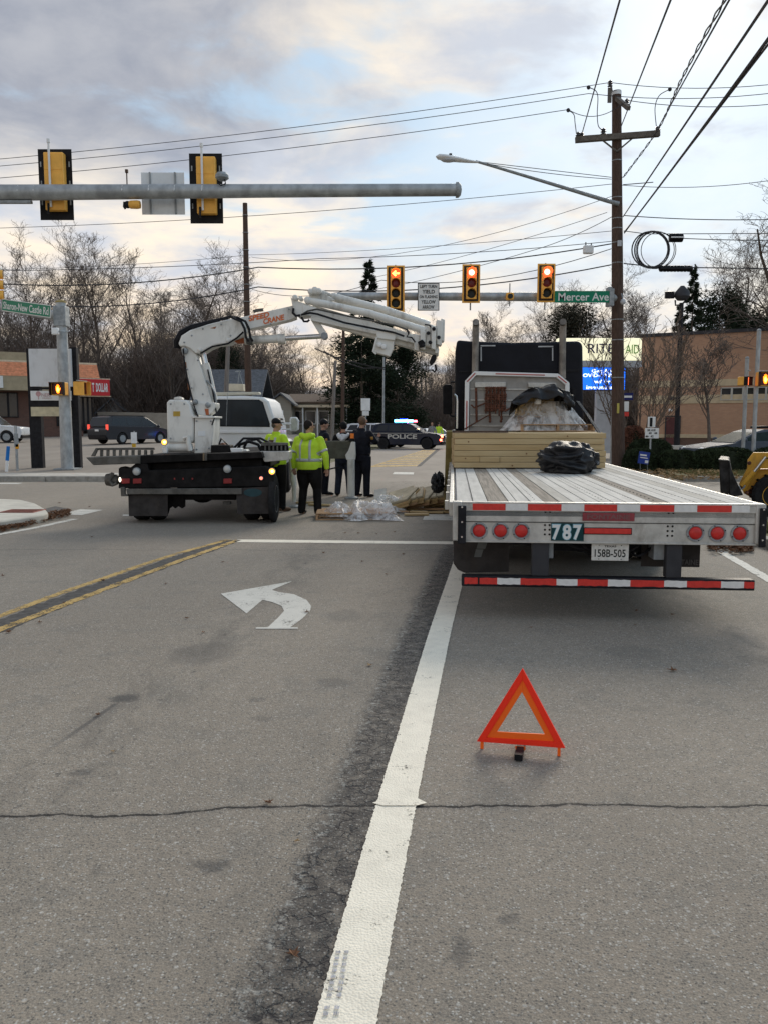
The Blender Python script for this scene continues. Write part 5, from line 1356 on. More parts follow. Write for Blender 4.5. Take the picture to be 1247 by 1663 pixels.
small_post('handicap_sign', 'short sign with a yellow foot standing behind the truck rack', 'sign', 218.5, 47, 700, 727, .04, M_galv, (('sign_plate', M_sback, 214, 223, 702, 720), ('yellow_sleeve', mat('sleeve_yellow', (.6, .36, .03), .6), 215.5, 221.5, 720.5, 727)), z0=.33)
# right: route sign on the verge
t = small_post('route_sign', 'thin post with two small white plates on the right verge', 'sign', 1056, 28.2, 676, 770, .03, M_galv, (), z0=.13)
for a, b, c_, d in ((1050, 1063, 677, 694), (1045.5, 1068.5, 695.3, 712)):
    p0, p1 = P(a, d, 28.2), P(b, c_, 28.2)
    MB().b2(p0.x, p1.x, 28.13, 28.16, p0.z, p1.z).build('sign_plate', M_sgw, t, world=True, bevel=.01)
q = P(1056.5, 685.5, 28.13); MB().b2(q.x - .045, q.x + .045, 28.12, 28.129, q.z - .15, q.z + .15).build('arrow_mark', M_sgb, t, world=True)
for s_, a, b in (('SR 418', 1057, 698.6), ('40', 1055, 703.4), ('42', 1058, 708.6)): text(s_, 'lettering', M_sgb, P(a, b, 28.128), None, .072, t, bold=.02)
for a, b, s_ in ((1064, 703.4, 1), (1050, 708.6, -1)):
    q = P(a, b, 28.128); MB().prism([(q.x - .05 * s_, q.z - .015), (q.x, q.z - .015), (q.x, q.z - .04), (q.x + .06 * s_, q.z), (q.x, q.z + .04), (q.x, q.z + .015), (q.x - .05 * s_, q.z + .015)], 28.12, 28.129, 'y').build('arrow_mark', M_sgb, t, world=True)
# blue yard sign, tilted
ys_ = thing('yard_sign', 'small tilted blue yard sign beside the route sign post', 'sign', tuple(P(1044, 766, 27.3)), 0)
c = P(1044, 743.5, 27.3); L = c.z - P(1044, 766, 27.3).z
MB().box((0, 0, L), (.36, .02, .40), (0, R(8), 0)).build('panel', mat('yard_sign_blue', (.02, .05, .26), .5), ys_)
for dx in (-.12, .12): MB().tube((dx + .02, .0, -.1), (dx, 0, L - .15), .006, n=5).build('wire_leg', M_galvd, ys_)
MB().box((-.02, -.012, L + .09), (.22, .004, .05), (0, R(8), 0)).box((0, -.012, L - .0), (.25, .004, .03), (0, R(8), 0)).box((.09, -.012, L - .13), (.11, .004, .09), (0, R(8), 0)).build('print', M_sgw, ys_)
for i, (a, b, c_, d, m_) in enumerate(((1013, 1027, 638, 650, M_navy), (1013, 1020, 652, 668, M_sgw), (1013, 1020, 669, 676, M_redt))):
    p0, p1 = P(a - 9, d, 33), P(b, c_, 33)
    if i == 0:
        ps = thing('political_sign_stack', 'stacked small signs showing right of the wooden pole', 'sign', ((p0.x + p1.x) / 2, 33, .1)); MB().tube((-.1, .1, 0), (-.1, .1, p1.z - .1), .04).build('post', M_galvd, ps)
    o = MB().b2(p0.x, p1.x, 32.95, 33., p0.z, p1.z).build('sign_panel', m_, ps, world=True)
    if i == 0: MB().b2(p0.x + .05, p1.x - .05, 32.94, 32.949, p0.z + .1, p0.z + .18).build('print', M_sgw, o, world=True)
# back of a regulatory sign in the middle distance
t = small_post('regulatory_sign', 'pair of pale sign backs on a post above the officer by the police car', 'sign', 594, 50, 648, 700, .04, M_galvd, (('sign_plate', M_sback, 586.5, 601.5, 647, 667), ('lower_plate', M_sback, 588.5, 599.5, 667.6, 675)), z0=0)
# floodlight pole
Yl = 46.; fl = thing('floodlight_pole', 'dark lamp post with floodlights in front of the brick wall', 'lamp post', (X(1098, Yl), Yl, 0))
MB().tube((0, 0, 0), (0, 0, Z(492, Yl)), .135, .12, 12).build('pole', M_blk, fl, True)
MB().b2(-.35, .35, -.35, .35, 0, .5).build('pole_base', M_conc, fl, bevel=.02)
a = P(1086.5, 479, Yl); MB().box((a.x - X(1098, Yl), 0, a.z), (.48, .3, .38), (R(12), 0, R(-8))).build('floodlight', M_blk, fl, bevel=.03)
a = P(1107, 477, Yl); MB().lathe([(.1, .42), (.38, .1), (.42, -.15), (.25, -.35)], (a.x - X(1098, Yl), 0, a.z), 'z', 16).build('floodlight', M_cop, fl, True)
zt_ = Z(492, Yl); MB().path([(-.35, 0, zt_ + .15), (-.33, 0, zt_ - .12), (.0, 0, zt_ - .1), (.3, 0, zt_ + .2)], .05, 8).build('bracket', M_blk, fl, True)
# ------------------------------------------------------------------ flatbed trailer
YT = 7.08; aT = math.atan((736 - CX) / FPX)
TO = P(737, 815, YT)
def zz(py): return Z(py, YT)
tr = thing('flatbed_trailer', 'empty end of an aluminium flatbed trailer numbered 787 with red and white tape', 'trailer', (TO.x, YT, 0), -aT)
Wd = 2.60; LT = 9.4; zd = TO.z
M_dalu = mat('worn_deck_aluminium', (.36, .345, .31), .8, .0, .16, 4, .25, 30, dirt=.22, stretch=(3, .25, 1))
M_dal2 = mat('pale_deck_aluminium', (.50, .485, .45), .8, .0, .12, 4, .25, 30, dirt=.15, stretch=(3, .25, 1))
M_dwd = mat('deck_apitong_wood', (.27, .235, .195), .9, 0, .3, 5, .5, 40, stretch=(8, .25, 1), dirt=.3)
M_dsl = mat('deck_slot_dark', (.03, .028, .026), .9)
# deck planks lengthwise: (width fraction, material)
import itertools
spec = [(.06, 2), (.055, 2), (.075, 1), (.03, 2), (.05, 2), (.05, 2), (.055, 1), (.05, 0), (.05, 2), (.045, 2), (.05, 2), (.045, 2), (.05, 2), (.045, 2), (.06, 1), (.05, 2), (.05, 2), (.05, 2), (.06, 0), (.05, 2), (.05, 2)]
tot = sum(s_[0] for s_ in spec); xx = .02
dk_rnd = random.Random(3)
slots = MB()
for i, (w_, k_) in enumerate(spec):
    w = w_ / tot * (Wd - .04); m_ = (M_dalu, M_dwd, M_dal2)[k_]
    dz = -.003 if k_ == 1 else 0
    MB().b2(xx + .003, xx + w - .003, .045, LT, zd - .04, zd + dz).build('deck_plank', m_, tr, bevel=.002)
    if k_ != 1 and i % 2 == 0:
        y_ = .18
        while y_ < 5.3:
            slots.b2(xx + w - .012, xx + w - .0035, y_, y_ + dk_rnd.uniform(.02, .04), zd - .001, zd + .0015); y_ += .12
    if i in (5, 10, 14): 
        y_ = .3
        while y_ < 5.3: slots.b2(xx + .05, xx + .06, y_, y_ + .03, zd - .001, zd + .0015); y_ += .16
    xx += w
tag(slots.build('deck_slots', M_dsl, tr, fix=False), kind='stuff')
MB().b2(.01, Wd - .01, .0, LT, zd - .12, zd - .041).build('deck_frame', M_galvd, tr)
z1, z2, z3, z4 = zd, zz(829), zz(846.5), zz(878)
MB().b2(.06, Wd - .06, -.012, .045, zd - .016, zd + .002).build('deck_edge', M_alum, tr, bevel=.004)
MB().b2(.05, Wd - .05, .0, .05, z3, zd - .0165).build('rear_upper_panel', M_alum, tr, bevel=.004)
MB().b2(.05, Wd - .05, .012, .06, z4, z3 - .006).build('rear_lower_panel', M_alum, tr, bevel=.004)
MB().b2(.05, Wd - .05, -.006, .03, z4 - .012, z4 + .004).build('rear_lip', M_alum, tr, bevel=.003)
for s_ in (0, 1):
    x0 = -.012 if s_ == 0 else Wd - .068
    # corner casting: pale side with dark rubber bumper on it
    MB().b2(x0 - (.0 if s_ else 0) , x0 + .08, -.02, .10, z4 + .002, zd + .003).build('corner_post', M_alum, tr, bevel=.008)
    o = MB().b2(x0 + .045 - .02 * s_, x0 + .115 - .05 * s_ * 1.3 + .03 * s_, -.048, -.021, z4 - .02, zd - .03).build('rubber_bumper', M_blk, tr, bevel=.006)
    for h in (.12, .5, .88): MB().lathe([(.008, -.052), (.009, -.0485)], (x0 + .08 - .03 * s_, 0, z4 + (zd - z4) * h), 'y', 8).build('bolt', M_chr, o)
# side rails
for s_ in (0, 1):
    x0 = 0 if s_ == 0 else Wd
    MB().b2(x0 - .0, x0 + (-.045 if s_ == 0 else .045), .10, LT, zd - .135, zd - .01).build('side_rail', M_alum, tr, bevel=.006)
    for i in range(9): MB().b2(x0 + (-.05 if s_ == 0 else .05), x0 + (-.085 if s_ == 0 else .085), .5 + i * .95, .6 + i * .95, zd - .12, zd - .04).build('stake_pocket', M_alum, tr)
# conspicuity tape: red / white segments, upper row
x_ = P(767, 0, YT).x - TO.x; segs_u = []
edges = [767, 821, 857, 911.5, 948, 1000.5, 1037, 1091, 1127, 1181, 1209]
for i in range(len(edges) - 1):
    a, b = (edges[i] - 737) / (1232 - 737) * Wd, (edges[i + 1] - 737) / (1232 - 737) * Wd
    MB().b2(a + .001, b - .001, -.0145, -.0122, z2 + .006, zd - .012).build('tape_strip', M_redt if i % 2 == 0 else M_whtt, tr)
MB().b2(.05, Wd - .05, -.012, -.0005, z2 - .0, zd - .0165).build('tape_backing', M_alum, tr)
px2l = lambda px: (px - 737) / (1232 - 737) * Wd
# lights
for px_ in (778.5, 813.5, 847.5, 1127, 1161.5, 1196.5):
    c = (px2l(px_), .012, (z3 + z4) / 2 + .003)
    o = MB().lathe([(.075, -.004), (.073, -.012), (.064, -.014), (.056, -.006), (.0555, .0)], c, 'y', 28).build('tail_light', M_galvd, tr, True)
    MB().lathe([(.01, -.024), (.035, -.022), (.05, -.014), (.055, -.004)], c, 'y', 24).build('lens', M_red, o, True)
    for q in range(4):
        a = q * math.pi / 2 + .4; MB().lathe([(.005, -.017), (.006, -.0135)], (c[0] + math.cos(a) * .068, .012, c[2] + math.sin(a) * .068), 'y', 6).build('screw', M_blk, o)
# rivet holes
rv = MB()
for px_ in (886, 893.5, 1083, 1090.5):
    for py_ in (829.8, 851.5, 859, 866.5):
        rv.lathe([(.009, -.004 if py_ < 840 else .008), (.010, .0 if py_ < 840 else .0125)], (px2l(px_), 0, zz(py_)), 'y', 8)
rv.build('bolt_holes', M_dsl, tr)
# 787 plate
M_teal = mat('dark_teal_plate', (.012, .05, .055), .5)
a, b = px2l(896), px2l(949)
pl = MB().b2(a, b, .004, .0118, zz(877) + .004, zz(846.5) - .008).build('number_plate', M_teal, tr)
for i, ch in enumerate('787'):
    cx_ = px2l((904.5, 921.5, 938.5)[i])
    t_ = text(ch, 'numeral', mat('numeral_blue_edge', (.25, .48, .58), .5), (cx_, .0035, (zz(877) + zz(846.5)) / 2 - .003), .080, .142, pl, world=False, bold=.05, th=.0015)
    text(ch, 'numeral_face', M_sgw, (cx_, .0015, (zz(877) + zz(846.5)) / 2 - .003), .068, .130, pl, world=False, bold=.03, th=.001)
# maker's red strip and long lamp
M_mk = mat('maroon_plate', (.27, .05, .06), .5, 0, .15, 20)
o = MB().b2(px2l(946), px2l(1029), -.010, -.0005, zz(843.5), zz(830.5)).build('maker_plate', M_mk, tr, bevel=.003)
text('FONTAINE', 'maker_lettering', mat('maker_letters', (.20, .09, .09), .5), ((px2l(946) + px2l(1029)) / 2, -.0105, (zz(843.5) + zz(830.5)) / 2), .36, .042, o, world=False, bold=.03)
o = MB().b2(px2l(948), px2l(1026), .0, .0118, zz(865.5), zz(854.5)).build('bar_lamp_base', M_blk, tr, bevel=.003)
MB().b2(px2l(949.5), px2l(1024.5), -.01, -.0005, zz(864), zz(855.5)).build('lens', M_redt, o, bevel=.003)
# licence plate
yP = .03
pp = MB().b2(px2l(963), px2l(1023), yP, yP + .004, zz(908), zz(880.5)).build('licence_plate', mat('plate_white', (.62, .61, .57), .5, 0, .1, 30), tr, bevel=.004)
text('158B-505', 'plate_number', M_sgb, (px2l(993), yP - .0005, zz(896)), .262, .068, pp, world=False, bold=.012, th=.0015)
text('TEXAS', 'plate_state', M_sgb, (px2l(993), yP - .0005, zz(884.8)), .10, .018, pp, world=False, bold=.02, th=.0015)
for px_ in (975, 1011): 
    for py_ in (883.5, 905.5): MB().lathe([(.004, yP - .003), (.005, yP - .0005)], (px2l(px_), 0, zz(py_)), 'y', 6).build('screw', M_blk, pp)
# under-ride guard
z5, z6 = zz(934), zz(951)
gb = MB().b2(.07, Wd - .05, -.02, .09, z6, z5).build('under_ride_bar', M_blk, tr, bevel=.01)
ed2 = [755, 777, 780, 809, 847, 858, 906, 940, 989, 1025, 1079, 1115, 1169, 1205, 1221]
cl2 = 'RRRWRRWRWRWRWR'
tp_rnd = random.Random(8)
for i in range(len(ed2) - 1):
    if ed2[i] == 777: continue
    a, b = px2l(ed2[i]), px2l(ed2[i + 1])
    n = 7; top = [(a + (b - a) * j / n, zz(936.5) + tp_rnd.uniform(-.004, .001)) for j in range(n + 1)]
    bot = [(a + (b - a) * j / n, zz(947.5) + tp_rnd.uniform(-.001, .006)) for j in range(n, -1, -1)]
    MB().prism(top + bot, -.0225, -.0203, 'y').build('tape_strip', M_redt if cl2[i] == 'R' else M_whtt, gb)
for a, b in ((866, 894), (1083, 1108)):
    MB().b2(px2l(a), px2l(b), .02, .12, z5, z4 - .002).build('guard_upright', mat('charcoal_steel', (.05, .05, .055), .6, .2), tr, bevel=.006)
# mud flaps
M_flap = mat('mud_flap', (.045, .04, .038), .8, 0, .25, 6, .15, 30, dirt=.15)
fl_ = MB().prism([(.0, z4 - .02), (px2l(832), z4 - .02), (px2l(832), zz(937)), (.10, zz(940)), (.04, zz(935)), (.0, zz(925))], .30, .315, 'y').build('mud_flap', M_flap, tr)
M_flg = mat('flap_grey_print', (.12, .125, .12), .8)
for a, b, c_, d in ((780, 808, 879, 886), (776, 794, 887.5, 899), (772, 787, 900, 913)):
    MB().prism([(px2l(a + 3), zz(c_)), (px2l(b + 1), zz(c_)), (px2l(b - 3), zz(d)), (px2l(a), zz(d))], .2965, .2995, 'y').build('letter_mark', M_flg, fl_)
fr_ = MB().b2(px2l(1055), px2l(1152), .30, .315, zz(925), z4 - .02).build('mud_flap', M_flap, tr)
text('FONTAINE', 'flap_lettering', mat('faint_lettering', (.10, .09, .085), .8), ((px2l(1125)), .299, zz(917)), .26, .05, fr_, world=False, bold=.02, th=.002)
# axle, tyres, springs, hoses
MB().path([(.15, 3.4, .50), (Wd - .15, 3.4, .50)], .07, 10).build('axle', M_blk, tr, True)
def tyre(parent, c, r, w, m_rim=M_alum, axis='x', name='wheel', rot=0.):
    n = 28
    o = MB().lathe([(r * .58, -w / 2), (r * .86, -w / 2 - .006), (r * .96, -w * .42), (r, -w * .30), (r, w * .30), (r * .96, w * .42), (r * .86, w / 2 + .006), (r * .58, w / 2)], c, axis, n).build(name, M_rub, parent, True)
    MB().lathe([(r * .12, -w * .40), (r * .3, -w * .38), (r * .42, -w * .22), (r * .56, -w * .50), (r * .585, -w * .51), (r * .585, w * .51), (r * .56, w * .50), (r * .42, w * .22), (r * .3, w * .38), (r * .12, w * .40)], c, axis, 20).build('rim', m_rim, o, True)
    return o
for x_ in (.16, .48, Wd - .48, Wd - .16): tyre(tr, (x_, 3.4, .50), .50, .26)
for x_ in (.16, .48, Wd - .48, Wd - .16): tyre(tr, (x_, 4.7, .50), .50, .26)
for x_ in (.82, Wd - .82): MB().b2(x_ - .05, x_ + .05, .1, LT - .3, zd - .50, zd - .121).build('main_beam', M_galvd, tr)
hs = MB()
for i in range(5):
    x0 = .95 + i * .14; pts = [Vector((x0, .25 + .05 * i, zd - .3)), Vector((x0 + .08, .2, zd - .40 - .02 * i)), Vector((x0 + .22, .22, zd - .42)), Vector((x0 + .34, .25, zd - .32))]
    hs.path(catmull(pts, 5), .012, 6)
hs.build('air_hoses', M_blk, tr, True)
MB().lathe([(.02, -.3), (.12, -.28), (.12, .28), (.02, .3)], (1.45, .75, zd - .42), 'x', 14).build('air_tank', M_blk, tr, True)
MB().b2(px2l(894), px2l(1083), .45, .5, zz(905), z4 - .02).build('cross_member', M_blk, tr)
MB().b2(.62, 1.98, 2.7, 4.3, .26, .86).build('suspension_frame', M_blk, tr, bevel=.03)
MB().path([(Wd * .5, .4, zd - .3), (Wd * .52, 1.0, zd - .5)], .12, 10).build('brake_chamber', M_blk, tr, True)

# ------------------------------------------------------------------ tarps: crumpled cloth lumps
M_tarp = mat('black_tarp', (.012, .012, .014), .5, 0, .4, 6, .35, 25, spec=.35)
def crumple(name, label, cat, c, r, seed, m=M_tarp, amp=.16, sc=2.2, rz=0., group=None, flat=.6, sub=5):
    import bmesh
    b = bmesh.new(); bmesh.ops.create_icosphere(b, subdivisions=sub, radius=1)
    off = Vector((seed * 3.1, seed * 1.7, seed))
    for v in b.verts:
        d = v.co.normalized(); w_ = d + Vector((noise.noise(d * 1.3 + off), noise.noise(d * 1.3 - off), 0)) * .5; w_ = Vector((w_.x, w_.y * .6, w_.z * 1.7)); n1 = 1 - abs(noise.noise(w_ * sc + off)) * 2.2; n2 = 1 - abs(noise.noise(w_ * sc * 2.1 + off * 2)) * 2.2; n3 = noise.noise(w_ * sc * 4.5 + off)
        k_ = 1 + amp * (n1 - .5) + amp * .38 * (n2 - .5) + amp * .12 * n3
        q = d * k_; z = q.z; z = z if z > -flat else -flat + (z + flat) * .12
        v.co = Vector((q.x * r[0], q.y * r[1], (z + flat) * r[2]))
    me = bpy.data.meshes.new(name); b.to_mesh(me); b.free(); me.materials.append(m)
    me.polygons.foreach_set('use_smooth', [True] * len(me.polygons))
    o = bpy.data.objects.new(name, me); C.objects.link(o); o.location = c; o.rotation_euler = (0, 0, rz)
    return tag(o, label, cat, group)
YW = 12.35   # lumber front face
q0 = P(922, 768, 11.3)
crumple('tarp_bundle', 'black folded tarp bundle lying on the trailer deck in front of the lumber', 'tarp', (q0.x - .05, 11.3, zd), (.345, .36, .24), 3, sc=1.15, amp=.30, flat=.72, rz=.3)
crumple('tarp_bundle', 'smaller black tarp fold leaning on the right of the deck bundle', 'tarp', (q0.x + .27, 11.55, zd), (.19, .25, .21), 6, sc=1.2, amp=.30, flat=.8, rz=.1)
# ------------------------------------------------------------------ lumber stack, boards across the deck
M_lum = mat('fresh_lumber', (.52, .38, .20), .75, 0, .16, 3, .35, 50, c2=(.44, .30, .14), stretch=(.35, 1, 6))
M_lum2 = mat('pale_lumber', (.56, .43, .24), .75, 0, .16, 3, .35, 50, c2=(.46, .33, .17), stretch=(.35, 1, 6))
M_knot = mat('lumber_knot', (.20, .11, .05), .8)
lx0 = P(737, 757, YW).x; lx1 = P(979, 757, YW).x; LW = lx1 - lx0
lz0 = zd + .012; lz1 = Z(703, YW)
ls = thing('lumber_stack', 'stack of yellow lumber boards laid across the trailer', 'lumber', (lx0, YW, zd), -aT * .6)
rows = 6; bh = (lz1 - lz0) / rows; lr = random.Random(12)
for r_ in range(rows):
    for d_ in range(4):
        xa = lr.uniform(-.012, .012); xb = LW + lr.uniform(-.02, .015)
        cuts = [xa, xb]
        if r_ == 1 and d_ == 0: cuts = [xa, .38, .68, xb]
        if r_ == 3 and d_ == 0: cuts = [xa, 1.75, xb]
        for i in range(len(cuts) - 1):
            z_ = .012 + r_ * bh; y_ = d_ * .30 + (lr.uniform(-.012, .012) if d_ == 0 else 0)
            o = MB().b2(cuts[i] + .002, cuts[i + 1] - .002, y_, y_ + .285, z_ + .003, z_ + bh - .002).build('board', (M_lum, M_lum2)[lr.random() < .45], ls, bevel=.004)
            if d_ == 0 and lr.random() < .8:
                kx_ = lr.uniform(cuts[i] + .1, cuts[i + 1] - .1); kz = z_ + bh * lr.uniform(.3, .7)
                MB().lathe([(.012, y_ - .0015), (.014, y_ + .001)], (kx_, 0, kz), 'y', 8).build('knot', M_knot, o)

# dark dunnage strip on top at the left
MB().b2(-.03, .8, .0, .14, lz1 - zd + .002, lz1 - zd + .03).build('dunnage', M_wood, ls, bevel=.004)
# second pack behind, with pallet and wrapped load
M_pal = mat('pallet_wood', (.40, .25, .14), .85, 0, .25, 4, .4, 50, stretch=(1, 1, 4))
def pallet(x, y, z, w, d, label, rz=0., name='pallet', group=None, rx=0.):
    t = thing(name, label, 'pallet', (x, y, z), rz, group); t.rotation_euler = (rx, 0, rz)
    for i in range(3): MB().b2(-w / 2 + i * (w - .04) / 2, -w / 2 + i * (w - .04) / 2 + .04, 0, d, .018, .105).build('stringer', M_pal, t, bevel=.003)
    for i in range(6): MB().b2(-w / 2, w / 2, i * (d - .1) / 5, i * (d - .1) / 5 + .1, .107, .125).build('top_board', M_pal, t, bevel=.003)
    for i in range(3): MB().b2(-w / 2, w / 2, i * (d - .1) / 2, i * (d - .1) / 2 + .1, 0, .016).build('bottom_board', M_pal, t, bevel=.003)
    return t
zs = lz1 + .03
stx = thing('lumber_stack', 'second lumber pack behind the front boards, under the pallet', 'lumber', (P(740, 700, 13.8).x, 13.9, zd), -aT * .6)
for r_ in range(6):
    for d_ in range(4):
        MB().b2(0, 2.45, d_ * .3, d_ * .3 + .285, .012 + r_ * bh, .012 + r_ * bh + bh - .004).build('board', (M_lum, M_lum2)[(r_ + d_) % 2], stx, bevel=.004)
pcx = P(905, 700, 14.2).x
pallet(P(905, 700, 13.95).x, 13.92, lz1 + .005, 1.25, 1.05, 'pallet carrying the plastic wrapped load on the lumber pack')
pallet(P(880, 700, 14.1).x, 14.08, lz1 + .14, .62, .8, 'small upper pallet inside the wrapped load')
M_film = bpy.data.materials.new('clear_stretch_film'); M_film.use_nodes = True
k = NT(M_film.node_tree); b = k.n['Principled BSDF']; b.inputs['Base Color'].default_value = (.86, .86, .86, 1); b.inputs['Roughness'].default_value = .32
tcn = k.node('ShaderNodeTexCoord'); nn_ = k.noise(k.scale(tcn.outputs['Object'], (1.5, 1.5, .8)), 4.5, 6, .65, .6)
k.l.new(k.ss(nn_, .35, .64, .14, .72), b.inputs['Alpha'])
bp = k.node('ShaderNodeBump'); bp.inputs['Strength'].default_value = .8; bp.inputs['Distance'].default_value = .03; k.l.new(k.noise(k.scale(tcn.outputs['Object'], (2, 2, .8)), 9, 4, .6), bp.inputs['Height']); k.l.new(bp.outputs[0], b.inputs['Normal'])
def film_cone(name, label, c, rb, rt, h, seed, n=44, m=14, off=(0, 0)):
    mb = MB()
    for j in range(m + 1):
        t = j / m
        for i in range(n):
            a = 2 * math.pi * i / n; e = .6
            sx, sy = math.copysign(abs(math.cos(a)) ** e, math.cos(a)), math.copysign(abs(math.sin(a)) ** e, math.sin(a))
            rx = rb[0] * (1 - t) + rt[0] * t; ry = rb[1] * (1 - t) + rt[1] * t
            k_ = 1 + .10 * math.sin(a * 7 + seed + t * 2) * (1 - t * .5) + .08 * noise.noise(Vector((sx * 2, sy * 2, t * 2 + seed)))
            mb.v.append((sx * rx * k_ + off[0] * t, sy * ry * k_ + off[1] * t, t * h))
    for j in range(m):
        for i in range(n): mb.f.append((j * n + i, j * n + (i + 1) % n, (j + 1) * n + (i + 1) % n, (j + 1) * n + i))
    mb.f.append(tuple(m * n + i for i in range(n)))
    o = mb.build(name, M_film, None, smooth='all', fix=False); o.location = c; return tag(o, label, 'plastic wrap')
zL = lz1 + .14
ctr = P(893, 700, 14.5)
film_cone('plastic_wrap', 'clear plastic film draped like a tent over the loaded pallet', (P(897, 0, 14.45).x, 14.45, lz1 + .02), (.74, .50), (.33, .3), Z(652, 14.4) - lz1 - .02, 2.)
stx2 = thing('lumber_stack', 'short boards piled inside the plastic film', 'lumber', (P(882, 0, 14.4).x, 14.3, lz1 + .28))
for r_ in range(5): MB().b2(-.32 + .012 * r_, .36 - .02 * r_, 0, .35, r_ * .075, r_ * .075 + .07).build('board', (M_lum, M_lum2)[r_ % 2], stx2, bevel=.003)
def interp(pl, x):
    for (a, b), (c, d) in zip(pl, pl[1:]):
        if a <= x <= c: return b + (d - b) * (x - a) / (c - a)
    return pl[-1][1] if x > pl[-1][0] else pl[0][1]
def drape(label, x0, x1, top, bot, Y0, Y1, seed, nx=70, ny=26, m=None):
    """cloth over a load: silhouette heights given along x, hanging down at front and back"""
    mb = MB()
    for i in range(nx + 1):
        px = x0 + (x1 - x0) * i / nx; zt = Z(interp(top, px), Y0); zb = Z(interp(bot, px), Y0); xw = P(px, 0, Y0).x; e_ = math.sin(math.pi * i / nx) ** .4
        for j in range(ny + 1):
            s_ = j / ny
            if s_ < .55: u = s_ / .55; y = Y0 - .06 * (1 - u) * 1.6; z = zb + (zt - zb) * (1 - (1 - u) ** 1.7) * .96
            else: u = (s_ - .55) / .45; y = Y0 + (Y1 - Y0) * u * (.3 + .7 * e_); z = zb + (zt - zb) * (.96 + .04 * math.sin(u * 3.14)) - (.25 * u ** 3)
            q = Vector((xw * 3, s_ * 2.5, seed)); n_ = noise.noise(q * 1.1) * .10 + (1 - abs(noise.noise(Vector((xw * 5 + s_ * 3, s_ * 2.2, seed))) * 2)) * .07 + noise.noise(q * 4) * .02
            mb.v.append((xw + n_ * .25, y - n_ * e_, z + n_ * .22 * (s_ > .3)))
    w = ny + 1
    mb.f = [(i * w + j, (i + 1) * w + j, (i + 1) * w + j + 1, i * w + j + 1) for i in range(nx) for j in range(ny)]
    o = mb.build('tarp', m or M_tarp, None, smooth='all', fix=False); sl = o.modifiers.new('s', 'SOLIDIFY'); sl.thickness = .006
    return tag(o, label, 'tarp')
drape('torn black tarp thrown over the top of the wrapped pallet load', 840, 942, [(840, 652), (850, 644), (858, 638), (868, 632), (880, 628), (895, 628), (902, 624), (912, 622), (916, 628), (926, 634), (938, 637), (942, 645)],
      [(840, 656), (854, 659), (862, 654), (872, 646), (884, 649), (900, 650), (915, 643), (930, 650), (942, 654)], 13.95, 14.7, 3.3)
drape('narrow tail of black tarp hanging at the right of the wrapped load', 926, 946, [(926, 634), (935, 636), (946, 642)], [(926, 652), (938, 662), (946, 660)], 13.9, 14.4, 8.1, 16, 16)
crumple('plastic_scrap', 'white scrap of plastic hanging from the torn tarp', 'plastic scrap', (P(886, 0, 13.95).x, 13.97, Z(656, 13.95)), (.05, .03, .06), 4, m=mat('white_film', (.75, .75, .74), .5), amp=.5, sub=3)
st_ = tag(MB().path([P(937, 652, 14.1), P(952, 672, 13.9), P(973, 704, 13.5)], [.05, .045, .04], 4, flat=.3).build('tarp_strap', M_tarp), 'dark strap of tarp running down the right side of the load', 'strap')
# leaning post and black sheet at the trailer's left flank
lt = tag(MB().path([P(725, 826, 15.6), P(729, 700, 15.2), ], [.075, .075], 4).build('timber_post', mat('mossy_timber', (.24, .19, .07), .85, 0, .25, 5, .4, 40)), 'greenish timber post standing against the left side of the trailer', 'post')
crumple('tarp_bundle', 'flap of black tarp hanging beside the timber post', 'tarp', (P(716, 0, 15.4).x, 15.4, Z(800, 15.4)), (.12, .25, .20), 21, amp=.3, sc=2., flat=.9)

# ------------------------------------------------------------------ tractor
YC = 15.7
tc_ = thing('truck_tractor', 'black sleeper cab tractor with twin exhaust stacks ahead of the trailer', 'truck', (P(842, 700, YC).x, YC, 0), 0)
M_tb = mat('black_truck_paint', (.010, .011, .016), .4, 0, .25, 2)
def wpx(pts, Y, th, name, m, parent, bevel=0., back=True, smooth=False):
    return MB().px(pts, Y, th, back).build(name, m, parent, world=True, bevel=bevel)
wpx([(738, 700), (738.5, 640), (739, 570), (742, 551), (762, 553), (830, 556), (900, 555), (938, 554), (944, 560), (945, 640), (946, 700)], YC, 2.3, 'sleeper', M_tb, tc_, .05)
wpx([(745, 604), (745, 602), (938, 600), (938, 604)], YC - .02, .02, 'roof_seam', M_blk, tc_)
for pts in ([(750, 634), (750, 700), (757, 700), (757, 634)], [(927, 630), (927, 700), (933, 700), (933, 630)]): wpx(pts, YC - .025, .024, 'fairing_edge', M_blkp, tc_, .004)
xl, xr = P(738, 0, YC).x, P(946, 0, YC).x
MB().b2(xl, xr, YC + .05, YC + 4.2, .5, Z(700, YC)).build('chassis_body', M_tb, tc_, world=True, bevel=.05)
MB().b2(xl + .2, xr - .2, YC + 4.2, YC + 5.8, .7, 1.7).build('hood', M_tb, tc_, world=True, bevel=.12)
for x_ in (xl + .18, xl + .5, xr - .5, xr - .18):
    for y_ in (YC + .2, YC - 1.1): 
        o = tyre(tc_, (x_ - P(842, 700, YC).x, y_ - YC, .5), .5, .26)
for x_ in (xl + .2, xr - .2): tyre(tc_, (x_ - P(842, 700, YC).x, 4.9, .5), .5, .28)
MB().b2(xl + .7, xr - .7, YC - 1.9, YC + .05, .75, .98).build('rear_frame', M_blk, tc_, world=True)
# bracket marks on the sleeper back
M_grl = mat('pale_grey_line', (.45, .46, .47), .5)
for pts in ([(780, 560), (804, 560), (804, 562), (780, 562)], [(780, 563), (782, 563), (782, 586), (780, 586)], [(873, 562), (897, 562), (897, 564), (873, 564)], [(895, 565), (897, 565), (897, 586), (895, 586)]):
    wpx(pts, YC - .012, .01, 'corner_mark', M_grl, tc_)
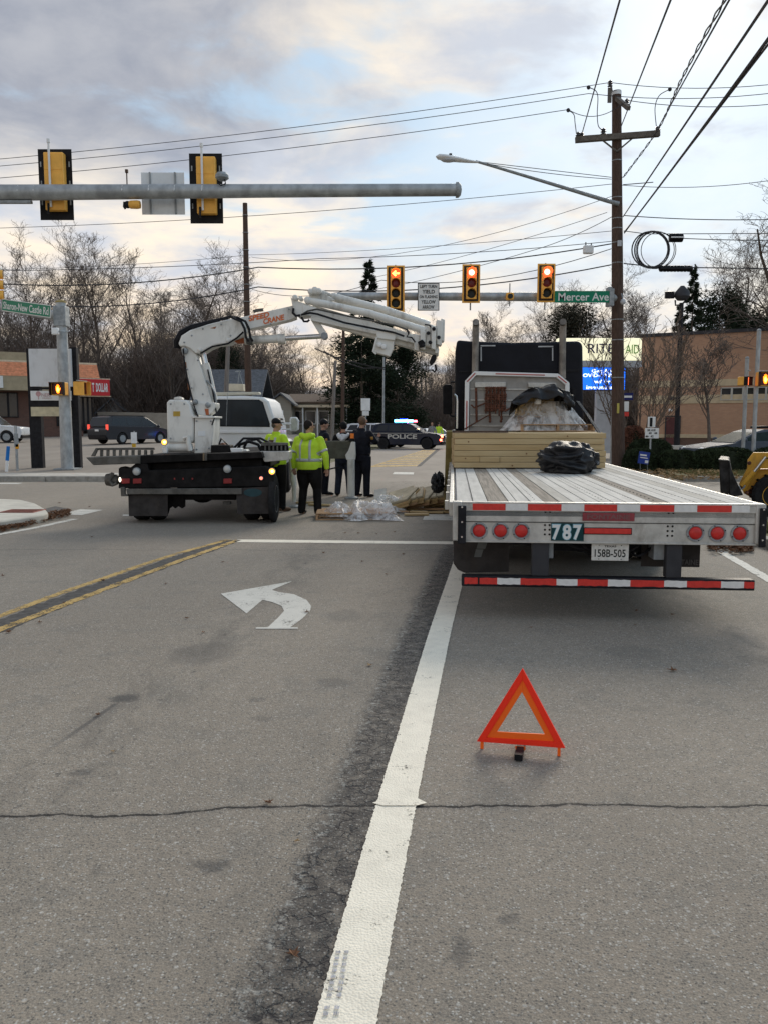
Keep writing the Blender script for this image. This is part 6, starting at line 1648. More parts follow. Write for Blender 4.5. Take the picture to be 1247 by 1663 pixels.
# exhaust stacks
M_stk = mat('sooty_chrome_stack', (.20, .18, .16), .45, .6, .4, 4, dirt=.3)
for px_, tp_ in ((773, 522), (913, 523)):
    yb = YC - .16
    pts = [P(px_ - .5, 615, yb), P(px_, 560, yb), P(px_ + .5, tp_ + 9, yb), P(px_ + 1, tp_ + 3, yb - .03), P(px_ + 1.5, tp_, yb - .12)]
    MB().path(pts, [.068, .064, .062, .062, .06], 16).build('exhaust_stack', M_stk, tc_, True, world=True)
# headache rack
YH = YC - .42
oct_o = [(757, 702), (758, 618), (773, 602.5), (908, 607), (926, 622), (926, 702)]
oct_i = [(764, 702), (765, 621), (776, 609), (905, 613), (919.5, 625), (919, 702)]
rk = MB()
for i in range(5):
    a, b, c_, d = oct_o[i], oct_o[i + 1], oct_i[i + 1], oct_i[i]
    MB().px([a, b, c_, d], YH, .14, True).build('rack_frame', M_whtc, tc_, world=True, bevel=.006)
    t0 = [(a[0] + (d[0] - a[0]) * .62, a[1] + (d[1] - a[1]) * .62), (b[0] + (c_[0] - b[0]) * .62, b[1] + (c_[1] - b[1]) * .62), (b[0] + (c_[0] - b[0]) * .35, b[1] + (c_[1] - b[1]) * .35), (a[0] + (d[0] - a[0]) * .35, a[1] + (d[1] - a[1]) * .35)]
    if i in (0, 1, 2, 3):
        lo, hi = ((.05, .62), (.0, 1.), (.25, .85), (.1, .9))[i]
        L_ = lambda p, q, t: (p[0] + (q[0] - p[0]) * t, p[1] + (q[1] - p[1]) * t)
        MB().px([L_(t0[0], t0[1], lo), L_(t0[0], t0[1], hi), L_(t0[3], t0[2], hi), L_(t0[3], t0[2], lo)], YH - .006, .004, True).build('tape_strip', mat('dull_red_tape', (.45, .10, .09), .6), tc_, world=True)
wpx([(764, 702), (765, 621), (776, 609), (905, 613), (919.5, 625), (919, 702)], YH + .1, .03, 'rack_panel', mat('rack_aluminium', (.33, .32, .305), .5, .35, .12, 5, dirt=.3), tc_)
for y_ in (630, 648, 672, 690): wpx([(766, y_), (918, y_ + 2), (918, y_ + 4.5), (766, y_ + 2.5)], YH + .075, .024, 'rack_rib', M_alum, tc_, .003)
wpx([(774, 620), (824, 620), (824, 629), (774, 629)], YH + .0, .09, 'rack_tray', M_alum, tc_, .01); wpx([(860, 621), (905, 622), (905, 629), (860, 629)], YH + .0, .09, 'rack_tray', M_alum, tc_, .01)
M_rust = mat('rusty_chain', (.13, .055, .035), .85, .2, .4, 20, .5, 60)
ch = MB(); cr_ = random.Random(5)
for i in range(11):
    x_ = 792 + i * 3.1; top = 630; bot = cr_.uniform(664, 675) if i not in (2, 8) else 686
    y_ = top
    while y_ < bot:
        a = P(x_ + cr_.uniform(-.6, .6), y_, YH - .02 - .02 * (i % 2)); ch.ball(a, (.016 if int(y_) % 2 else .026, .02, .03), 6, 4); y_ += 3.6
ch.build('chain_bundle', M_rust, tc_, world=True)
MB().tube(P(776, 630, YH - .02), P(777, 686, YH - .02), .022).tube(P(757, 697, YH - .03), P(800, 672, YH - .03), .012).tube(P(822, 668, YH - .03), P(842, 657, YH - .03), .02).path([P(768, 657, YH - .02), P(773, 662, YH - .02), P(790, 655, YH - .02), P(800, 656, YH - .02)], .018, 6).build('chain_binder', M_rust, tc_, True, world=True)
MB().path([P(826, 700, YH - .1), P(830, 685, YH - .1), P(840, 676, YH - .12), P(843, 664, YH - .1), P(841, 662, YH - .1)], .03, 7).build('air_line', M_blk, tc_, True, world=True)
# mirror and grab rail
YM = YC + 2.6
MB().px([(a_ - 14, b_) for a_, b_ in ((717, 672), (716.5, 627), (719, 624), (730, 624), (732, 627), (732, 670), (729, 673), (720, 673))], YM, .14, True).build('mirror', M_blkp, tc_, world=True, bevel=.02)
MB().path([P(716, 624, YM), P(716, 620, YM), P(728, 620, YM)], .02, 6).path([P(714, 673, YM), P(718, 676, YM), P(728, 676, YM)], .02, 6).build('mirror_bracket', M_blk, tc_, True, world=True)
MB().path([P(738.5, 640, YC - .05), P(742, 643, YC - .06), P(743, 652, YC - .06), P(742.5, 696, YC - .06)], .022, 8).build('grab_rail', M_chr, tc_, True, world=True)
wpx([(731, 699), (738, 699), (738, 711), (731, 711)], YC - .5, .1, 'side_marker', M_sgw, tc_)
tc_.rotation_euler = (0, 0, -aT)
# ------------------------------------------------------------------ crane truck
YR = 13.9
ct = thing('crane_truck', 'white crane truck with black flatbed and folded boom in the junction', 'crane truck', (P(333, 800, YR).x, YR, 0))
M_cw = mat('crane_white', (.72, .71, .67), .42, 0, .05, 2.5, dirt=.55)
M_cw2 = mat('truck_cab_white', (.70, .71, .71), .3, 0, .04, 2, coat=.4, dirt=.15)
M_cbk = mat('truck_bed_black', (.012, .011, .011), .6, .1, .5, 5, .2, 30)
M_cgy = mat('worn_steel_grey', (.11, .105, .095), .6, .3, .3, 7, dirt=.3)
M_olive = mat('olive_grey_steel', (.09, .09, .07), .7, .1, .3, 5, dirt=.3)
M_ora = mat('rust_orange_paint', (.45, .13, .05), .6, 0, .2, 5)
M_lett = mat('orange_lettering', (.68, .16, .045), .6)
def cp(name, m, pts, Y, th, bevel=.01, back=True): return MB().px(pts, Y, th, back).build(name, m, ct, world=True, bevel=bevel)
def tb(name, m, pts, r, n=10, **kw): return MB().path([P(*p) for p in pts], r, n).build(name, m, ct, True, world=True, **kw)
# bed
cp('bed_deck', M_cbk, [(228, 740), (425, 734), (428, 744), (246, 752), (228, 753)], YR, 3.6, .01)
cp('bed_underframe', M_cbk, [(240, 752.5), (426, 744.5), (426, 792), (250, 792)], YR + .25, 3.2, .02)
# left side wing with its rungs
cp('side_wing', M_cgy, [(140, 743), (228, 740), (228, 753), (152, 755.5)], YR - .05, .5, .01)
cp('wing_rail', M_cgy, [(156, 727.5), (250, 727), (251, 730.5), (158, 731)], YR + .35, .06, .004)
cp('wing_end', M_cgy, [(148, 741), (156, 727.5), (160, 727.5), (154, 741)], YR + .3, .06, .004)
for i in range(9):
    x_ = 163 + i * 10.2; cp('wing_rung', M_cgy, [(x_, 731), (x_ + 4.2, 731), (x_ + 4.2, 741.5), (x_, 741.8)], YR + .35, .05, .003)
# right side wing
cp('side_wing', M_alum, [(422, 733), (470, 733), (470, 747), (430, 750.5)], YR + .2, .5, .01)
cp('wing_rail', M_cgy, [(424, 720), (428, 718), (468, 719), (468, 723), (424, 724)], YR + .35, .06, .004)
cp('wing_panel', M_cbk, [(424, 724), (468, 723), (470, 732.8), (422, 732.8)], YR + .40, .06, .004)
for i in range(6): x_ = 430 + i * 6.6; cp('wing_rung', M_cgy, [(x_, 724), (x_ + 2.2, 724), (x_ + 2.2, 732), (x_, 732)], YR + .34, .055, .002)
# rear frame
cp('rear_frame', M_cbk, [(193, 793), (193, 761), (197, 758), (210, 761), (222, 752), (240, 753), (242, 764), (430, 757), (444, 762), (446, 790), (240, 793)], YR, .25, .012)
cp('rear_channel', M_cgy, [(205, 794), (393, 793), (393, 803), (207, 803)], YR - .06, .14, .01)
cp('step_bracket', M_cgy, [(196, 791), (203, 791), (203, 803), (208, 803), (208, 806), (197, 806)], YR - .05, .08, .006)
def lamp(px, py, r, m, Y=YR - .02, nm='lamp', ring=M_galvd, em=None):
    c = P(px, py, Y)
    o = MB().lathe([(r * 1.25, .0), (r * 1.2, -.03), (r * .98, -.032)], tuple(c), 'y', 16).build(nm, ring, ct, True, world=True)
    MB().lathe([(r * .3, -.05), (r * .8, -.042), (r, -.028), (r, -.01)], tuple(c), 'y', 16).build('lens', m, o, True, world=True)
    return o
M_wlamp = mat('white_lamp_lens', (.5, .5, .48), .2)
lamp(223, 765.5, .055, M_wlamp); lamp(370, 761.5, .055, M_wlamp)
M_dimr = mat('dim_red_marker', (.26, .03, .03), .4)
for a, b in ((198, 211), (216.5, 230), (363.5, 377)):
    cp('marker_lamp', M_dimr, [(a, 777.5), (b, 777), (b, 785), (a, 785.5)], YR - .03, .025, .004)
for px_ in (283, 297, 312): cp('small_marker', M_dimr, [(px_, 776), (px_ + 2, 776), (px_ + 2, 779), (px_, 779)], YR - .01, .008, 0)
M_beac = mat('lit_amber_lamp', (1, .35, .03), .4, emit=2.6, ecol=(1, .34, .03))
M_beac2 = mat('lit_amber_core', (1, .7, .2), .4, emit=3.2, ecol=(1, .72, .22))
o = lamp(442.5, 765.5, .05, M_beac, YR - .05, 'amber_lamp'); c = P(442.5, 765.5, YR - .11); MB().ball(c, .026).build('bright_core', M_beac2, o, world=True)
o = lamp(268, 718, .048, M_beac, YR + .5, 'amber_lamp'); c = P(268, 718, YR + .44); MB().ball(c, .026).build('bright_core', M_beac2, o, world=True)
cp('lamp_post', M_whtc, [(264, 725), (272, 725), (272, 736), (264, 736)], YR + .5, .08)
lamp(425, 776.5, .028, mat('lit_pink_lamp', (1, .3, .2), .4, emit=1.3, ecol=(1, .22, .14)), YR - .03)
# winch drum sticking out at the left
c = P(185, 779, YR + .1)
MB().lathe([(.05, -.14), (.10, -.12), (.12, -.02), (.09, .0), (.09, .06), (.05, .1)], tuple(c), 'x', 14).build('winch_drum', M_cgy, ct, True, world=True)
tb('winch_hook', M_cgy, [(184, 768, YR), (182, 773, YR), (178, 781, YR), (184, 788, YR), (190, 785, YR)], .03, 7)
c = P(195.5, 779, YR - .05); MB().ball(c, (.022, .02, .04)).build('small_white_lamp', mat('lit_white_lamp', (1, .95, .85), .4, emit=1.5, ecol=(1, .9, .7)), ct, world=True)
# mud flaps, duals, axle
cp('mud_flap', M_flap, [(209, 803.5), (273, 803.5), (273, 838), (210, 838)], YR + .02, .015, 0)
mf = cp('mud_flap', M_flap, [(384, 793), (446, 790), (447, 834), (386, 835)], YR - .02, .015, 0)
c = P(411, 800, YR - .025); MB().prism([(c.x + math.cos(t * .314) * .155, c.z + math.sin(t * .314) * .07) for t in range(20)], YR - .026, YR - .0215, 'y').build('oval_emblem', mat('dark_teal_emblem', (.025, .06, .07), .7), mf, world=True)
tyy = ct.location
for px_, (nm) in ((231, 0), (257, 0), (410, 0), (437, 0)):
    tyre(ct, (X(px_, YR + .7) - tyy.x, .62, .42), .42, .25, M_galv)
tyre(ct, (X(443.5, YR + .25) - tyy.x, .25, .405), .405, .10, M_galv)
c = P(330, 812, YR + .6); MB().ball((c.x, c.y, .50), (.24, .22, .20), 16, 10).tube((X(235, YR + .6), YR + .62, .46), (X(435, YR + .6), YR + .62, .46), .07).build('rear_axle', M_cbk, ct, True, world=True)
cp('spring_plate', M_cbk, [(272, 803), (300, 803), (300, 823), (296, 826), (290, 822), (285, 826), (280, 822), (276, 826), (272, 823)], YR + .3, .1)
cp('tow_plate', M_cgy, [(362, 815), (375, 815), (375, 819), (362, 819)], YR + .2, .1)
cp('cross_tube', M_cbk, [(300, 803), (384, 803), (384, 812), (300, 812)], YR + .3, .15)
for i in range(2):
    pass
# straps over the bed edge
cp('ratchet_strap', M_cgy, [(333, 735), (336.5, 735), (336.5, 748), (333, 748)], YR - .03, .02, 0); cp('ratchet_strap', mat('tan_strap', (.20, .15, .10), .8), [(330, 735), (332.4, 735), (332.4, 748), (330, 748)], YR - .03, .02, 0)
# --- tank, pedestal
YP = 14.9
cp('tank_box', M_cw, [(272, 719), (271, 654), (275, 649), (303, 649.5), (309, 656), (315, 677), (315, 716), (311, 720)], YP - .35, .85, .03)
cp('filler_cap', M_cw, [(282, 649), (284, 645), (291, 644), (296, 646), (297, 649)], YP, .15, .01)
tb('valve_pipe', M_cw, [(300, 712, YP - .42), (306, 710, YP - .45), (307, 722, YP - .45), (310, 732, YP - .45)], .045, 8)
MB().lathe([(.02, -.24), (.075, -.22), (.075, .22), (.02, .24)], tuple(P(292, 727, YP - .3)), 'x', 14).build('hydraulic_reservoir', M_cw, ct, True, world=True)
cp('pedestal', M_cw, [(316, 737), (317, 676), (347, 677), (347, 700), (343, 737)], YP - .35, .6, .015)
cp('pedestal_plate', M_cw, [(313, 679), (349, 679), (349, 676), (313, 675)], YP - .4, .7, .006)
cp('slew_collar', M_cw, [(312, 654), (350, 654), (350.5, 661), (345, 670), (336, 675), (322, 674), (314, 662)], YP - .25, .4, .012)
cp('orange_plate', M_ora, [(333, 664), (339, 664), (340, 674), (335, 674)], YP - .262, .01, 0)
for (a, b) in ((318, 653), (338, 658)):
    c = P(a, b, YP - .28); MB().lathe([(.02, -.06), (.035, -.05), (.05, .0)], tuple(c), 'y', 12).build('pin', M_galvd, ct, True, world=True)
cp('side_plate', M_cw, [(306, 655), (312, 649), (316, 652), (320, 672), (316, 676), (311, 672)], YP + .1, .12, .01)
# --- column
cp('column', M_cw, [(295, 566), (297, 562), (309, 564), (320, 576), (346, 655), (317, 657), (312, 640)], YP - .15, .32, .015)
c = P(301, 570, YP - .17); MB().lathe([(.02, -.05), (.05, -.04), (.06, .0)], tuple(c), 'y', 14).build('pin', M_galvd, ct, True, world=True)
# lift cylinder
tb('lift_rod', M_chr, [(330, 573, YP), (334, 592, YP)], .055, 12); tb('lift_cylinder', M_cw, [(333, 591, YP), (336, 600, YP), (347, 650, YP)], .08, 14)
tb('cylinder_pipe', M_galvd, [(336, 618, YP - .1), (343, 625, YP - .12), (350, 640, YP - .1), (352, 655, YP - .1)], .018, 6)
# --- knuckle boom
cp('main_boom', M_cw, [(293, 563), (290, 558), (295, 545), (309, 536), (340, 526), (384, 515.5), (391, 517), (398, 525), (402, 538), (397, 546), (380, 552), (371, 558), (352, 560), (338, 566), (326, 574), (318, 574), (309, 566), (300, 562)], YP - .2, .42, .02)
tb('boom_guard', M_blkp, [(288, 566, YP - .05), (289, 556, YP - .05), (297, 542, YP - .05), (312, 532, YP - .05), (345, 522, YP - .05), (375, 514.5, YP - .05), (388, 516, YP - .05)], [.055, .085, .085, .06, .03, .024, .02], 8)
for dx, dy in ((0, 0), (7, -1)):
    tb('hose', M_blk, [(378 + dx, 516 + dy, YP - .25), (392 + dx, 522, YP - .3), (398 + dx, 534, YP - .3), (400 + dx, 548, YP - .3), (404 + dx, 554, YP - .25)], .022, 7)
tb('hose', M_blk, [(311, 533, YP - .24), (340, 524, YP - .26), (372, 517, YP - .26)], .014, 6)
tb('boom_edge_pipe', M_blk, [(326, 574, YP - .23), (345, 563, YP - .24), (371, 558, YP - .24), (385, 549, YP - .24), (396, 539, YP - .24)], .016, 6)
for (a, b) in ((325, 568), (371, 553)):
    c = P(a, b, YP - .2); MB().lathe([(.02, -.03), (.035, -.02), (.04, .0)], tuple(c), 'y', 12).build('pin', M_cw, ct, True, world=True)
ob = cp('outer_boom', M_cw, [(388, 516), (470, 497.5), (479, 495), (481, 516), (470, 520), (405, 535), (400, 528)], YP - .15, .3, .012)
q0, q1 = P(388, 516, YP - .155), P(470, 497.5, YP - .155); ang_ = math.atan2(q1.z - q0.z, q1.x - q0.x)
s_w = lambda a: P(a, 0, YP - .155).x - P(0, 0, YP - .155).x
text('SPEED', 'boom_lettering', M_lett, P(421, 514, YP - .155), s_w(36), .095, ob, rot=Matrix.Rotation(-ang_, 3, 'Y').to_euler() if False else (R(90), -ang_, 0), bold=.03, shear=.25)
text('CRANE', 'boom_lettering', M_lett, P(445.5, 518.5, YP - .155), s_w(37), .095, ob, rot=(R(90), -ang_, 0), bold=.03, shear=.25)
tb('boom_lug', M_cgy, [(412, 506, YP), (418, 504, YP), (428, 503, YP)], .03, 7)
# fold cylinder
cp('orange_knuckle', M_ora, [(379, 553), (388, 546), (397, 543), (399, 556), (385, 557)], YP - .05, .2, .01)
tb('fold_cylinder', M_cw, [(398, 553, YP), (412, 552, YP), (463, 549.5, YP)], .075, 14); tb('cylinder_head', M_cw, [(452, 551, YP), (464, 550, YP)], .095, 14)
tb('fold_rod', M_chr, [(463, 549.5, YP), (530, 545.5, YP)], .045, 12)
cp('cylinder_saddle', M_cgy, [(400, 549), (409, 549), (409, 558), (400, 558)], YP - .15, .3, .008)
# --- folded jib: long sections side by side, sloping down to the right
YJ = YP - .1
def jib(name, a, b, ha, hb, Y, th, m=M_cw, bevel=.012):
    """box section between two points of the photograph, ha/hb its heights in pixels"""
    return cp(name, m, [(a[0], a[1] - ha / 2), (b[0], b[1] - hb / 2), (b[0], b[1] + hb / 2), (a[0], a[1] + ha / 2)], Y, th, bevel)
cp('jib_knuckle', M_cw, [(472, 481), (476, 486), (514, 499), (516, 512), (497, 514), (486, 515), (478, 508)], YJ - .12, .34, .015)
tb('knuckle_shadow_hose', M_blk, [(477, 501, YJ - .15), (476, 508, YJ - .17), (481, 513, YJ - .17), (488, 512, YJ - .17)], .022, 7)
jib('jib_section', (508, 508), (712, 566), 26, 24, YJ - .02, .24)
jib('jib_section', (492, 503), (700, 558), 15, 14, YJ - .14, .11)
jib('jib_section', (505, 517), (640, 546), 7, 6, YJ - .16, .12)
tb('jib_tube', M_cw, [(500, 488, YJ - .1), (600, 509, YJ - .1), (690, 537, YJ - .1)], .066, 14)
tb('jib_tube', M_cw, [(540, 481, YJ + .12), (620, 501, YJ + .12), (697, 527, YJ + .12)], .060, 14)
tb('jib_tube', M_cw, [(521, 480, YJ + .25), (560, 492, YJ + .22), (640, 512, YJ + .2), (712, 534, YJ + .2)], .035, 10)
tb('jib_slot', M_blk, [(566, 497, YJ - .0), (610, 507, YJ), (612, 509, YJ)], .02, 6)
tb('jib_slot', M_blk, [(640, 521, YJ - .02), (690, 533, YJ)], .016, 6)
tb('jib_pipe', M_cgy, [(489, 512, YJ - .2), (500, 505, YJ - .22), (515, 502, YJ - .22), (560, 512, YJ - .2), (640, 528, YJ - .2), (660, 535, YJ - .2), (663, 542, YJ - .2)], .016, 7)
tb('jib_pipe', M_blk, [(490, 511, YJ - .2), (504, 508, YJ - .23), (516, 510, YJ - .23), (560, 524, YJ - .22), (640, 540, YJ - .22), (656, 546, YJ - .22)], .018, 7)
tb('jib_pipe', M_blk, [(490, 515, YJ - .2), (494, 522, YJ - .2), (500, 522, YJ - .2), (503, 519, YJ - .2)], .02, 7)
for (a, b, r_) in ((505, 474, .05), (512, 472, .06), (518, 473, .05), (480, 484, .05), (489, 485, .04), (500, 488, .06)):
    c = P(a, b, YJ - .1); MB().lathe([(r_ * .5, -.08), (r_, -.06), (r_, .12), (r_ * .5, .14)], tuple(c), 'y', 10).build('pin', M_cw, ct, True, world=True)
cp('head_lug', M_cw, [(502, 482), (503, 473), (512, 470), (522, 472), (534, 481), (545, 487), (530, 491)], YJ + .0, .12, .01)
tb('link_bar', M_cw, [(519, 472, YJ + .1), (545, 482, YJ + .12)], .03, 8)
cp('fold_bracket', M_cw, [(506, 521), (518, 522), (533, 543), (530, 551), (523, 549)], YJ - .05, .14, .012)
c = P(527, 545.5, YJ - .1); MB().lathe([(.02, -.04), (.06, -.03), (.06, .16)], tuple(c), 'y', 14).build('pin', M_galvd, ct, True, world=True)
# jib head: cluster of section ends
for (a, b, w_, h_, dy) in ((672, 556, 9, 24, .0), (682, 552, 9, 28, -.06), (691, 546, 8, 30, -.0), (700, 548, 8, 36, -.08), (709, 540, 9, 38, .02), (716, 536, 6, 34, .1)):
    cp('section_end', M_cw, [(a, b - h_ / 2 - 2), (a + w_, b - h_ / 2), (a + w_ - 1, b + h_ / 2 + 2), (a, b + h_ / 2)], YJ - .16 + dy, .3, .01)
for (a, b) in ((695, 541), (698, 556), (704, 534), (687, 561), (712, 548)):
    c = P(a, b, YJ - .25); MB().lathe([(.01, -.03), (.03, -.02), (.035, .0)], tuple(c), 'y', 8).build('pin', M_blk, ct, True, world=True)
cp('head_roller', M_blkp, [(678, 555), (685, 551), (690, 556), (689, 563), (682, 565)], YJ - .26, .08, .01)
tb('head_hose', M_blk, [(660, 534, YJ - .22), (664, 541, YJ - .25), (660, 547, YJ - .25), (668, 548, YJ - .25), (674, 556, YJ - .25)], .014, 6)
tb('head_hose', M_blk, [(690, 527, YJ - .1), (697, 528, YJ - .2), (701, 533, YJ - .2)], .014, 6)
cp('hook_shackle', M_cw, [(706, 566), (713, 566), (712, 574), (706, 574)], YJ - .1, .1, .01)
cp('hook_block', M_blkp, [(701, 577), (707, 575), (709, 580), (706, 588), (700, 594), (697, 588)], YJ - .1, .14, .015)
tb('hook', M_blkp, [(706, 592, YJ), (708, 600, YJ), (705, 604, YJ), (701, 600, YJ)], .018, 6)
# tool box hanging under the jib
cp('valve_cabinet', M_cw, [(611, 536), (643, 541), (641, 553), (612, 549)], YJ - .2, .3, .01)
cp('valve_block', M_cw, [(613, 549), (640, 553), (639, 566), (633, 579), (608, 572), (607, 566)], YJ - .15, .22, .01)
for (a, b) in ((616, 560), (623, 563)):
    c = P(a, b, YJ - .16); MB().lathe([(.03, -.06), (.045, -.05), (.045, .0)], tuple(c), 'y', 12).build('gauge', M_whtc, ct, True, world=True)
tb('guard_rail', M_cw, [(612, 547, YJ - .25), (606, 571, YJ - .25), (611, 575, YJ - .25)], .016, 6)
for i in range(5):
    tb('hose', M_cable, [(512 + i * 14, 566 + i * 4, YJ + .4), (545 + i * 8, 580 + i * 6, YJ + .3), (590, 592 + i * 6, YJ + .2), (625, 600 - i * 3, YJ + .1), (626, 580, YJ)], .012, 6) if i < 2 else None
# --- bed clutter
tb('hose', M_blk, [(385, 735, 15.2), (390, 722, 15.2), (405, 717, 15.2), (420, 722, 15.2), (426, 735, 15.2)], .03, 8)
tb('hose', M_blk, [(392, 737, 15.4), (402, 716, 15.4), (418, 713, 15.4), (431, 725, 15.4)], .028, 8)
tb('hose', M_blk, [(350, 737, 15.3), (360, 712, 15.3), (372, 724, 15.3), (386, 730, 15.3)], .02, 8)
tb('hose', M_blk, [(374, 734, 15.1), (396, 712, 15.1), (424, 712, 15.1), (440, 720, 15.1)], .022, 8)
cp('bed_clutter', M_rust, [(350, 737), (352, 722), (362, 719), (372, 727), (380, 737)], 15.6, .3, .01)
cp('control_box', M_cbk, [(343, 736), (343, 723), (374, 723), (374, 736)], YR + .5, .35, .01)
cp('control_label', M_whtc, [(374, 728), (393, 728), (393, 734), (376, 735)], YR + .5, .2, .01)
cp('bed_clutter', M_cw, [(385, 731), (400, 730), (406, 737), (385, 737)], YR + .8, .3, .01)
# --- cab
YCb = 18.2
cab = thing('cab_parts', None, None) if False else None
cp('cab', M_cw2, [(322, 742), (322, 662), (330, 646), (352, 643.5), (400, 643), (428, 645), (437, 652), (446, 680), (449, 700), (450, 742)], YCb, 2.0, .05)
cp('rear_window', M_glass2, [(347, 691), (347.5, 652), (350, 650), (420, 650.5), (426, 654), (437, 688), (437, 692)], YCb - .012, .02, .004)
cp('window_seal', M_blk, [(345.5, 692.5), (346, 651), (349, 648.7), (421, 649), (427.5, 653), (438.8, 688), (438.8, 693.5)], YCb - .006, .01, .003)
cp('cab_lower_trim', M_cw2, [(347, 700), (444, 700), (444, 704), (347, 704)], YCb - .03, .03, .008)
a, b = P(430.5, 652, YCb), P(446.2, 681.5, YCb)
MB().add([(a.x + .012, YCb + .42, a.z), (b.x + .012, YCb + .22, b.z), (b.x + .012, YCb + 1.55, b.z), (a.x + .012, YCb + 1.35, a.z), (a.x - .02, YCb + .42, a.z), (b.x - .02, YCb + .22, b.z), (b.x - .02, YCb + 1.55, b.z), (a.x - .02, YCb + 1.35, a.z)], [(0, 1, 2, 3), (7, 6, 5, 4), (0, 4, 5, 1), (1, 5, 6, 2), (2, 6, 7, 3), (3, 7, 4, 0)]).build('side_window', M_glass, ct, world=True)
for q in ((300, 580), (305, 600), (312, 630), (322, 585), (330, 640), (300, 556), (330, 534), (360, 527), (375, 545), (312, 545), (405, 517), (470, 502), (440, 526), (278, 656), (300, 656), (278, 712), (308, 710), (320, 684), (343, 684), (320, 730), (340, 728)):
    c = P(q[0], q[1], YP - (.2 if q[0] > 296 and q[1] < 560 else .15 if q[1] < 650 else .35)); MB().lathe([(.006, -.016), (.016, -.012), (.018, .01)], tuple(c), 'y', 6).build('bolt', M_galvd, ct, world=True)
tb('hose', M_blk, [(322, 676, YP - .42), (316, 660, YP - .3), (306, 620, YP - .2), (300, 585, YP - .2), (298, 566, YP - .24)], .014, 6)
tb('hose', M_blk, [(345, 690, YP - .42), (352, 670, YP - .2), (347, 640, YP - .12), (338, 600, YP - .1)], .014, 6)
cp('data_plate', M_sback, [(322, 700), (334, 700), (334, 708), (322, 708)], YP - .357, .006, 0)
cp('warning_decal', mat('faded_decal', (.5, .33, .06), .6), [(282, 668), (293, 668), (293, 676), (282, 676)], YP - .358, .007, 0)
cp('rust_streak', mat('rust_streak', (.30, .13, .06), .9), [(300, 588), (303, 588), (304, 597), (302, 600)], YP - .153, .002, 0)
cp('rust_streak', MATS['rust_streak'], [(342, 533), (352, 530), (350, 534)], YP - .203, .002, 0)
cp('rust_streak', MATS['rust_streak'], [(305, 622), (307, 622), (308, 632), (306, 634)], YP - .153, .002, 0)
MB().b2(P(322, 0, YCb).x + .1, P(450, 0, YCb).x - .12, YCb + 2.0, YCb + 3.3, .55, 1.32).build('hood', M_cw2, ct, world=True, bevel=.1)
MB().b2(P(322, 0, YCb).x + .3, P(450, 0, YCb).x - .3, YR + .3, YCb + 3., .55, .85).build('chassis', M_cbk, ct, world=True)
for px_ in (330, 442): tyre(ct, (X(px_, YCb) - tyy.x, YCb + 2.3 - YR, .42), .42, .26, M_galv)
cp('beacon_bar', mat('beige_light_bar', (.50, .47, .38), .6, 0, .08, 3), [(350, 637), (421, 636.5), (422, 640.5), (350, 643)], YCb + .5, .3, .02)
cp('roof_box', mat('beige_box', (.55, .49, .38), .6), [(372, 623), (395.5, 623.5), (396, 635), (372, 635)], YCb + .6, .25, .01)
tb('antenna', M_galvd, [(387, 623, YCb + .6), (389, 606, YCb + .6)], .008, 5); tb('antenna', M_galvd, [(389, 604, YCb + .6), (395, 624, YCb + .6)], .008, 5)
cp('antenna_top', M_galvd, [(383, 602), (391, 602), (391, 604), (383, 604)], YCb + .6, .03, 0)
tb('tension_wire', M_galvd, [(370, 638, 17.9), (368, 692, 17.9)], .006, 5)
tb('mirror_arm', M_cw2, [(451, 686, YCb + 1.1), (461, 688, YCb + 1.1), (474, 688, YCb + 1.1)], .025, 8); tb('mirror_arm', M_cw2, [(452, 698, YCb + 1.1), (474, 697, YCb + 1.1)], .018, 8)
o = cp('mirror', M_cw2, [(471, 700), (471, 679), (474, 677), (482, 677.5), (486, 683), (485.5, 698), (481, 700.5)], YCb + 1.1, .1, .02)
MB().px([(472.8, 698.5), (472.8, 681), (475, 679), (481, 679.5), (483, 684), (482.5, 697), (480, 698.5)], YCb + 1.085, .014, True).build('mirror_glass', mat('mirror_glass', (.25, .30, .30), .1, .6), o, world=True)
# --- outrigger on the right
YO = 18.6
cp('outrigger_beam', M_olive, [(440, 717), (572, 716), (572, 724), (563, 745), (440, 745)], YO, .22, .01)
cp('outrigger_gusset', M_cw, [(571, 717), (577, 718), (578, 740), (577, 747), (563, 747), (561, 739), (566, 732)], YO - .02, .18, .01)
tb('outrigger_leg', M_cw, [(570.5, 745, YO), (570.5, 806, YO)], .085, 16)
c = G(571, 807); MB().lathe([(.16, 0), (.16, .03), (.09, .05)], (X(570.5, YO), YO, .001), 'z', 16).build('outrigger_foot', M_galvd, ct, world=True)
cp('orange_reflector', mat('orange_reflector', (.95, .24, .04), .5), [(569, 704), (575, 704), (575, 712), (569, 712)], YO - .03, .03, .004)
cp('leg_top', M_blk, [(567, 712), (576, 712), (576, 717), (567, 717)], YO - .02, .1, .004)
tb('hose', M_blk, [(528, 765, YO - .2), (535, 762, YO - .2), (548, 759, YO - .1), (562, 762, YO)], .018, 6)
# outrigger left (white, between the hi-vis men)
tb('outrigger_leg', M_cw, [(474, 745, 16.6), (478, 790, 16.6)], .06, 12)
MB().lathe([(.13, 0), (.13, .03), (.07, .05)], (X(478, 16.6), 16.6, .001), 'z', 14).build('outrigger_foot', M_galvd, ct, world=True)
tb('outrigger_link', M_cw, [(478, 788, 16.6), (478, 815, 16.6)], .045, 10)
# bed side rails towards the cab
for s_, px_ in ((0, 245), (1, 428)):
    a = P(px_, 740, YR); MB().b2(a.x - .05, a.x + .05, YR + .5, YR + 3.7, .95, 1.12).build('bed_rail', M_cbk, ct, world=True, bevel=.01)
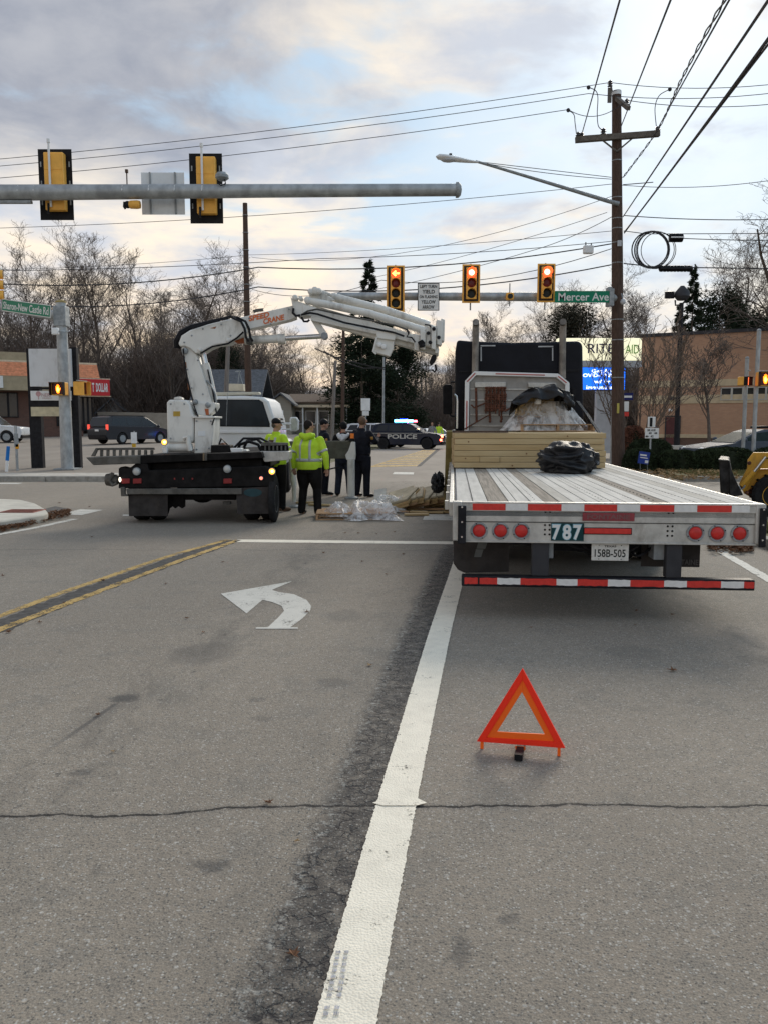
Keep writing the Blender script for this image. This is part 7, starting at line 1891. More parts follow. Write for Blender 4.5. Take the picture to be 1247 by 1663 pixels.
# ------------------------------------------------------------------ passenger vehicles
def car(name, label, cat, loc, rz, sp, paint, group=None, glass=M_glass):
    """sp: L half, W, body top outline, greenhouse outline, wheel x, radius, side windows. +x is forward"""
    t = thing(name, label, cat, loc, rz, group); W2 = sp['W'] / 2; r = sp['r']; z0 = .28
    xf, xr = sp['wx']
    def arch(xc, up):
        return [(xc + math.cos(a) * r * 1.16, r + math.sin(a) * r * 1.16) for a in ([math.pi * (1.12 - 1.24 * j / 10) for j in range(11)] if up else [])]
    bt = sp['body']
    bot = [(-sp['L'] + .12, z0)] + [(x_, max(z0, z_)) for x_, z_ in arch(xr, True)] + [(x_, max(z0, z_)) for x_, z_ in arch(xf, True)] + [(sp['L'] - .12, z0)]
    pts = bt + bot
    # body cross-section: tuck under at sills, slight tumblehome
    mb = MB(); n = len(pts)
    lay = [(-W2, .0), (-W2 * .97, .0), (W2 * .97, 0), (W2, 0)]
    def sh_(x_, z_, y_):
        f = 1 - .07 * max(0, (abs(x_) / sp['L']) - .72) / .28; return (x_, y_ * f * (1 - .02 * max(0, (z_ - .8))), z_)
    A = [sh_(x_, z_, -W2) for x_, z_ in pts]; B = [sh_(x_, z_, W2) for x_, z_ in pts]
    mb.add(A + B, [tuple(range(n)), tuple(range(2 * n - 1, n - 1, -1))] + [(i, i + n, (i + 1) % n + n, (i + 1) % n) for i in range(n)])
    mb.build('body', paint, t, bevel=.045, seg=3)
    g = sp['gh']; zb = g[0][1]; zt = max(q[1] for q in g); tp = sp.get('tumble', .16)
    yy = lambda z_: W2 * .965 - tp * (z_ - zb) / (zt - zb)
    A = [(x_, -yy(z_), z_) for x_, z_ in g]; B = [(x_, yy(z_), z_) for x_, z_ in g]; n = len(g)
    MB().add(A + B, [tuple(range(n)), tuple(range(2 * n - 1, n - 1, -1))] + [(i, i + n, (i + 1) % n + n, (i + 1) % n) for i in range(n)]).build('roof', sp.get('roofm', paint), t, bevel=.03, seg=2)
    for w in sp['win']:
        for s_ in (-1, 1):
            a = [(x_, s_ * (yy(z_) + .004), z_) for x_, z_ in w]; b = [(x_, s_ * (yy(z_) - .02), z_) for x_, z_ in w]; k_ = len(w)
            MB().add(a + b, [tuple(range(k_)), tuple(range(2 * k_ - 1, k_ - 1, -1))] + [(i, (i + 1) % k_, (i + 1) % k_ + k_, i + k_) for i in range(k_)]).build('side_window', glass, t)
    def across(p0, p1, nm, m, inset=.10, lift=.012):
        d = Vector((p1[0] - p0[0], 0, p1[1] - p0[1])); nrm = Vector((-d.z, 0, d.x)).normalized()
        if nrm.z < 0: nrm = -nrm
        a = Vector((p0[0], 0, p0[1])) + d * .06 + nrm * lift; b = Vector((p1[0], 0, p1[1])) - d * .08 + nrm * lift
        y0_, y1_ = yy(p0[1]) - inset, yy(p1[1]) - inset
        v = [(a.x, -y0_, a.z), (a.x, y0_, a.z), (b.x, y1_, b.z), (b.x, -y1_, b.z)]; v2 = [tuple(Vector(q) - nrm * .03) for q in v]
        MB().add(v + v2, [(0, 1, 2, 3), (7, 6, 5, 4), (0, 4, 5, 1), (1, 5, 6, 2), (2, 6, 7, 3), (3, 7, 4, 0)]).build(nm, m, t)
    across(sp['ws'][0], sp['ws'][1], 'windscreen', glass); across(sp['rw'][0], sp['rw'][1], 'rear_window', glass)
    for x_ in (xf, xr):
        for s_ in (-1, 1):
            o = MB().lathe([(r * .6, -.11), (r * .9, -.115), (r, -.08), (r, .08), (r * .9, .115), (r * .6, .11)], (x_, s_ * (W2 - .10), r), 'y', 24).build('wheel', M_rub, t, True)
            MB().lathe([(r * .1, s_ * .10), (r * .25, s_ * .10), (r * .35, s_ * .06), (r * .6, s_ * .085), (r * .63, s_ * .112)], (x_, s_ * (W2 - .10), r), 'y', 20).build('rim', sp.get('rim', M_galvd), o, True)
            MB().b2(x_ - r * 1.1, x_ + r * 1.1, s_ * (W2 - .30), s_ * (W2 - .26), z0, r * 2).build('wheel_well', M_blkp, t)
    for s_ in (-1, 1):
        MB().ball((sp['ws'][0][0] - .35, s_ * (W2 + .10), sp['ws'][0][1] + .12), (.09, .12, .08)).build('mirror', sp.get('mirm', paint), t, True)
        hx, hz = sp['head']; MB().ball((hx, s_ * (W2 - .28), hz), (.10, .20, .08)).build('headlight', sp.get('hlm', M_sback), t, True)
        tx, tz, th_ = sp['tail']; MB().b2(tx - .03, tx + .06, s_ * (W2 - .20), s_ * (W2 - .03), tz - th_ / 2, tz + th_ / 2).build('tail_light', sp.get('tlm', M_red), t, bevel=.02)
    MB().b2(sp['L'] - .12, sp['L'] + .03, -W2 * .86, W2 * .86, .30, .52).build('front_bumper', sp.get('bump', M_blkp), t, bevel=.04)
    MB().b2(-sp['L'] - .03, -sp['L'] + .12, -W2 * .86, W2 * .86, .32, .58).build('rear_bumper', sp.get('bump', M_blkp), t, bevel=.04)
    MB().b2(-sp['L'] - .035, -sp['L'] - .0, -.17, .17, .80, .92).build('licence_plate', M_sgw, t)
    return t
M_ppol = mat('police_dark_paint', (.011, .015, .030), .25, 0, .2, 2, coat=.7)
M_pvan = mat('charcoal_van_paint', (.040, .042, .047), .35, 0, .03, 2, coat=.7)
M_pwht = mat('white_car_paint', (.62, .63, .64), .28, 0, .05, 2, coat=.6)
M_psil = mat('silver_blue_paint', (.085, .10, .125), .6, .0, .1, 2, spec=.1)
SUV = dict(L=2.5, W=1.98, r=.38, wx=(1.5, -1.48), body=[(2.38, .34), (2.5, .62), (2.44, .90), (2.2, 1.02), (1.15, 1.14), (-2.3, 1.16), (-2.46, .96), (-2.5, .6), (-2.4, .34)],
    gh=[(1.2, 1.12), (.40, 1.66), (.1, 1.73), (-1.6, 1.72), (-2.0, 1.66), (-2.38, 1.14)], win=[[(.92, 1.2), (.36, 1.60), (-.12, 1.62), (-.12, 1.2)], [(-.2, 1.2), (-.2, 1.62), (-1.05, 1.62), (-1.12, 1.2)], [(-1.2, 1.22), (-1.14, 1.62), (-1.75, 1.60), (-1.98, 1.22)]],
    ws=((1.2, 1.12), (.40, 1.66)), rw=((-2.38, 1.14), (-2.0, 1.66)), head=(2.36, .86), tail=(-2.46, 1.0, .22), rim=M_blkp)
MINI = dict(L=2.55, W=1.98, r=.35, wx=(1.62, -1.42), body=[(2.42, .30), (2.55, .6), (2.42, .86), (1.5, 1.06), (-2.4, 1.08), (-2.55, .9), (-2.56, .5), (-2.45, .32)],
    gh=[(1.75, 1.0), (.75, 1.62), (.4, 1.72), (-1.9, 1.74), (-2.25, 1.66), (-2.48, 1.08)], win=[[(1.25, 1.14), (.72, 1.56), (.2, 1.62), (.2, 1.14)], [(.12, 1.14), (.12, 1.62), (-.95, 1.64), (-.95, 1.16)], [(-1.03, 1.16), (-1.03, 1.64), (-2.0, 1.62), (-2.2, 1.2)]],
    ws=((1.75, 1.0), (.75, 1.62)), rw=((-2.48, 1.08), (-2.25, 1.66)), head=(2.40, .78), tail=(-2.5, 1.05, .34), tlm=mat('lit_tail_lamp', (.6, .05, .04), .4, emit=.55, ecol=(1, .1, .06)))
SEDAN = dict(L=2.55, W=1.92, r=.35, wx=(1.6, -1.4), body=[(2.42, .28), (2.55, .5), (2.5, .66), (2.2, .74), (1.15, .86), (-1.9, .92), (-2.45, .90), (-2.56, .6), (-2.45, .3)],
    gh=[(1.30, .84), (.35, 1.24), (.0, 1.32), (-.9, 1.31), (-1.25, 1.24), (-1.95, .92)], win=[[(.95, .92), (.32, 1.2), (-.15, 1.24), (-.15, .92)], [(-.23, .92), (-.23, 1.24), (-.95, 1.22), (-1.5, .94)]],
    ws=((1.30, .84), (.35, 1.24)), rw=((-1.95, .92), (-1.25, 1.24)), head=(2.42, .62), tail=(-2.52, .78, .14))
PICK = dict(L=2.7, W=1.95, r=.38, wx=(1.75, -1.55), body=[(2.6, .38), (2.7, .7), (2.62, 1.0), (1.5, 1.12), (-2.62, 1.16), (-2.7, .9), (-2.7, .5), (-2.6, .38)],
    gh=[(1.45, 1.1), (.75, 1.72), (.4, 1.8), (-2.3, 1.8), (-2.5, 1.7), (-2.62, 1.14)], win=[[(1.2, 1.2), (.7, 1.68), (.15, 1.7), (.15, 1.2)], [(.05, 1.2), (.05, 1.7), (-1.1, 1.7), (-1.1, 1.2)], [(-1.2, 1.2), (-1.2, 1.7), (-2.2, 1.7), (-2.4, 1.2)]],
    ws=((1.45, 1.1), (.75, 1.72)), rw=((-2.62, 1.14), (-2.5, 1.7)), head=(2.55, .86), tail=(-2.66, 1.0, .3))
# police SUV across the far road
YPC = 56.
pc = car('police_car', 'dark police SUV with blue lights on, standing across the far road', 'police car', (X(661, YPC), YPC, 0), R(-13), SUV, M_ppol, 'police cars')
M_blu = mat('lit_blue_bar', (.05, .2, 1), .4, emit=12., ecol=(.004, .05, 1)); M_bluw = mat('lit_blue_core', (.6, .85, 1), .4, emit=7., ecol=(.10, .42, 1))
lb = MB().b2(-.35, -.05, -.62, .62, 1.78, 1.92).build('light_bar', M_blkp, pc, bevel=.03)
MB().b2(-.42, .02, -.60, .1, 1.79, 2.0).build('blue_lamp', M_blu, lb, bevel=.03)
MB().b2(-.41, .01, .12, .34, 1.79, 1.94).build('red_lamp', mat('lit_red_bar', (1, .1, .1), .4, emit=8., ecol=(1, .08, .12)), lb, bevel=.02)
MB().b2(-.75, .52, -.66, -.60, 1.80, 1.97).build('blue_lamp', M_bluw, lb, bevel=.02)
MB().b2(.56, .80, -.66, -.60, 1.80, 1.93).build('red_lamp', C.objects['red_lamp'].data.materials[0], lb, bevel=.02)
MB().b2(2.46, 2.56, -.85, -.62, .78, .96).b2(2.40, 2.52, -1.0, -.9, .55, .7).build('warning_lamp', mat('lit_red_warning', (1, .1, .05), .4, emit=7., ecol=(1, .12, .06)), pc)
MB().box((.9, -.72, 1.35), (.12, .04, .08)).build('dash_lamp', mat('amber_flash', (1, .6, .2), .4, emit=4., ecol=(1, .6, .25)), pc)
M_gold = mat('police_lettering', (.50, .48, .44), .5)
text('POLICE', 'door_lettering', M_gold, (-.15, -.985, .84), 2.0, .30, pc, world=False, bold=.03, th=.01)
MB().b2(-2.2, 1.6, -.975, -.969, 1.045, 1.075).build('side_stripe', M_gold, pc)
MB().b2(-.9, .55, -.975, -.969, .63, .66).build('side_stripe', M_gold, pc)
MB().path([(2.58, -.6, .35), (2.7, -.6, .9), (2.7, .6, .9), (2.58, .6, .35)], .03, 6).build('push_bar', M_blk, pc)
# white roofed SUV behind it
s2 = car('police_car', 'black and white SUV whose white roof shows behind the first police car', 'police car', (X(612, 60), 60.5, 0), R(-20), dict(SUV, roofm=M_pwht), M_ppol, 'police cars')
MB().b2(-1.0, .6, -1.0, -.985, .75, 1.05).build('white_door_panel', M_pwht, s2)
# far white car and traffic
car('parked_car', 'small far white car half hidden behind the bonnet of the police SUV', 'car', (X(704, 68), 68, 0), R(-75), SEDAN, M_pwht)
# minivan in the left lot
vn = car('minivan', 'charcoal minivan with red tail lights in the left parking lot', 'minivan', (X(212, 53), 53, LOT(53)), R(57), MINI, M_pvan, 'vehicles in the parking lot')
MB().b2(-2.2, .6, -.78, -.74, 1.72, 1.78).b2(-2.2, .6, .74, .78, 1.72, 1.78).build('roof_rail', M_blk, vn)
car('van', 'white van cut by the left edge in front of the shops', 'van', (X(-24, 55), 55, LOT(55)), R(4), PICK, M_pwht, 'vehicles in the parking lot')
# police cruiser behind the hedge
pr_ = car('police_car', 'grey blue cruiser with a low roof bar parked behind the hedge at the right', 'police car', (X(1222, 31.6), 31.6, .06), R(187), SEDAN, M_psil, 'police cars', glass=mat('dull_windscreen', (.03, .045, .045), .5, spec=.01))
pr_.scale = (1, 1, 1.08)
MB().b2(-.62, -.22, -.60, .60, 1.355, 1.44).build('light_bar', M_blkp, pr_, bevel=.03)
# distant vehicles between poles
car('parked_car', 'distant car seen left of the furthest poles', 'car', (X(672, 105), 105, 0), R(-80), SEDAN, M_psil)

# ------------------------------------------------------------------ front loader at the right edge
YLd = 15.0
ld = thing('front_loader', 'yellow front loader with worn black bucket at the right edge', 'loader', (X(1262, YLd), YLd, 0))
M_cat = mat('machine_yellow', (.62, .33, .04), .5, 0, .12, 3, dirt=.45)
M_bkt = mat('worn_bucket', (.035, .034, .034), .55, .2, .5, 6, .3, 30, dirt=.25)
aL = math.atan(X(1250, YLd) / YLd) * .92
ld.rotation_euler = (0, 0, -aL); LI = mw(ld).inverted(); LN = mw(ld).to_3x3() @ Vector((0, 1, 0))
def LP(px, py, dy=0.):
    d = ray(px, py); o_ = Vector((0, 0, EYE)); t = (Vector(ld.location) + LN * dy - o_).dot(LN) / d.dot(LN); return LI @ (o_ + d * t)
def lp_(name, m, pts, Y, th, bevel=.01):
    y0 = Y - YLd; q = [LP(a, b, y0) for a, b in pts]; return MB().prism([(v.x, v.z) for v in q], y0, y0 + th).build(name, m, ld, bevel=bevel)
lp_('bucket', M_bkt, [(1166.5, 745.5), (1183, 747.5), (1185, 760), (1188, 780), (1184, 806), (1169, 802)], YLd - .35, 1.7, .02)
lp_('bucket_side', M_bkt, [(1183.5, 747), (1186.5, 762), (1194, 780), (1206, 804), (1184.5, 808)], YLd - .42, .07, .01)
lp_('bucket_rim', M_alum, [(1166, 745), (1183.5, 746.8), (1183.5, 748.6), (1166, 747)], YLd - .38, .08, .003)
lp_('loader_arm', M_cat, [(1199, 787), (1212.5, 761), (1213.4, 747), (1222.4, 735), (1300, 735), (1300, 760), (1234, 761), (1224, 772), (1207, 800)], YLd - .1, .18, .015)
lp_('frame_front', M_cat, [(1206, 801), (1214, 779), (1228, 762), (1300, 760), (1300, 806), (1232, 806), (1221, 809)], YLd + .05, .7, .02)
MB().path([LP(1203, 789, -.16), LP(1224, 766, -.16)], .045, 12).build('tilt_cylinder', M_cat, ld, True)
MB().path([LP(1224, 766, -.16), LP(1243, 742, -.16)], .024, 10).build('tilt_rod', M_chr, ld, True)
MB().path([LP(1199, 789, -.2), LP(1202, 795, -.2), LP(1207, 792, -.2), LP(1209, 788, -.2)], .016, 7).build('hose', M_galvd, ld, True)
MB().path([LP(1228, 760, -.13), LP(1240, 745, -.13), LP(1262, 741, -.13)], .012, 6).build('hose', M_blk, ld, True)
for (a, b) in ((1202, 792), (1216, 752), (1212, 800)):
    MB().lathe([(.012, -.04), (.03, -.03), (.036, .0)], tuple(LP(a, b, -.14)), 'y', 12).build('pin', M_rust, ld, True)
MB().lathe([(.02, .06), (.055, .05), (.085, .0), (.10, .05)], tuple(LP(1223, 801, -.02)), 'y', 14).build('axle_hub', M_rust, ld, True)
for y_ in (.0, 1.35):
    w = MB().lathe([(.2, -.13), (.33, -.14), (.385, -.10), (.39, .10), (.33, .14), (.2, .13)], (0, y_, .39), 'y', 30).build('wheel', M_rub, ld, True)
    MB().lathe([(.05, -.06), (.12, -.06), (.17, -.12), (.205, -.135), (.205, .13), (.05, .1)], (0, y_, .39), 'y', 20).build('rim', M_cat, w, True)
    for j in range(16):
        a = 2 * math.pi * j / 16; MB().box((math.cos(a) * .392, y_ - .05, .39 + math.sin(a) * .392), (.03, .15, .03), (0, -a, R(18))).build('tread_lug', M_rub, w)
MB().b2(.1, 2.1, .2, 1.25, .55, 1.35).build('engine_cover', M_cat, ld, bevel=.06)
MB().b2(2.1, 3.2, .1, 1.35, .5, 1.3).build('cab_base', M_cat, ld, bevel=.04)
for x_, y_ in ((2.15, .15), (3.15, .15), (2.15, 1.3), (3.15, 1.3)): MB().b2(x_ - .035, x_ + .035, y_ - .035, y_ + .035, 1.3, 2.5).build('cab_pillar', M_blk, ld)
MB().b2(2.05, 3.3, .05, 1.4, 2.5, 2.6).build('cab_roof', M_cat, ld, bevel=.03)
for y_ in (-.1, 1.55):
    w = MB().lathe([(.3, -.2), (.6, -.22), (.70, -.16), (.70, .16), (.6, .22), (.3, .2)], (2.7, y_, .7), 'y', 30).build('wheel', M_rub, ld, True)
    MB().lathe([(.08, -.1), (.2, -.1), (.31, -.19), (.31, .19), (.08, .1)], (2.7, y_, .7), 'y', 20).build('rim', M_cat, w, True)

# ------------------------------------------------------------------ warning triangle
c0 = G(775, 1217), G(912, 1228)
cL, cR = G(783, 1216), G(908, 1228)
Yt = (cL.y + cR.y) / 2; rzT = math.atan2(cR.y - cL.y, cR.x - cL.x)
wt = thing('warning_triangle', 'orange red reflective warning triangle standing on the right lane', 'warning triangle', ((cL.x + cR.x) / 2, Yt, 0), rzT)
iw = wt.matrix_basis.inverted() if False else None
# triangle corners: solve in its own plane (upright, facing the viewer)
Mw = Matrix.Translation(wt.location) @ Euler((0, 0, rzT)).to_matrix().to_4x4(); Mi = Mw.inverted(); nW = Mw.to_3x3() @ Vector((0, 1, 0))
def onp(px, py):
    d = ray(px, py); o_ = Vector((0, 0, EYE)); t = (Vector(wt.location) - o_).dot(nW) / d.dot(nW); q = Mi @ (o_ + d * t); return (q.x, q.z)
M_tor = mat('fluorescent_orange', (1., .15, .012), .5, 0, .02, 90, bump=.3, bs=300); M_trd = mat('reflective_red', (1., .035, .012), .45, 0, .05, 120, bump=.3, bs=400)
To = [onp(848, 1085), onp(774, 1203), onp(917, 1214)]; Tm = [onp(848.3, 1103.5), onp(789.5, 1197), onp(900, 1203.5)]; Ti = [onp(847, 1123.5), onp(806.5, 1188), onp(884, 1192)]
def bars(A, B, y0, y1, nm, m):
    for i in range(3):
        j = (i + 1) % 3
        MB().prism([A[i], A[j], B[j], B[i]], y0, y1, 'y').build(nm, m, wt, bevel=.0015)
bars(To, Tm, -.012, .008, 'red_edge', M_trd); bars(Tm, Ti, -.006, .004, 'orange_panel', M_tor)
for px_, py0, py1 in ((782, 1204, 1218), (907, 1213, 1229)):
    a, b = onp(px_ - 2.7, py1), onp(px_ + 2.7, py0); MB().b2(a[0], b[0], -.006, .006, max(a[1], .001), b[1]).build('leg', M_tor, wt, bevel=.001)
a = onp(845, 1212)
MB().prism([onp(836, 1210), onp(853, 1211), onp(853, 1216), onp(845, 1219), onp(837, 1216)], -.014, -.0125, 'y').build('hinge', M_tor, wt)
M_wgt = mat('weight_bar', (.05, .028, .026), .6, 0, .3, 20)
b_ = G(841, 1237); bl = Mi @ b_
MB().path([(a[0], .10, .022), (bl.x, bl.y + .0, .022)], .026, 4, flat=.8).build('weighted_foot', M_wgt, wt)
bd = Vector((bl.x - a[0], bl.y, 0)).normalized()
MB().path([(bl.x - bd.x * .05, bl.y - bd.y * .06, .0235), (bl.x + bd.x * .006, bl.y + bd.y * .006, .0235)], .0285, 4, flat=.8).build('foot_cap', M_blkp, wt)

# ------------------------------------------------------------------ spilled load on the road
pl1 = pallet(X(577, 14.4), 14.4, .0, 1.40, .9, 'broken pallet wrapped in film lying on the road by the workers', R(2))
def film_sheet(label, px0, px1, Y0, Y1, h, seed, z0=.02, n=60):
    """loose film: a rumpled sheet higher in the middle, its rim on the ground"""
    x0, x1 = X(px0, (Y0 + Y1) / 2), X(px1, (Y0 + Y1) / 2); mb = MB()
    for i in range(n + 1):
        for j in range(n + 1):
            u, v = i / n, j / n; rim = min(1, 4.5 * min(u, 1 - u)) * min(1, 3.5 * min(v, 1 - v)); q = Vector((u * 3, v * 2.2, seed))
            r_ = (1 - abs(noise.noise(q * 1.3)) * 2.2) * .55 + (1 - abs(noise.noise(q * 3.1)) * 2) * .22 + noise.noise(q * 8) * .10
            c = Vector((noise.noise(q * 1.1 + Vector((9, 0, 0))), noise.noise(q * 1.1 + Vector((0, 9, 0))), 0)) * .16
            mb.v.append((x0 + (x1 - x0) * u + c.x, Y0 + (Y1 - Y0) * v + c.y, z0 + h * rim * (.55 + r_ * .7)))
    w = n + 1; mb.f = [(i * w + j, (i + 1) * w + j, (i + 1) * w + j + 1, i * w + j + 1) for i in range(n) for j in range(n)]
    return tag(mb.build('plastic_wrap', M_film, None, smooth='all', fix=False), label, 'plastic wrap')
film_sheet('crumpled clear film over the right half of the fallen pallet', 560, 645, 14.2, 15.3, .27, 3.1)
film_sheet('torn piece of film lifted at the left of the fallen pallet', 528, 572, 14.4, 15.0, .22, 5.7, .06, 36)
film_sheet('loose heap of film between the pallet and the fallen boards', 602, 660, 15.5, 16.3, .28, 8.2, .02, 44)
M_slab = mat('grey_wrapped_slab', (.36, .31, .22), .75, 0, .2, 4, .4, 30)
fr = random.Random(2)
for i in range(8):
    px_ = 646 + i * 11; Y_ = 15.75 + i * .10
    c = P(px_, 812, Y_)
    t = thing('board_pack', ('flat pack of fallen boards at the left end of the fanned row', 'second fallen board pack of the fan, counted from the left', 'third fallen board pack of the fan, leaning right', 'middle fallen board pack, leaning on the third one', 'fallen board pack just right of the middle of the fan', 'sixth fallen board pack of the fan, partly under film', 'fallen board pack second from the timber post', 'last fallen board pack, nearest the timber post')[i], 'lumber', (c.x, Y_, .13 + .02 * (i % 3)), R(fr.uniform(-12, 12)), 'fallen board packs')
    t.rotation_euler = (R(fr.uniform(6, 12)), R(-17 + i * .8), R(fr.uniform(-22, 4)))
    MB().b2(-.30, .26, -.10, .8, .0, .05).build('board', M_lum, t, bevel=.006)
    MB().b2(-.29, .25, -.09, .79, .051, .10).build('paper_layer', M_slab, t, bevel=.015)
    MB().b2(-.30, .24, -.10, .7, -.05, -.001).build('board', (M_lum, M_pal)[i % 2], t, bevel=.004)
M_film2 = M_film
film_sheet('film spread over the right end of the fallen boards', 690, 738, 17.3, 18.3, .2, 11.3, .1, 30)
for i, (px_, py_, L_, a_, lab) in enumerate(((500, 804, .5, 10, 'short broken board behind the fallen pallet at its left'), (648, 806, .7, 25, 'split pale board propped on the film heap'), (700, 829, 1.1, -3, 'long yellow board lying in front of the fanned packs'), (720, 824, .5, 30, 'short board beside the foot of the timber post'), (676, 838, .45, 6, 'loose board scrap in front of the fan'), (655, 833, .3, -35, 'small split board end right of the pallet'), (668, 829, .8, 8, 'yellow plank at the left foot of the fanned packs'), (690, 834, .7, -12, 'tan plank just before the long yellow board'), (646, 822, .6, 35, 'plank slanting between film heap and fan'), (714, 834, .5, 4, 'plank nearest the white crossing mark by the trailer'), (520, 822, .5, -20, 'thin board behind the left end of the pallet'), (630, 841, .4, 15, 'board scrap just right of the fallen pallet'))):
    g = G(px_, py_ + 14 if i < 2 else py_); t = tag(MB().box((0, 0, 0), (L_, .11, .035)).build('loose_board', (M_lum, M_lum2, M_pal)[i % 3], bevel=.004), lab, 'lumber', 'loose boards on the road')
    t.location = (g.x, g.y, .03 + (.18 if i == 1 else 0)); t.rotation_euler = (0, R(-12) if i == 1 else 0, R(a_))
t = tag(MB().prism([(-.12, 0), (.12, 0), (.14, .3), (-.1, .26)], 0, .03, 'y').build('carton_scrap', mat('white_carton', (.7, .69, .66), .7)), 'white carton scrap standing in the pile behind the film', 'carton'); t.location = (X(617, 16.4), 16.4, .12); t.rotation_euler = (R(-15), 0, R(10))
# ------------------------------------------------------------------ people
def fuse(mb, voxel, m, name, parent, smooth_it=3):
    me = mb.mesh(name, m, 'all'); o = bpy.data.objects.new(name, me); C.objects.link(o)
    r = o.modifiers.new('r', 'REMESH'); r.mode = 'VOXEL'; r.voxel_size = voxel; r.use_smooth_shade = True
    s = o.modifiers.new('s', 'SMOOTH'); s.iterations = smooth_it; s.factor = .5
    dg = bpy.context.evaluated_depsgraph_get(); dg.update()
    m2 = bpy.data.meshes.new_from_object(o.evaluated_get(dg)); o.modifiers.clear(); o.data = m2; m2.name = name
    bpy.data.meshes.remove(me)
    if not m2.materials: m2.materials.append(m)
    o.parent = parent; return o
M_skin = mat('skin_tone', (.42, .24, .17), .6, 0, .08, 10)
def rings(mb, pts, n=16):
    """pts: list of (centre, rx, ry)"""
    o = len(mb.v)
    for c, rx, ry in pts:
        for j in range(n):
            a = 2 * math.pi * j / n; mb.v.append((c[0] + math.cos(a) * rx, c[1] + math.sin(a) * ry, c[2]))
    for i in range(len(pts) - 1):
        for j in range(n): mb.f.append((o + i * n + j, o + i * n + (j + 1) % n, o + (i + 1) * n + (j + 1) % n, o + (i + 1) * n + j))
    mb.f.append(tuple(o + j for j in range(n))); mb.f.append(tuple(o + (len(pts) - 1) * n + j for j in range(n)))
def person(label, loc, rz, H, arms, head_yaw=0., jacket=None, trouser=None, shoe=None, build=1., hat=None, hair=None, legs=None, extras=None, coatlen=.86, group='people at the accident'):
    """local frame: faces +y, x to the right; everything scaled from a 1.78 m figure"""
    t = thing('person', label, 'person', loc, rz, group); s = H / 1.78; t.scale = (s, s, s)
    B = build; V = Vector
    SH = {-1: V((-.185 * B, 0, 1.42)), 1: V((.185 * B, 0, 1.42))}
    hips = {-1: V((-.095, 0, .90)), 1: V((.095, 0, .90))}
    legs = legs or {-1: (V((-.12, .02, .49)), V((-.15, -.02, .085))), 1: (V((.12, .02, .49)), V((.15, -.02, .085)))}
    # body: one continuous skin
    mb = MB()
    rings(mb, [((0, 0, .86), .14 * B, .11 * B), ((0, 0, 1.0), .15 * B, .11 * B), ((0, 0, 1.15), .14 * B, .10 * B), ((0, 0, 1.32), .17 * B, .105 * B), ((0, 0, 1.43), .13 * B, .08), ((0, 0, 1.49), .06, .06)])
    hc = V((0, .015, 1.66)); cy, sy = math.cos(head_yaw), math.sin(head_yaw)
    rot = lambda v: V((v[0] * cy - v[1] * sy, v[0] * sy + v[1] * cy, v[2]))
    mb.path([V((0, -.01, 1.44)), V((0, .0, 1.58))], [.058, .055], 12)
    mb.ball(hc + V((0, 0, .012)), (.076, .092, .108), 18, 12)
    mb.ball(hc + rot(V((0, .035, -.055))), (.052, .055, .055), 12, 8)     # jaw
    mb.path([hc + rot(V((0, .085, .02))), hc + rot(V((0, .112, -.022)))], [.010, .016], 6)   # nose
    for e in (-1, 1): mb.ball(hc + rot(V((e * .078, -.005, -.005))), (.012, .02, .03), 8, 6)
    hands = {}
    for e in (-1, 1):
        el, wr, hd = [V(q) for q in arms[e]]
        mb.path([SH[e], SH[e].lerp(el, .5), el], [.052, .047, .04], 10); mb.path([el, el.lerp(wr, .4), wr], [.041, .038, .026], 10)
        hd.normalize(); palm = wr + hd * .075; side = hd.cross(V((0, 1, 0))); side = side.normalized() if side.length > .2 else V((1, 0, 0)); nn = hd.cross(side)
        mb.path([wr, wr + hd * .03, palm, palm + hd * .015], [.024, .036, .040, .03], 10, flat=.5)
        for f in range(4):
            b0 = palm + side * (-.030 + .02 * f); l = (.058, .070, .066, .052)[f]
            mb.path([b0 - hd * .01, b0 + hd * l * .5, b0 + hd * l * .85 + nn * .016 * e, b0 + hd * l + nn * .034 * e], [.0105, .0095, .009, .007], 6)
        b0 = wr + hd * .03 - side * .03; mb.path([b0, b0 - side * .028 + hd * .03, b0 - side * .03 + hd * .062], [.013, .011, .008], 6)
        kn, an = legs[e]
        mb.path([hips[e], hips[e].lerp(kn, .5), kn], [.085, .072, .052], 10); mb.path([kn, kn.lerp(an, .35), an], [.05, .05, .034], 10)
        mb.path([an, an + V((0, .04, -.045)), an + V((e * .02, .16, -.055))], [.036, .038, .026], 8)
    fuse(mb, .0085, M_skin, 'body', t, 2)
    for e in (-1, 1):
        MB().ball(hc + rot(V((e * .03, .083, .022))), (.011, .008, .008), 8, 6).build('eye', M_blkp, t, True)
    MB().path([hc + rot(V((-.022, .082, -.052))), hc + rot(V((0, .088, -.054))), hc + rot(V((.022, .082, -.052)))], .005, 6).build('mouth', mat('lips', (.32, .13, .11), .6), t)
    # trousers
    mb = MB(); rings(mb, [((0, 0, .80), .17 * B, .135 * B), ((0, 0, .92), .18 * B, .145 * B), ((0, 0, 1.02), .165 * B, .125 * B)])
    for e in (-1, 1):
        kn, an = legs[e]; mb.path([hips[e], hips[e].lerp(kn, .5) + V((0, -.005, 0)), kn, kn.lerp(an, .5), an + V((0, 0, .0)), an + V((0, .015, -.03))], [.118 * B, .105 * B, .084, .078, .074, .070], 14)
    fuse(mb, .013, trouser, 'trousers', t, 3)
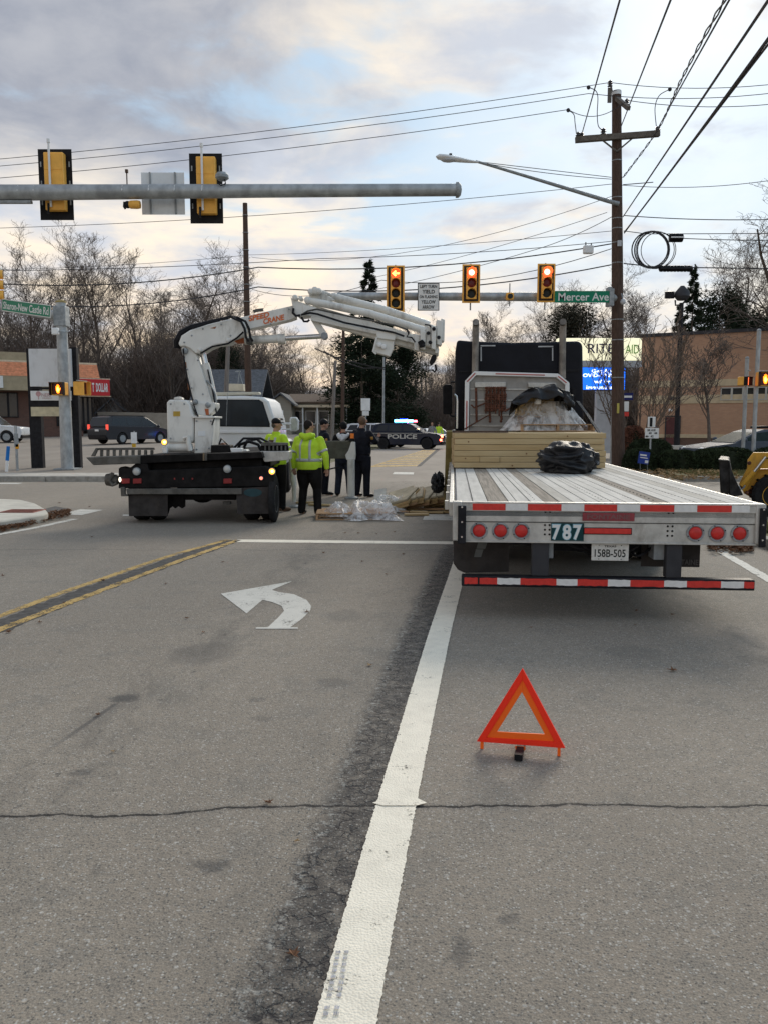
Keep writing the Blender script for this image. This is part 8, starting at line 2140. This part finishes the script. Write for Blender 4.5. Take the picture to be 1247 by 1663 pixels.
    for e in (-1, 1):
        kn, an = legs[e]; a = V((an.x, an.y, 0))
        sh = MB(); sh.path([a + V((0, -.075, .045)), a + V((0, -.02, .062)), a + V((e * .01, .08, .052)), a + V((e * .02, .17, .04)), a + V((e * .024, .215, .03))], [.035, .05, .048, .045, .02], 12, flat=.85)
        sh.path([a + V((0, 0, .05)), a + V((0, 0, .12))], .05, 10)
        fuse(sh, .012, shoe or M_blkp, 'shoe', t, 1)
    # jacket
    mb = MB(); cl = coatlen
    rings(mb, [((0, -.0, cl), .185 * B, .15 * B), ((0, 0, cl + .1), .195 * B, .155 * B), ((0, 0, 1.15), .185 * B, .145 * B), ((0, 0, 1.32), .205 * B, .14 * B), ((0, 0, 1.41), .185 * B, .115), ((0, 0, 1.47), .09, .085), ((0, 0, 1.53), .072, .078)], 20)
    for e in (-1, 1):
        el, wr, hd = [V(q) for q in arms[e]]
        mb.ball(SH[e] + V((-e * .015, 0, -.01)), (.085, .08, .08), 12, 8)
        mb.path([SH[e] + V((-e * .02, 0, 0)), SH[e].lerp(el, .5), el], [.082, .074, .066], 12)
        mb.path([el, el.lerp(wr, .5), wr + (wr - el).normalized() * .01], [.066, .058, .047], 12)
    # folds
    fr_ = random.Random(int(loc[0] * 100))
    for i in range(10):
        a = fr_.uniform(0, 6.28); z_ = fr_.uniform(cl, 1.35); mb.path([(math.cos(a) * .175 * B, math.sin(a) * .135 * B, z_), (math.cos(a + .5) * .18 * B, math.sin(a + .5) * .14 * B, z_ + fr_.uniform(-.06, .06))], [.022, .018], 6)
    fuse(mb, .012, jacket, 'jacket', t, 3)
    tc = lambda v: hc + rot(V(v))
    if hat == 'cap':
        h = MB(); h.ball(tc((0, -.006, .058)), (.088, .102, .078), 16, 9); h.path([tc((0, .07, .052)), tc((0, .12, .045)), tc((0, .155, .035))], [.072, .066, .03], 12, flat=.14)
        fuse(h, .008, M_blkp, 'cap', t, 1)
        MB().ball(tc((0, -.02, -.005)), (.078, .082, .07), 14, 8).build('hair', hair or M_blkp, t, True)
    elif hat == 'beanie':
        h = MB(); h.ball(tc((0, -.012, .045)), (.090, .104, .092), 16, 10); fuse(h, .009, M_blkp, 'beanie', t, 1)
    else:
        h = MB(); h.ball(tc((0, -.022, .03)), (.088, .095, .102), 16, 10); fuse(h, .008, hair or M_blkp, 'hair', t, 1)
    if extras: extras(t, tc)
    return t
M_hv = mat('hi_vis_yellow', (.46, .70, .03), .75, 0, .12, 5, .8, 11, c2=(.58, .80, .06))
M_refl = mat('reflective_grey', (.46, .48, .48), .5, 0, .08, 10)
M_navyc = mat('navy_uniform', (.014, .015, .022), .75, 0, .3, 8, .3, 20)
M_blkc = mat('black_workwear', (.013, .012, .012), .85, 0, .3, 8, .35, 18)
M_jean = mat('dark_jeans', (.035, .042, .065), .85, 0, .25, 8)
M_boot = mat('brown_boots', (.12, .07, .045), .8)
dn = lambda e, out=.06, fwd=.04: ((e * (.26 + out), -.02, 1.12), (e * (.27 + out), fwd, .88), (0, .1, -1))
def band(t, z, rx, ry, h=.05, th=.008, n=28, arc=(0, 6.2832), m=None, ynudge=0):
    mb = MB(); 
    N = n; cl = abs(arc[1] - arc[0] - 6.2832) < .01; o = 0
    for j in range(N + 1):
        a = arc[0] + (arc[1] - arc[0]) * j / N
        for rr, zz_ in ((1, z), (1, z + h)): mb.v.append((math.cos(a) * rx * rr, math.sin(a) * ry * rr + ynudge, zz_))
    mb.f = [(2 * j, 2 * j + 2, 2 * j + 3, 2 * j + 1) for j in range(N)]
    o_ = mb.build('reflective_band', m or M_refl, t, fix=False); sol = o_.modifiers.new('s', 'SOLIDIFY'); sol.thickness = th; return o_
def on_surface(t, src, pts, w, name, m):
    """strip laid on the garment: snap each point outward onto the source mesh"""
    from mathutils.bvhtree import BVHTree
    o = [c for c in kids(t) if c.name.split('.')[0] == src][0]; me = o.data
    bv = BVHTree.FromPolygons([v.co for v in me.vertices], [tuple(p.vertices) for p in me.polygons])
    L = []; 
    P_ = [Vector(p) for p in pts]
    for i, p in enumerate(P_):
        d = (P_[min(i + 1, len(P_) - 1)] - P_[max(i - 1, 0)]).normalized()
        c, nr, _, _ = bv.find_nearest(p); sd_ = d.cross(nr).normalized()
        for s_ in (-1, 0, 1):
            q, n2, _, _ = bv.find_nearest(c + sd_ * s_ * w / 2); L.append(tuple(q + n2 * .006))
    mb = MB(); mb.v = L; mb.f = [(3 * i + k_, 3 * i + 3 + k_, 3 * i + 4 + k_, 3 * i + 1 + k_) for i in range(len(P_) - 1) for k_ in (0, 1)]
    ob = mb.build(name, m, t, fix=False, smooth='all'); sol = ob.modifiers.new('s', 'SOLIDIFY'); sol.thickness = .006; sol.offset = 1; return ob
def ringpts(z, rx, ry, a0=0, a1=6.2832, n=36): return [(math.cos(a0 + (a1 - a0) * j / n) * rx, math.sin(a0 + (a1 - a0) * j / n) * ry, z) for j in range(n + 1)]
def hv_extras(logo):
    def f(t, tc):
        on_surface(t, 'jacket', ringpts(1.04, .22, .18), .055, 'reflective_band', M_refl)
        for e in (-1, 1):
            on_surface(t, 'jacket', [(e * .11, -.2, z / 100) for z in range(104, 150, 3)], .045, 'reflective_band', M_refl)
            A = ARMS_[e]; el, wr = Vector(A[0]), Vector(A[1]); c = Vector((e * .19, 0, 1.42)).lerp(el, .75)
            ax = (el - Vector((e * .19, 0, 1.42))).normalized(); u = ax.cross(Vector((0, 1, 0))).normalized(); v = ax.cross(u)
            on_surface(t, 'jacket', [tuple(c + u * math.cos(a * .35) * .11 + v * math.sin(a * .35) * .11) for a in range(19)], .045, 'reflective_band', M_refl)
        if logo:
            on_surface(t, 'jacket', [(-.09, -.2, 1.37), (.0, -.2, 1.375), (.09, -.2, 1.37)], .05, 'back_print', mat('brown_print', (.10, .06, .03), .7))
            on_surface(t, 'jacket', [(-.07, -.2, 1.28), (.0, -.2, 1.285), (.07, -.2, 1.28)], .06, 'back_print', mat('red_print', (.45, .07, .03), .7))
            on_surface(t, 'jacket', [(-.05, -.2, 1.21), (.05, -.2, 1.21)], .025, 'back_print', mat('brown_print', (.10, .06, .03), .7))
        else:
            # hood lying on the shoulders
            h = MB(); h.path([(-.12, -.02, 1.50), (-.10, -.11, 1.50), (0, -.145, 1.47), (.10, -.11, 1.50), (.12, -.02, 1.50)], [.045, .06, .07, .06, .045], 10); fuse(h, .013, M_hv, 'hood', t, 3)
    return f
# worker with cap behind the bed
YA = 15.9
ARMS_ = {-1: dn(-1, .05, .05), 1: ((.30, .03, 1.14), (.24, .20, 1.02), (0, 1, .1))}
person('worker in bright yellow jacket and black cap behind the truck bed', (X(449, YA), YA, 0), R(-38), 1.80, ARMS_, head_yaw=R(-32), jacket=M_hv, trouser=M_blkc, shoe=M_boot, build=1.08, hat='cap', hair=mat('grey_brown_hair', (.10, .08, .06), .8), extras=hv_extras(True))
YB = 15.3
ARMS_ = {-1: dn(-1, .06, .02), 1: dn(1, .09, .02)}
person('stout worker in hooded yellow jacket, bareheaded, right of the truck bed', (X(502, YB), YB, 0), R(-22), 1.76, ARMS_, head_yaw=R(-40), jacket=M_hv, trouser=M_blkc, shoe=M_blkp, build=1.32, hair=mat('dark_hair', (.02, .016, .014), .8),
       legs={-1: (Vector((-.14, .03, .50)), Vector((-.17, .0, .085))), 1: (Vector((.15, .02, .49)), Vector((.20, -.05, .085)))}, extras=hv_extras(False))
# officers
def off_ex(t, tc):
    on_surface(t, 'jacket', ringpts(.93, .2, .16), .05, 'duty_belt', M_blkp)
    on_surface(t, 'jacket', [(.30, -.02, 1.34), (.31, -.02, 1.27)], .06, 'shoulder_patch', mat('patch_gold', (.40, .22, .06), .7)); on_surface(t, 'jacket', [(-.30, -.02, 1.34), (-.31, -.02, 1.27)], .06, 'shoulder_patch', MATS['patch_gold'])
YO1 = 19.6
ARMS_ = {-1: ((-.26, .06, 1.15), (-.06, .20, 1.12), (1, .2, 0)), 1: ((.26, .06, 1.15), (.06, .22, 1.10), (-1, .2, 0))}
person('officer in dark uniform and black beanie, arms folded, facing right', (X(526, YO1), YO1, 0), R(-72), 1.80, ARMS_, head_yaw=R(-8), jacket=M_navyc, trouser=M_navyc, build=1.12, hat='beanie', extras=off_ex, coatlen=.95)
def hoodie_ex(t, tc):
    h = MB(); h.path([(-.11, .03, 1.50), (-.12, -.06, 1.47), (-.06, -.13, 1.41), (0, -.15, 1.35), (.06, -.13, 1.41), (.12, -.06, 1.47), (.11, .03, 1.50)], [.03, .045, .055, .06, .055, .045, .03], 10)
    h.ball((0, -.10, 1.42), (.11, .06, .085)); fuse(h, .012, mat('pale_grey_hood', (.55, .55, .56), .85, 0, .1, 20), 'hood', t, 3)
YO2 = 19.3
ARMS_ = {-1: ((-.27, .05, 1.14), (-.12, .18, 1.02), (.5, 1, 0)), 1: ((.27, .05, 1.14), (.12, .20, 1.02), (-.5, 1, 0))}
person('young man in black jacket with pale grey hood, seen from behind', (X(558, YO2), YO2, 0), R(-8), 1.74, ARMS_, head_yaw=R(10), jacket=M_blkc, trouser=M_jean, build=.98, hair=mat('black_hair', (.012, .011, .012), .7), extras=hoodie_ex, coatlen=.93)
YO3 = 19.0
ARMS_ = {-1: ((-.30, .16, 1.42), (-.09, .17, 1.60), (.55, -.2, .6)), 1: ((.30, .10, 1.22), (.20, .30, 1.30), (-.2, .6, .6))}
person('tall officer in dark uniform raising a hand to his head beside the white outrigger', (X(588, YO3), YO3, 0), R(-40), 1.86, ARMS_, head_yaw=R(20), jacket=M_navyc, trouser=M_navyc, build=1.14, hair=mat('light_brown_hair', (.16, .10, .065), .8), extras=off_ex, coatlen=.95)
# far flagger and a walker by the police car
ARMS_ = {-1: dn(-1), 1: dn(1)}
person('far traffic officer in yellow vest by the end of the road', (X(712, 66), 66, 0), R(180), 1.75, ARMS_, jacket=M_hv, trouser=M_navyc, hat='beanie', group='people far down the road')
person('far bystander in grey behind the bonnet of the police SUV', (X(701, 63), 63, 0), R(160), 1.78, ARMS_, jacket=mat('grey_coat', (.22, .22, .22), .85), trouser=M_jean, hair=mat('ginger_hair', (.30, .13, .06), .8), group='people far down the road')
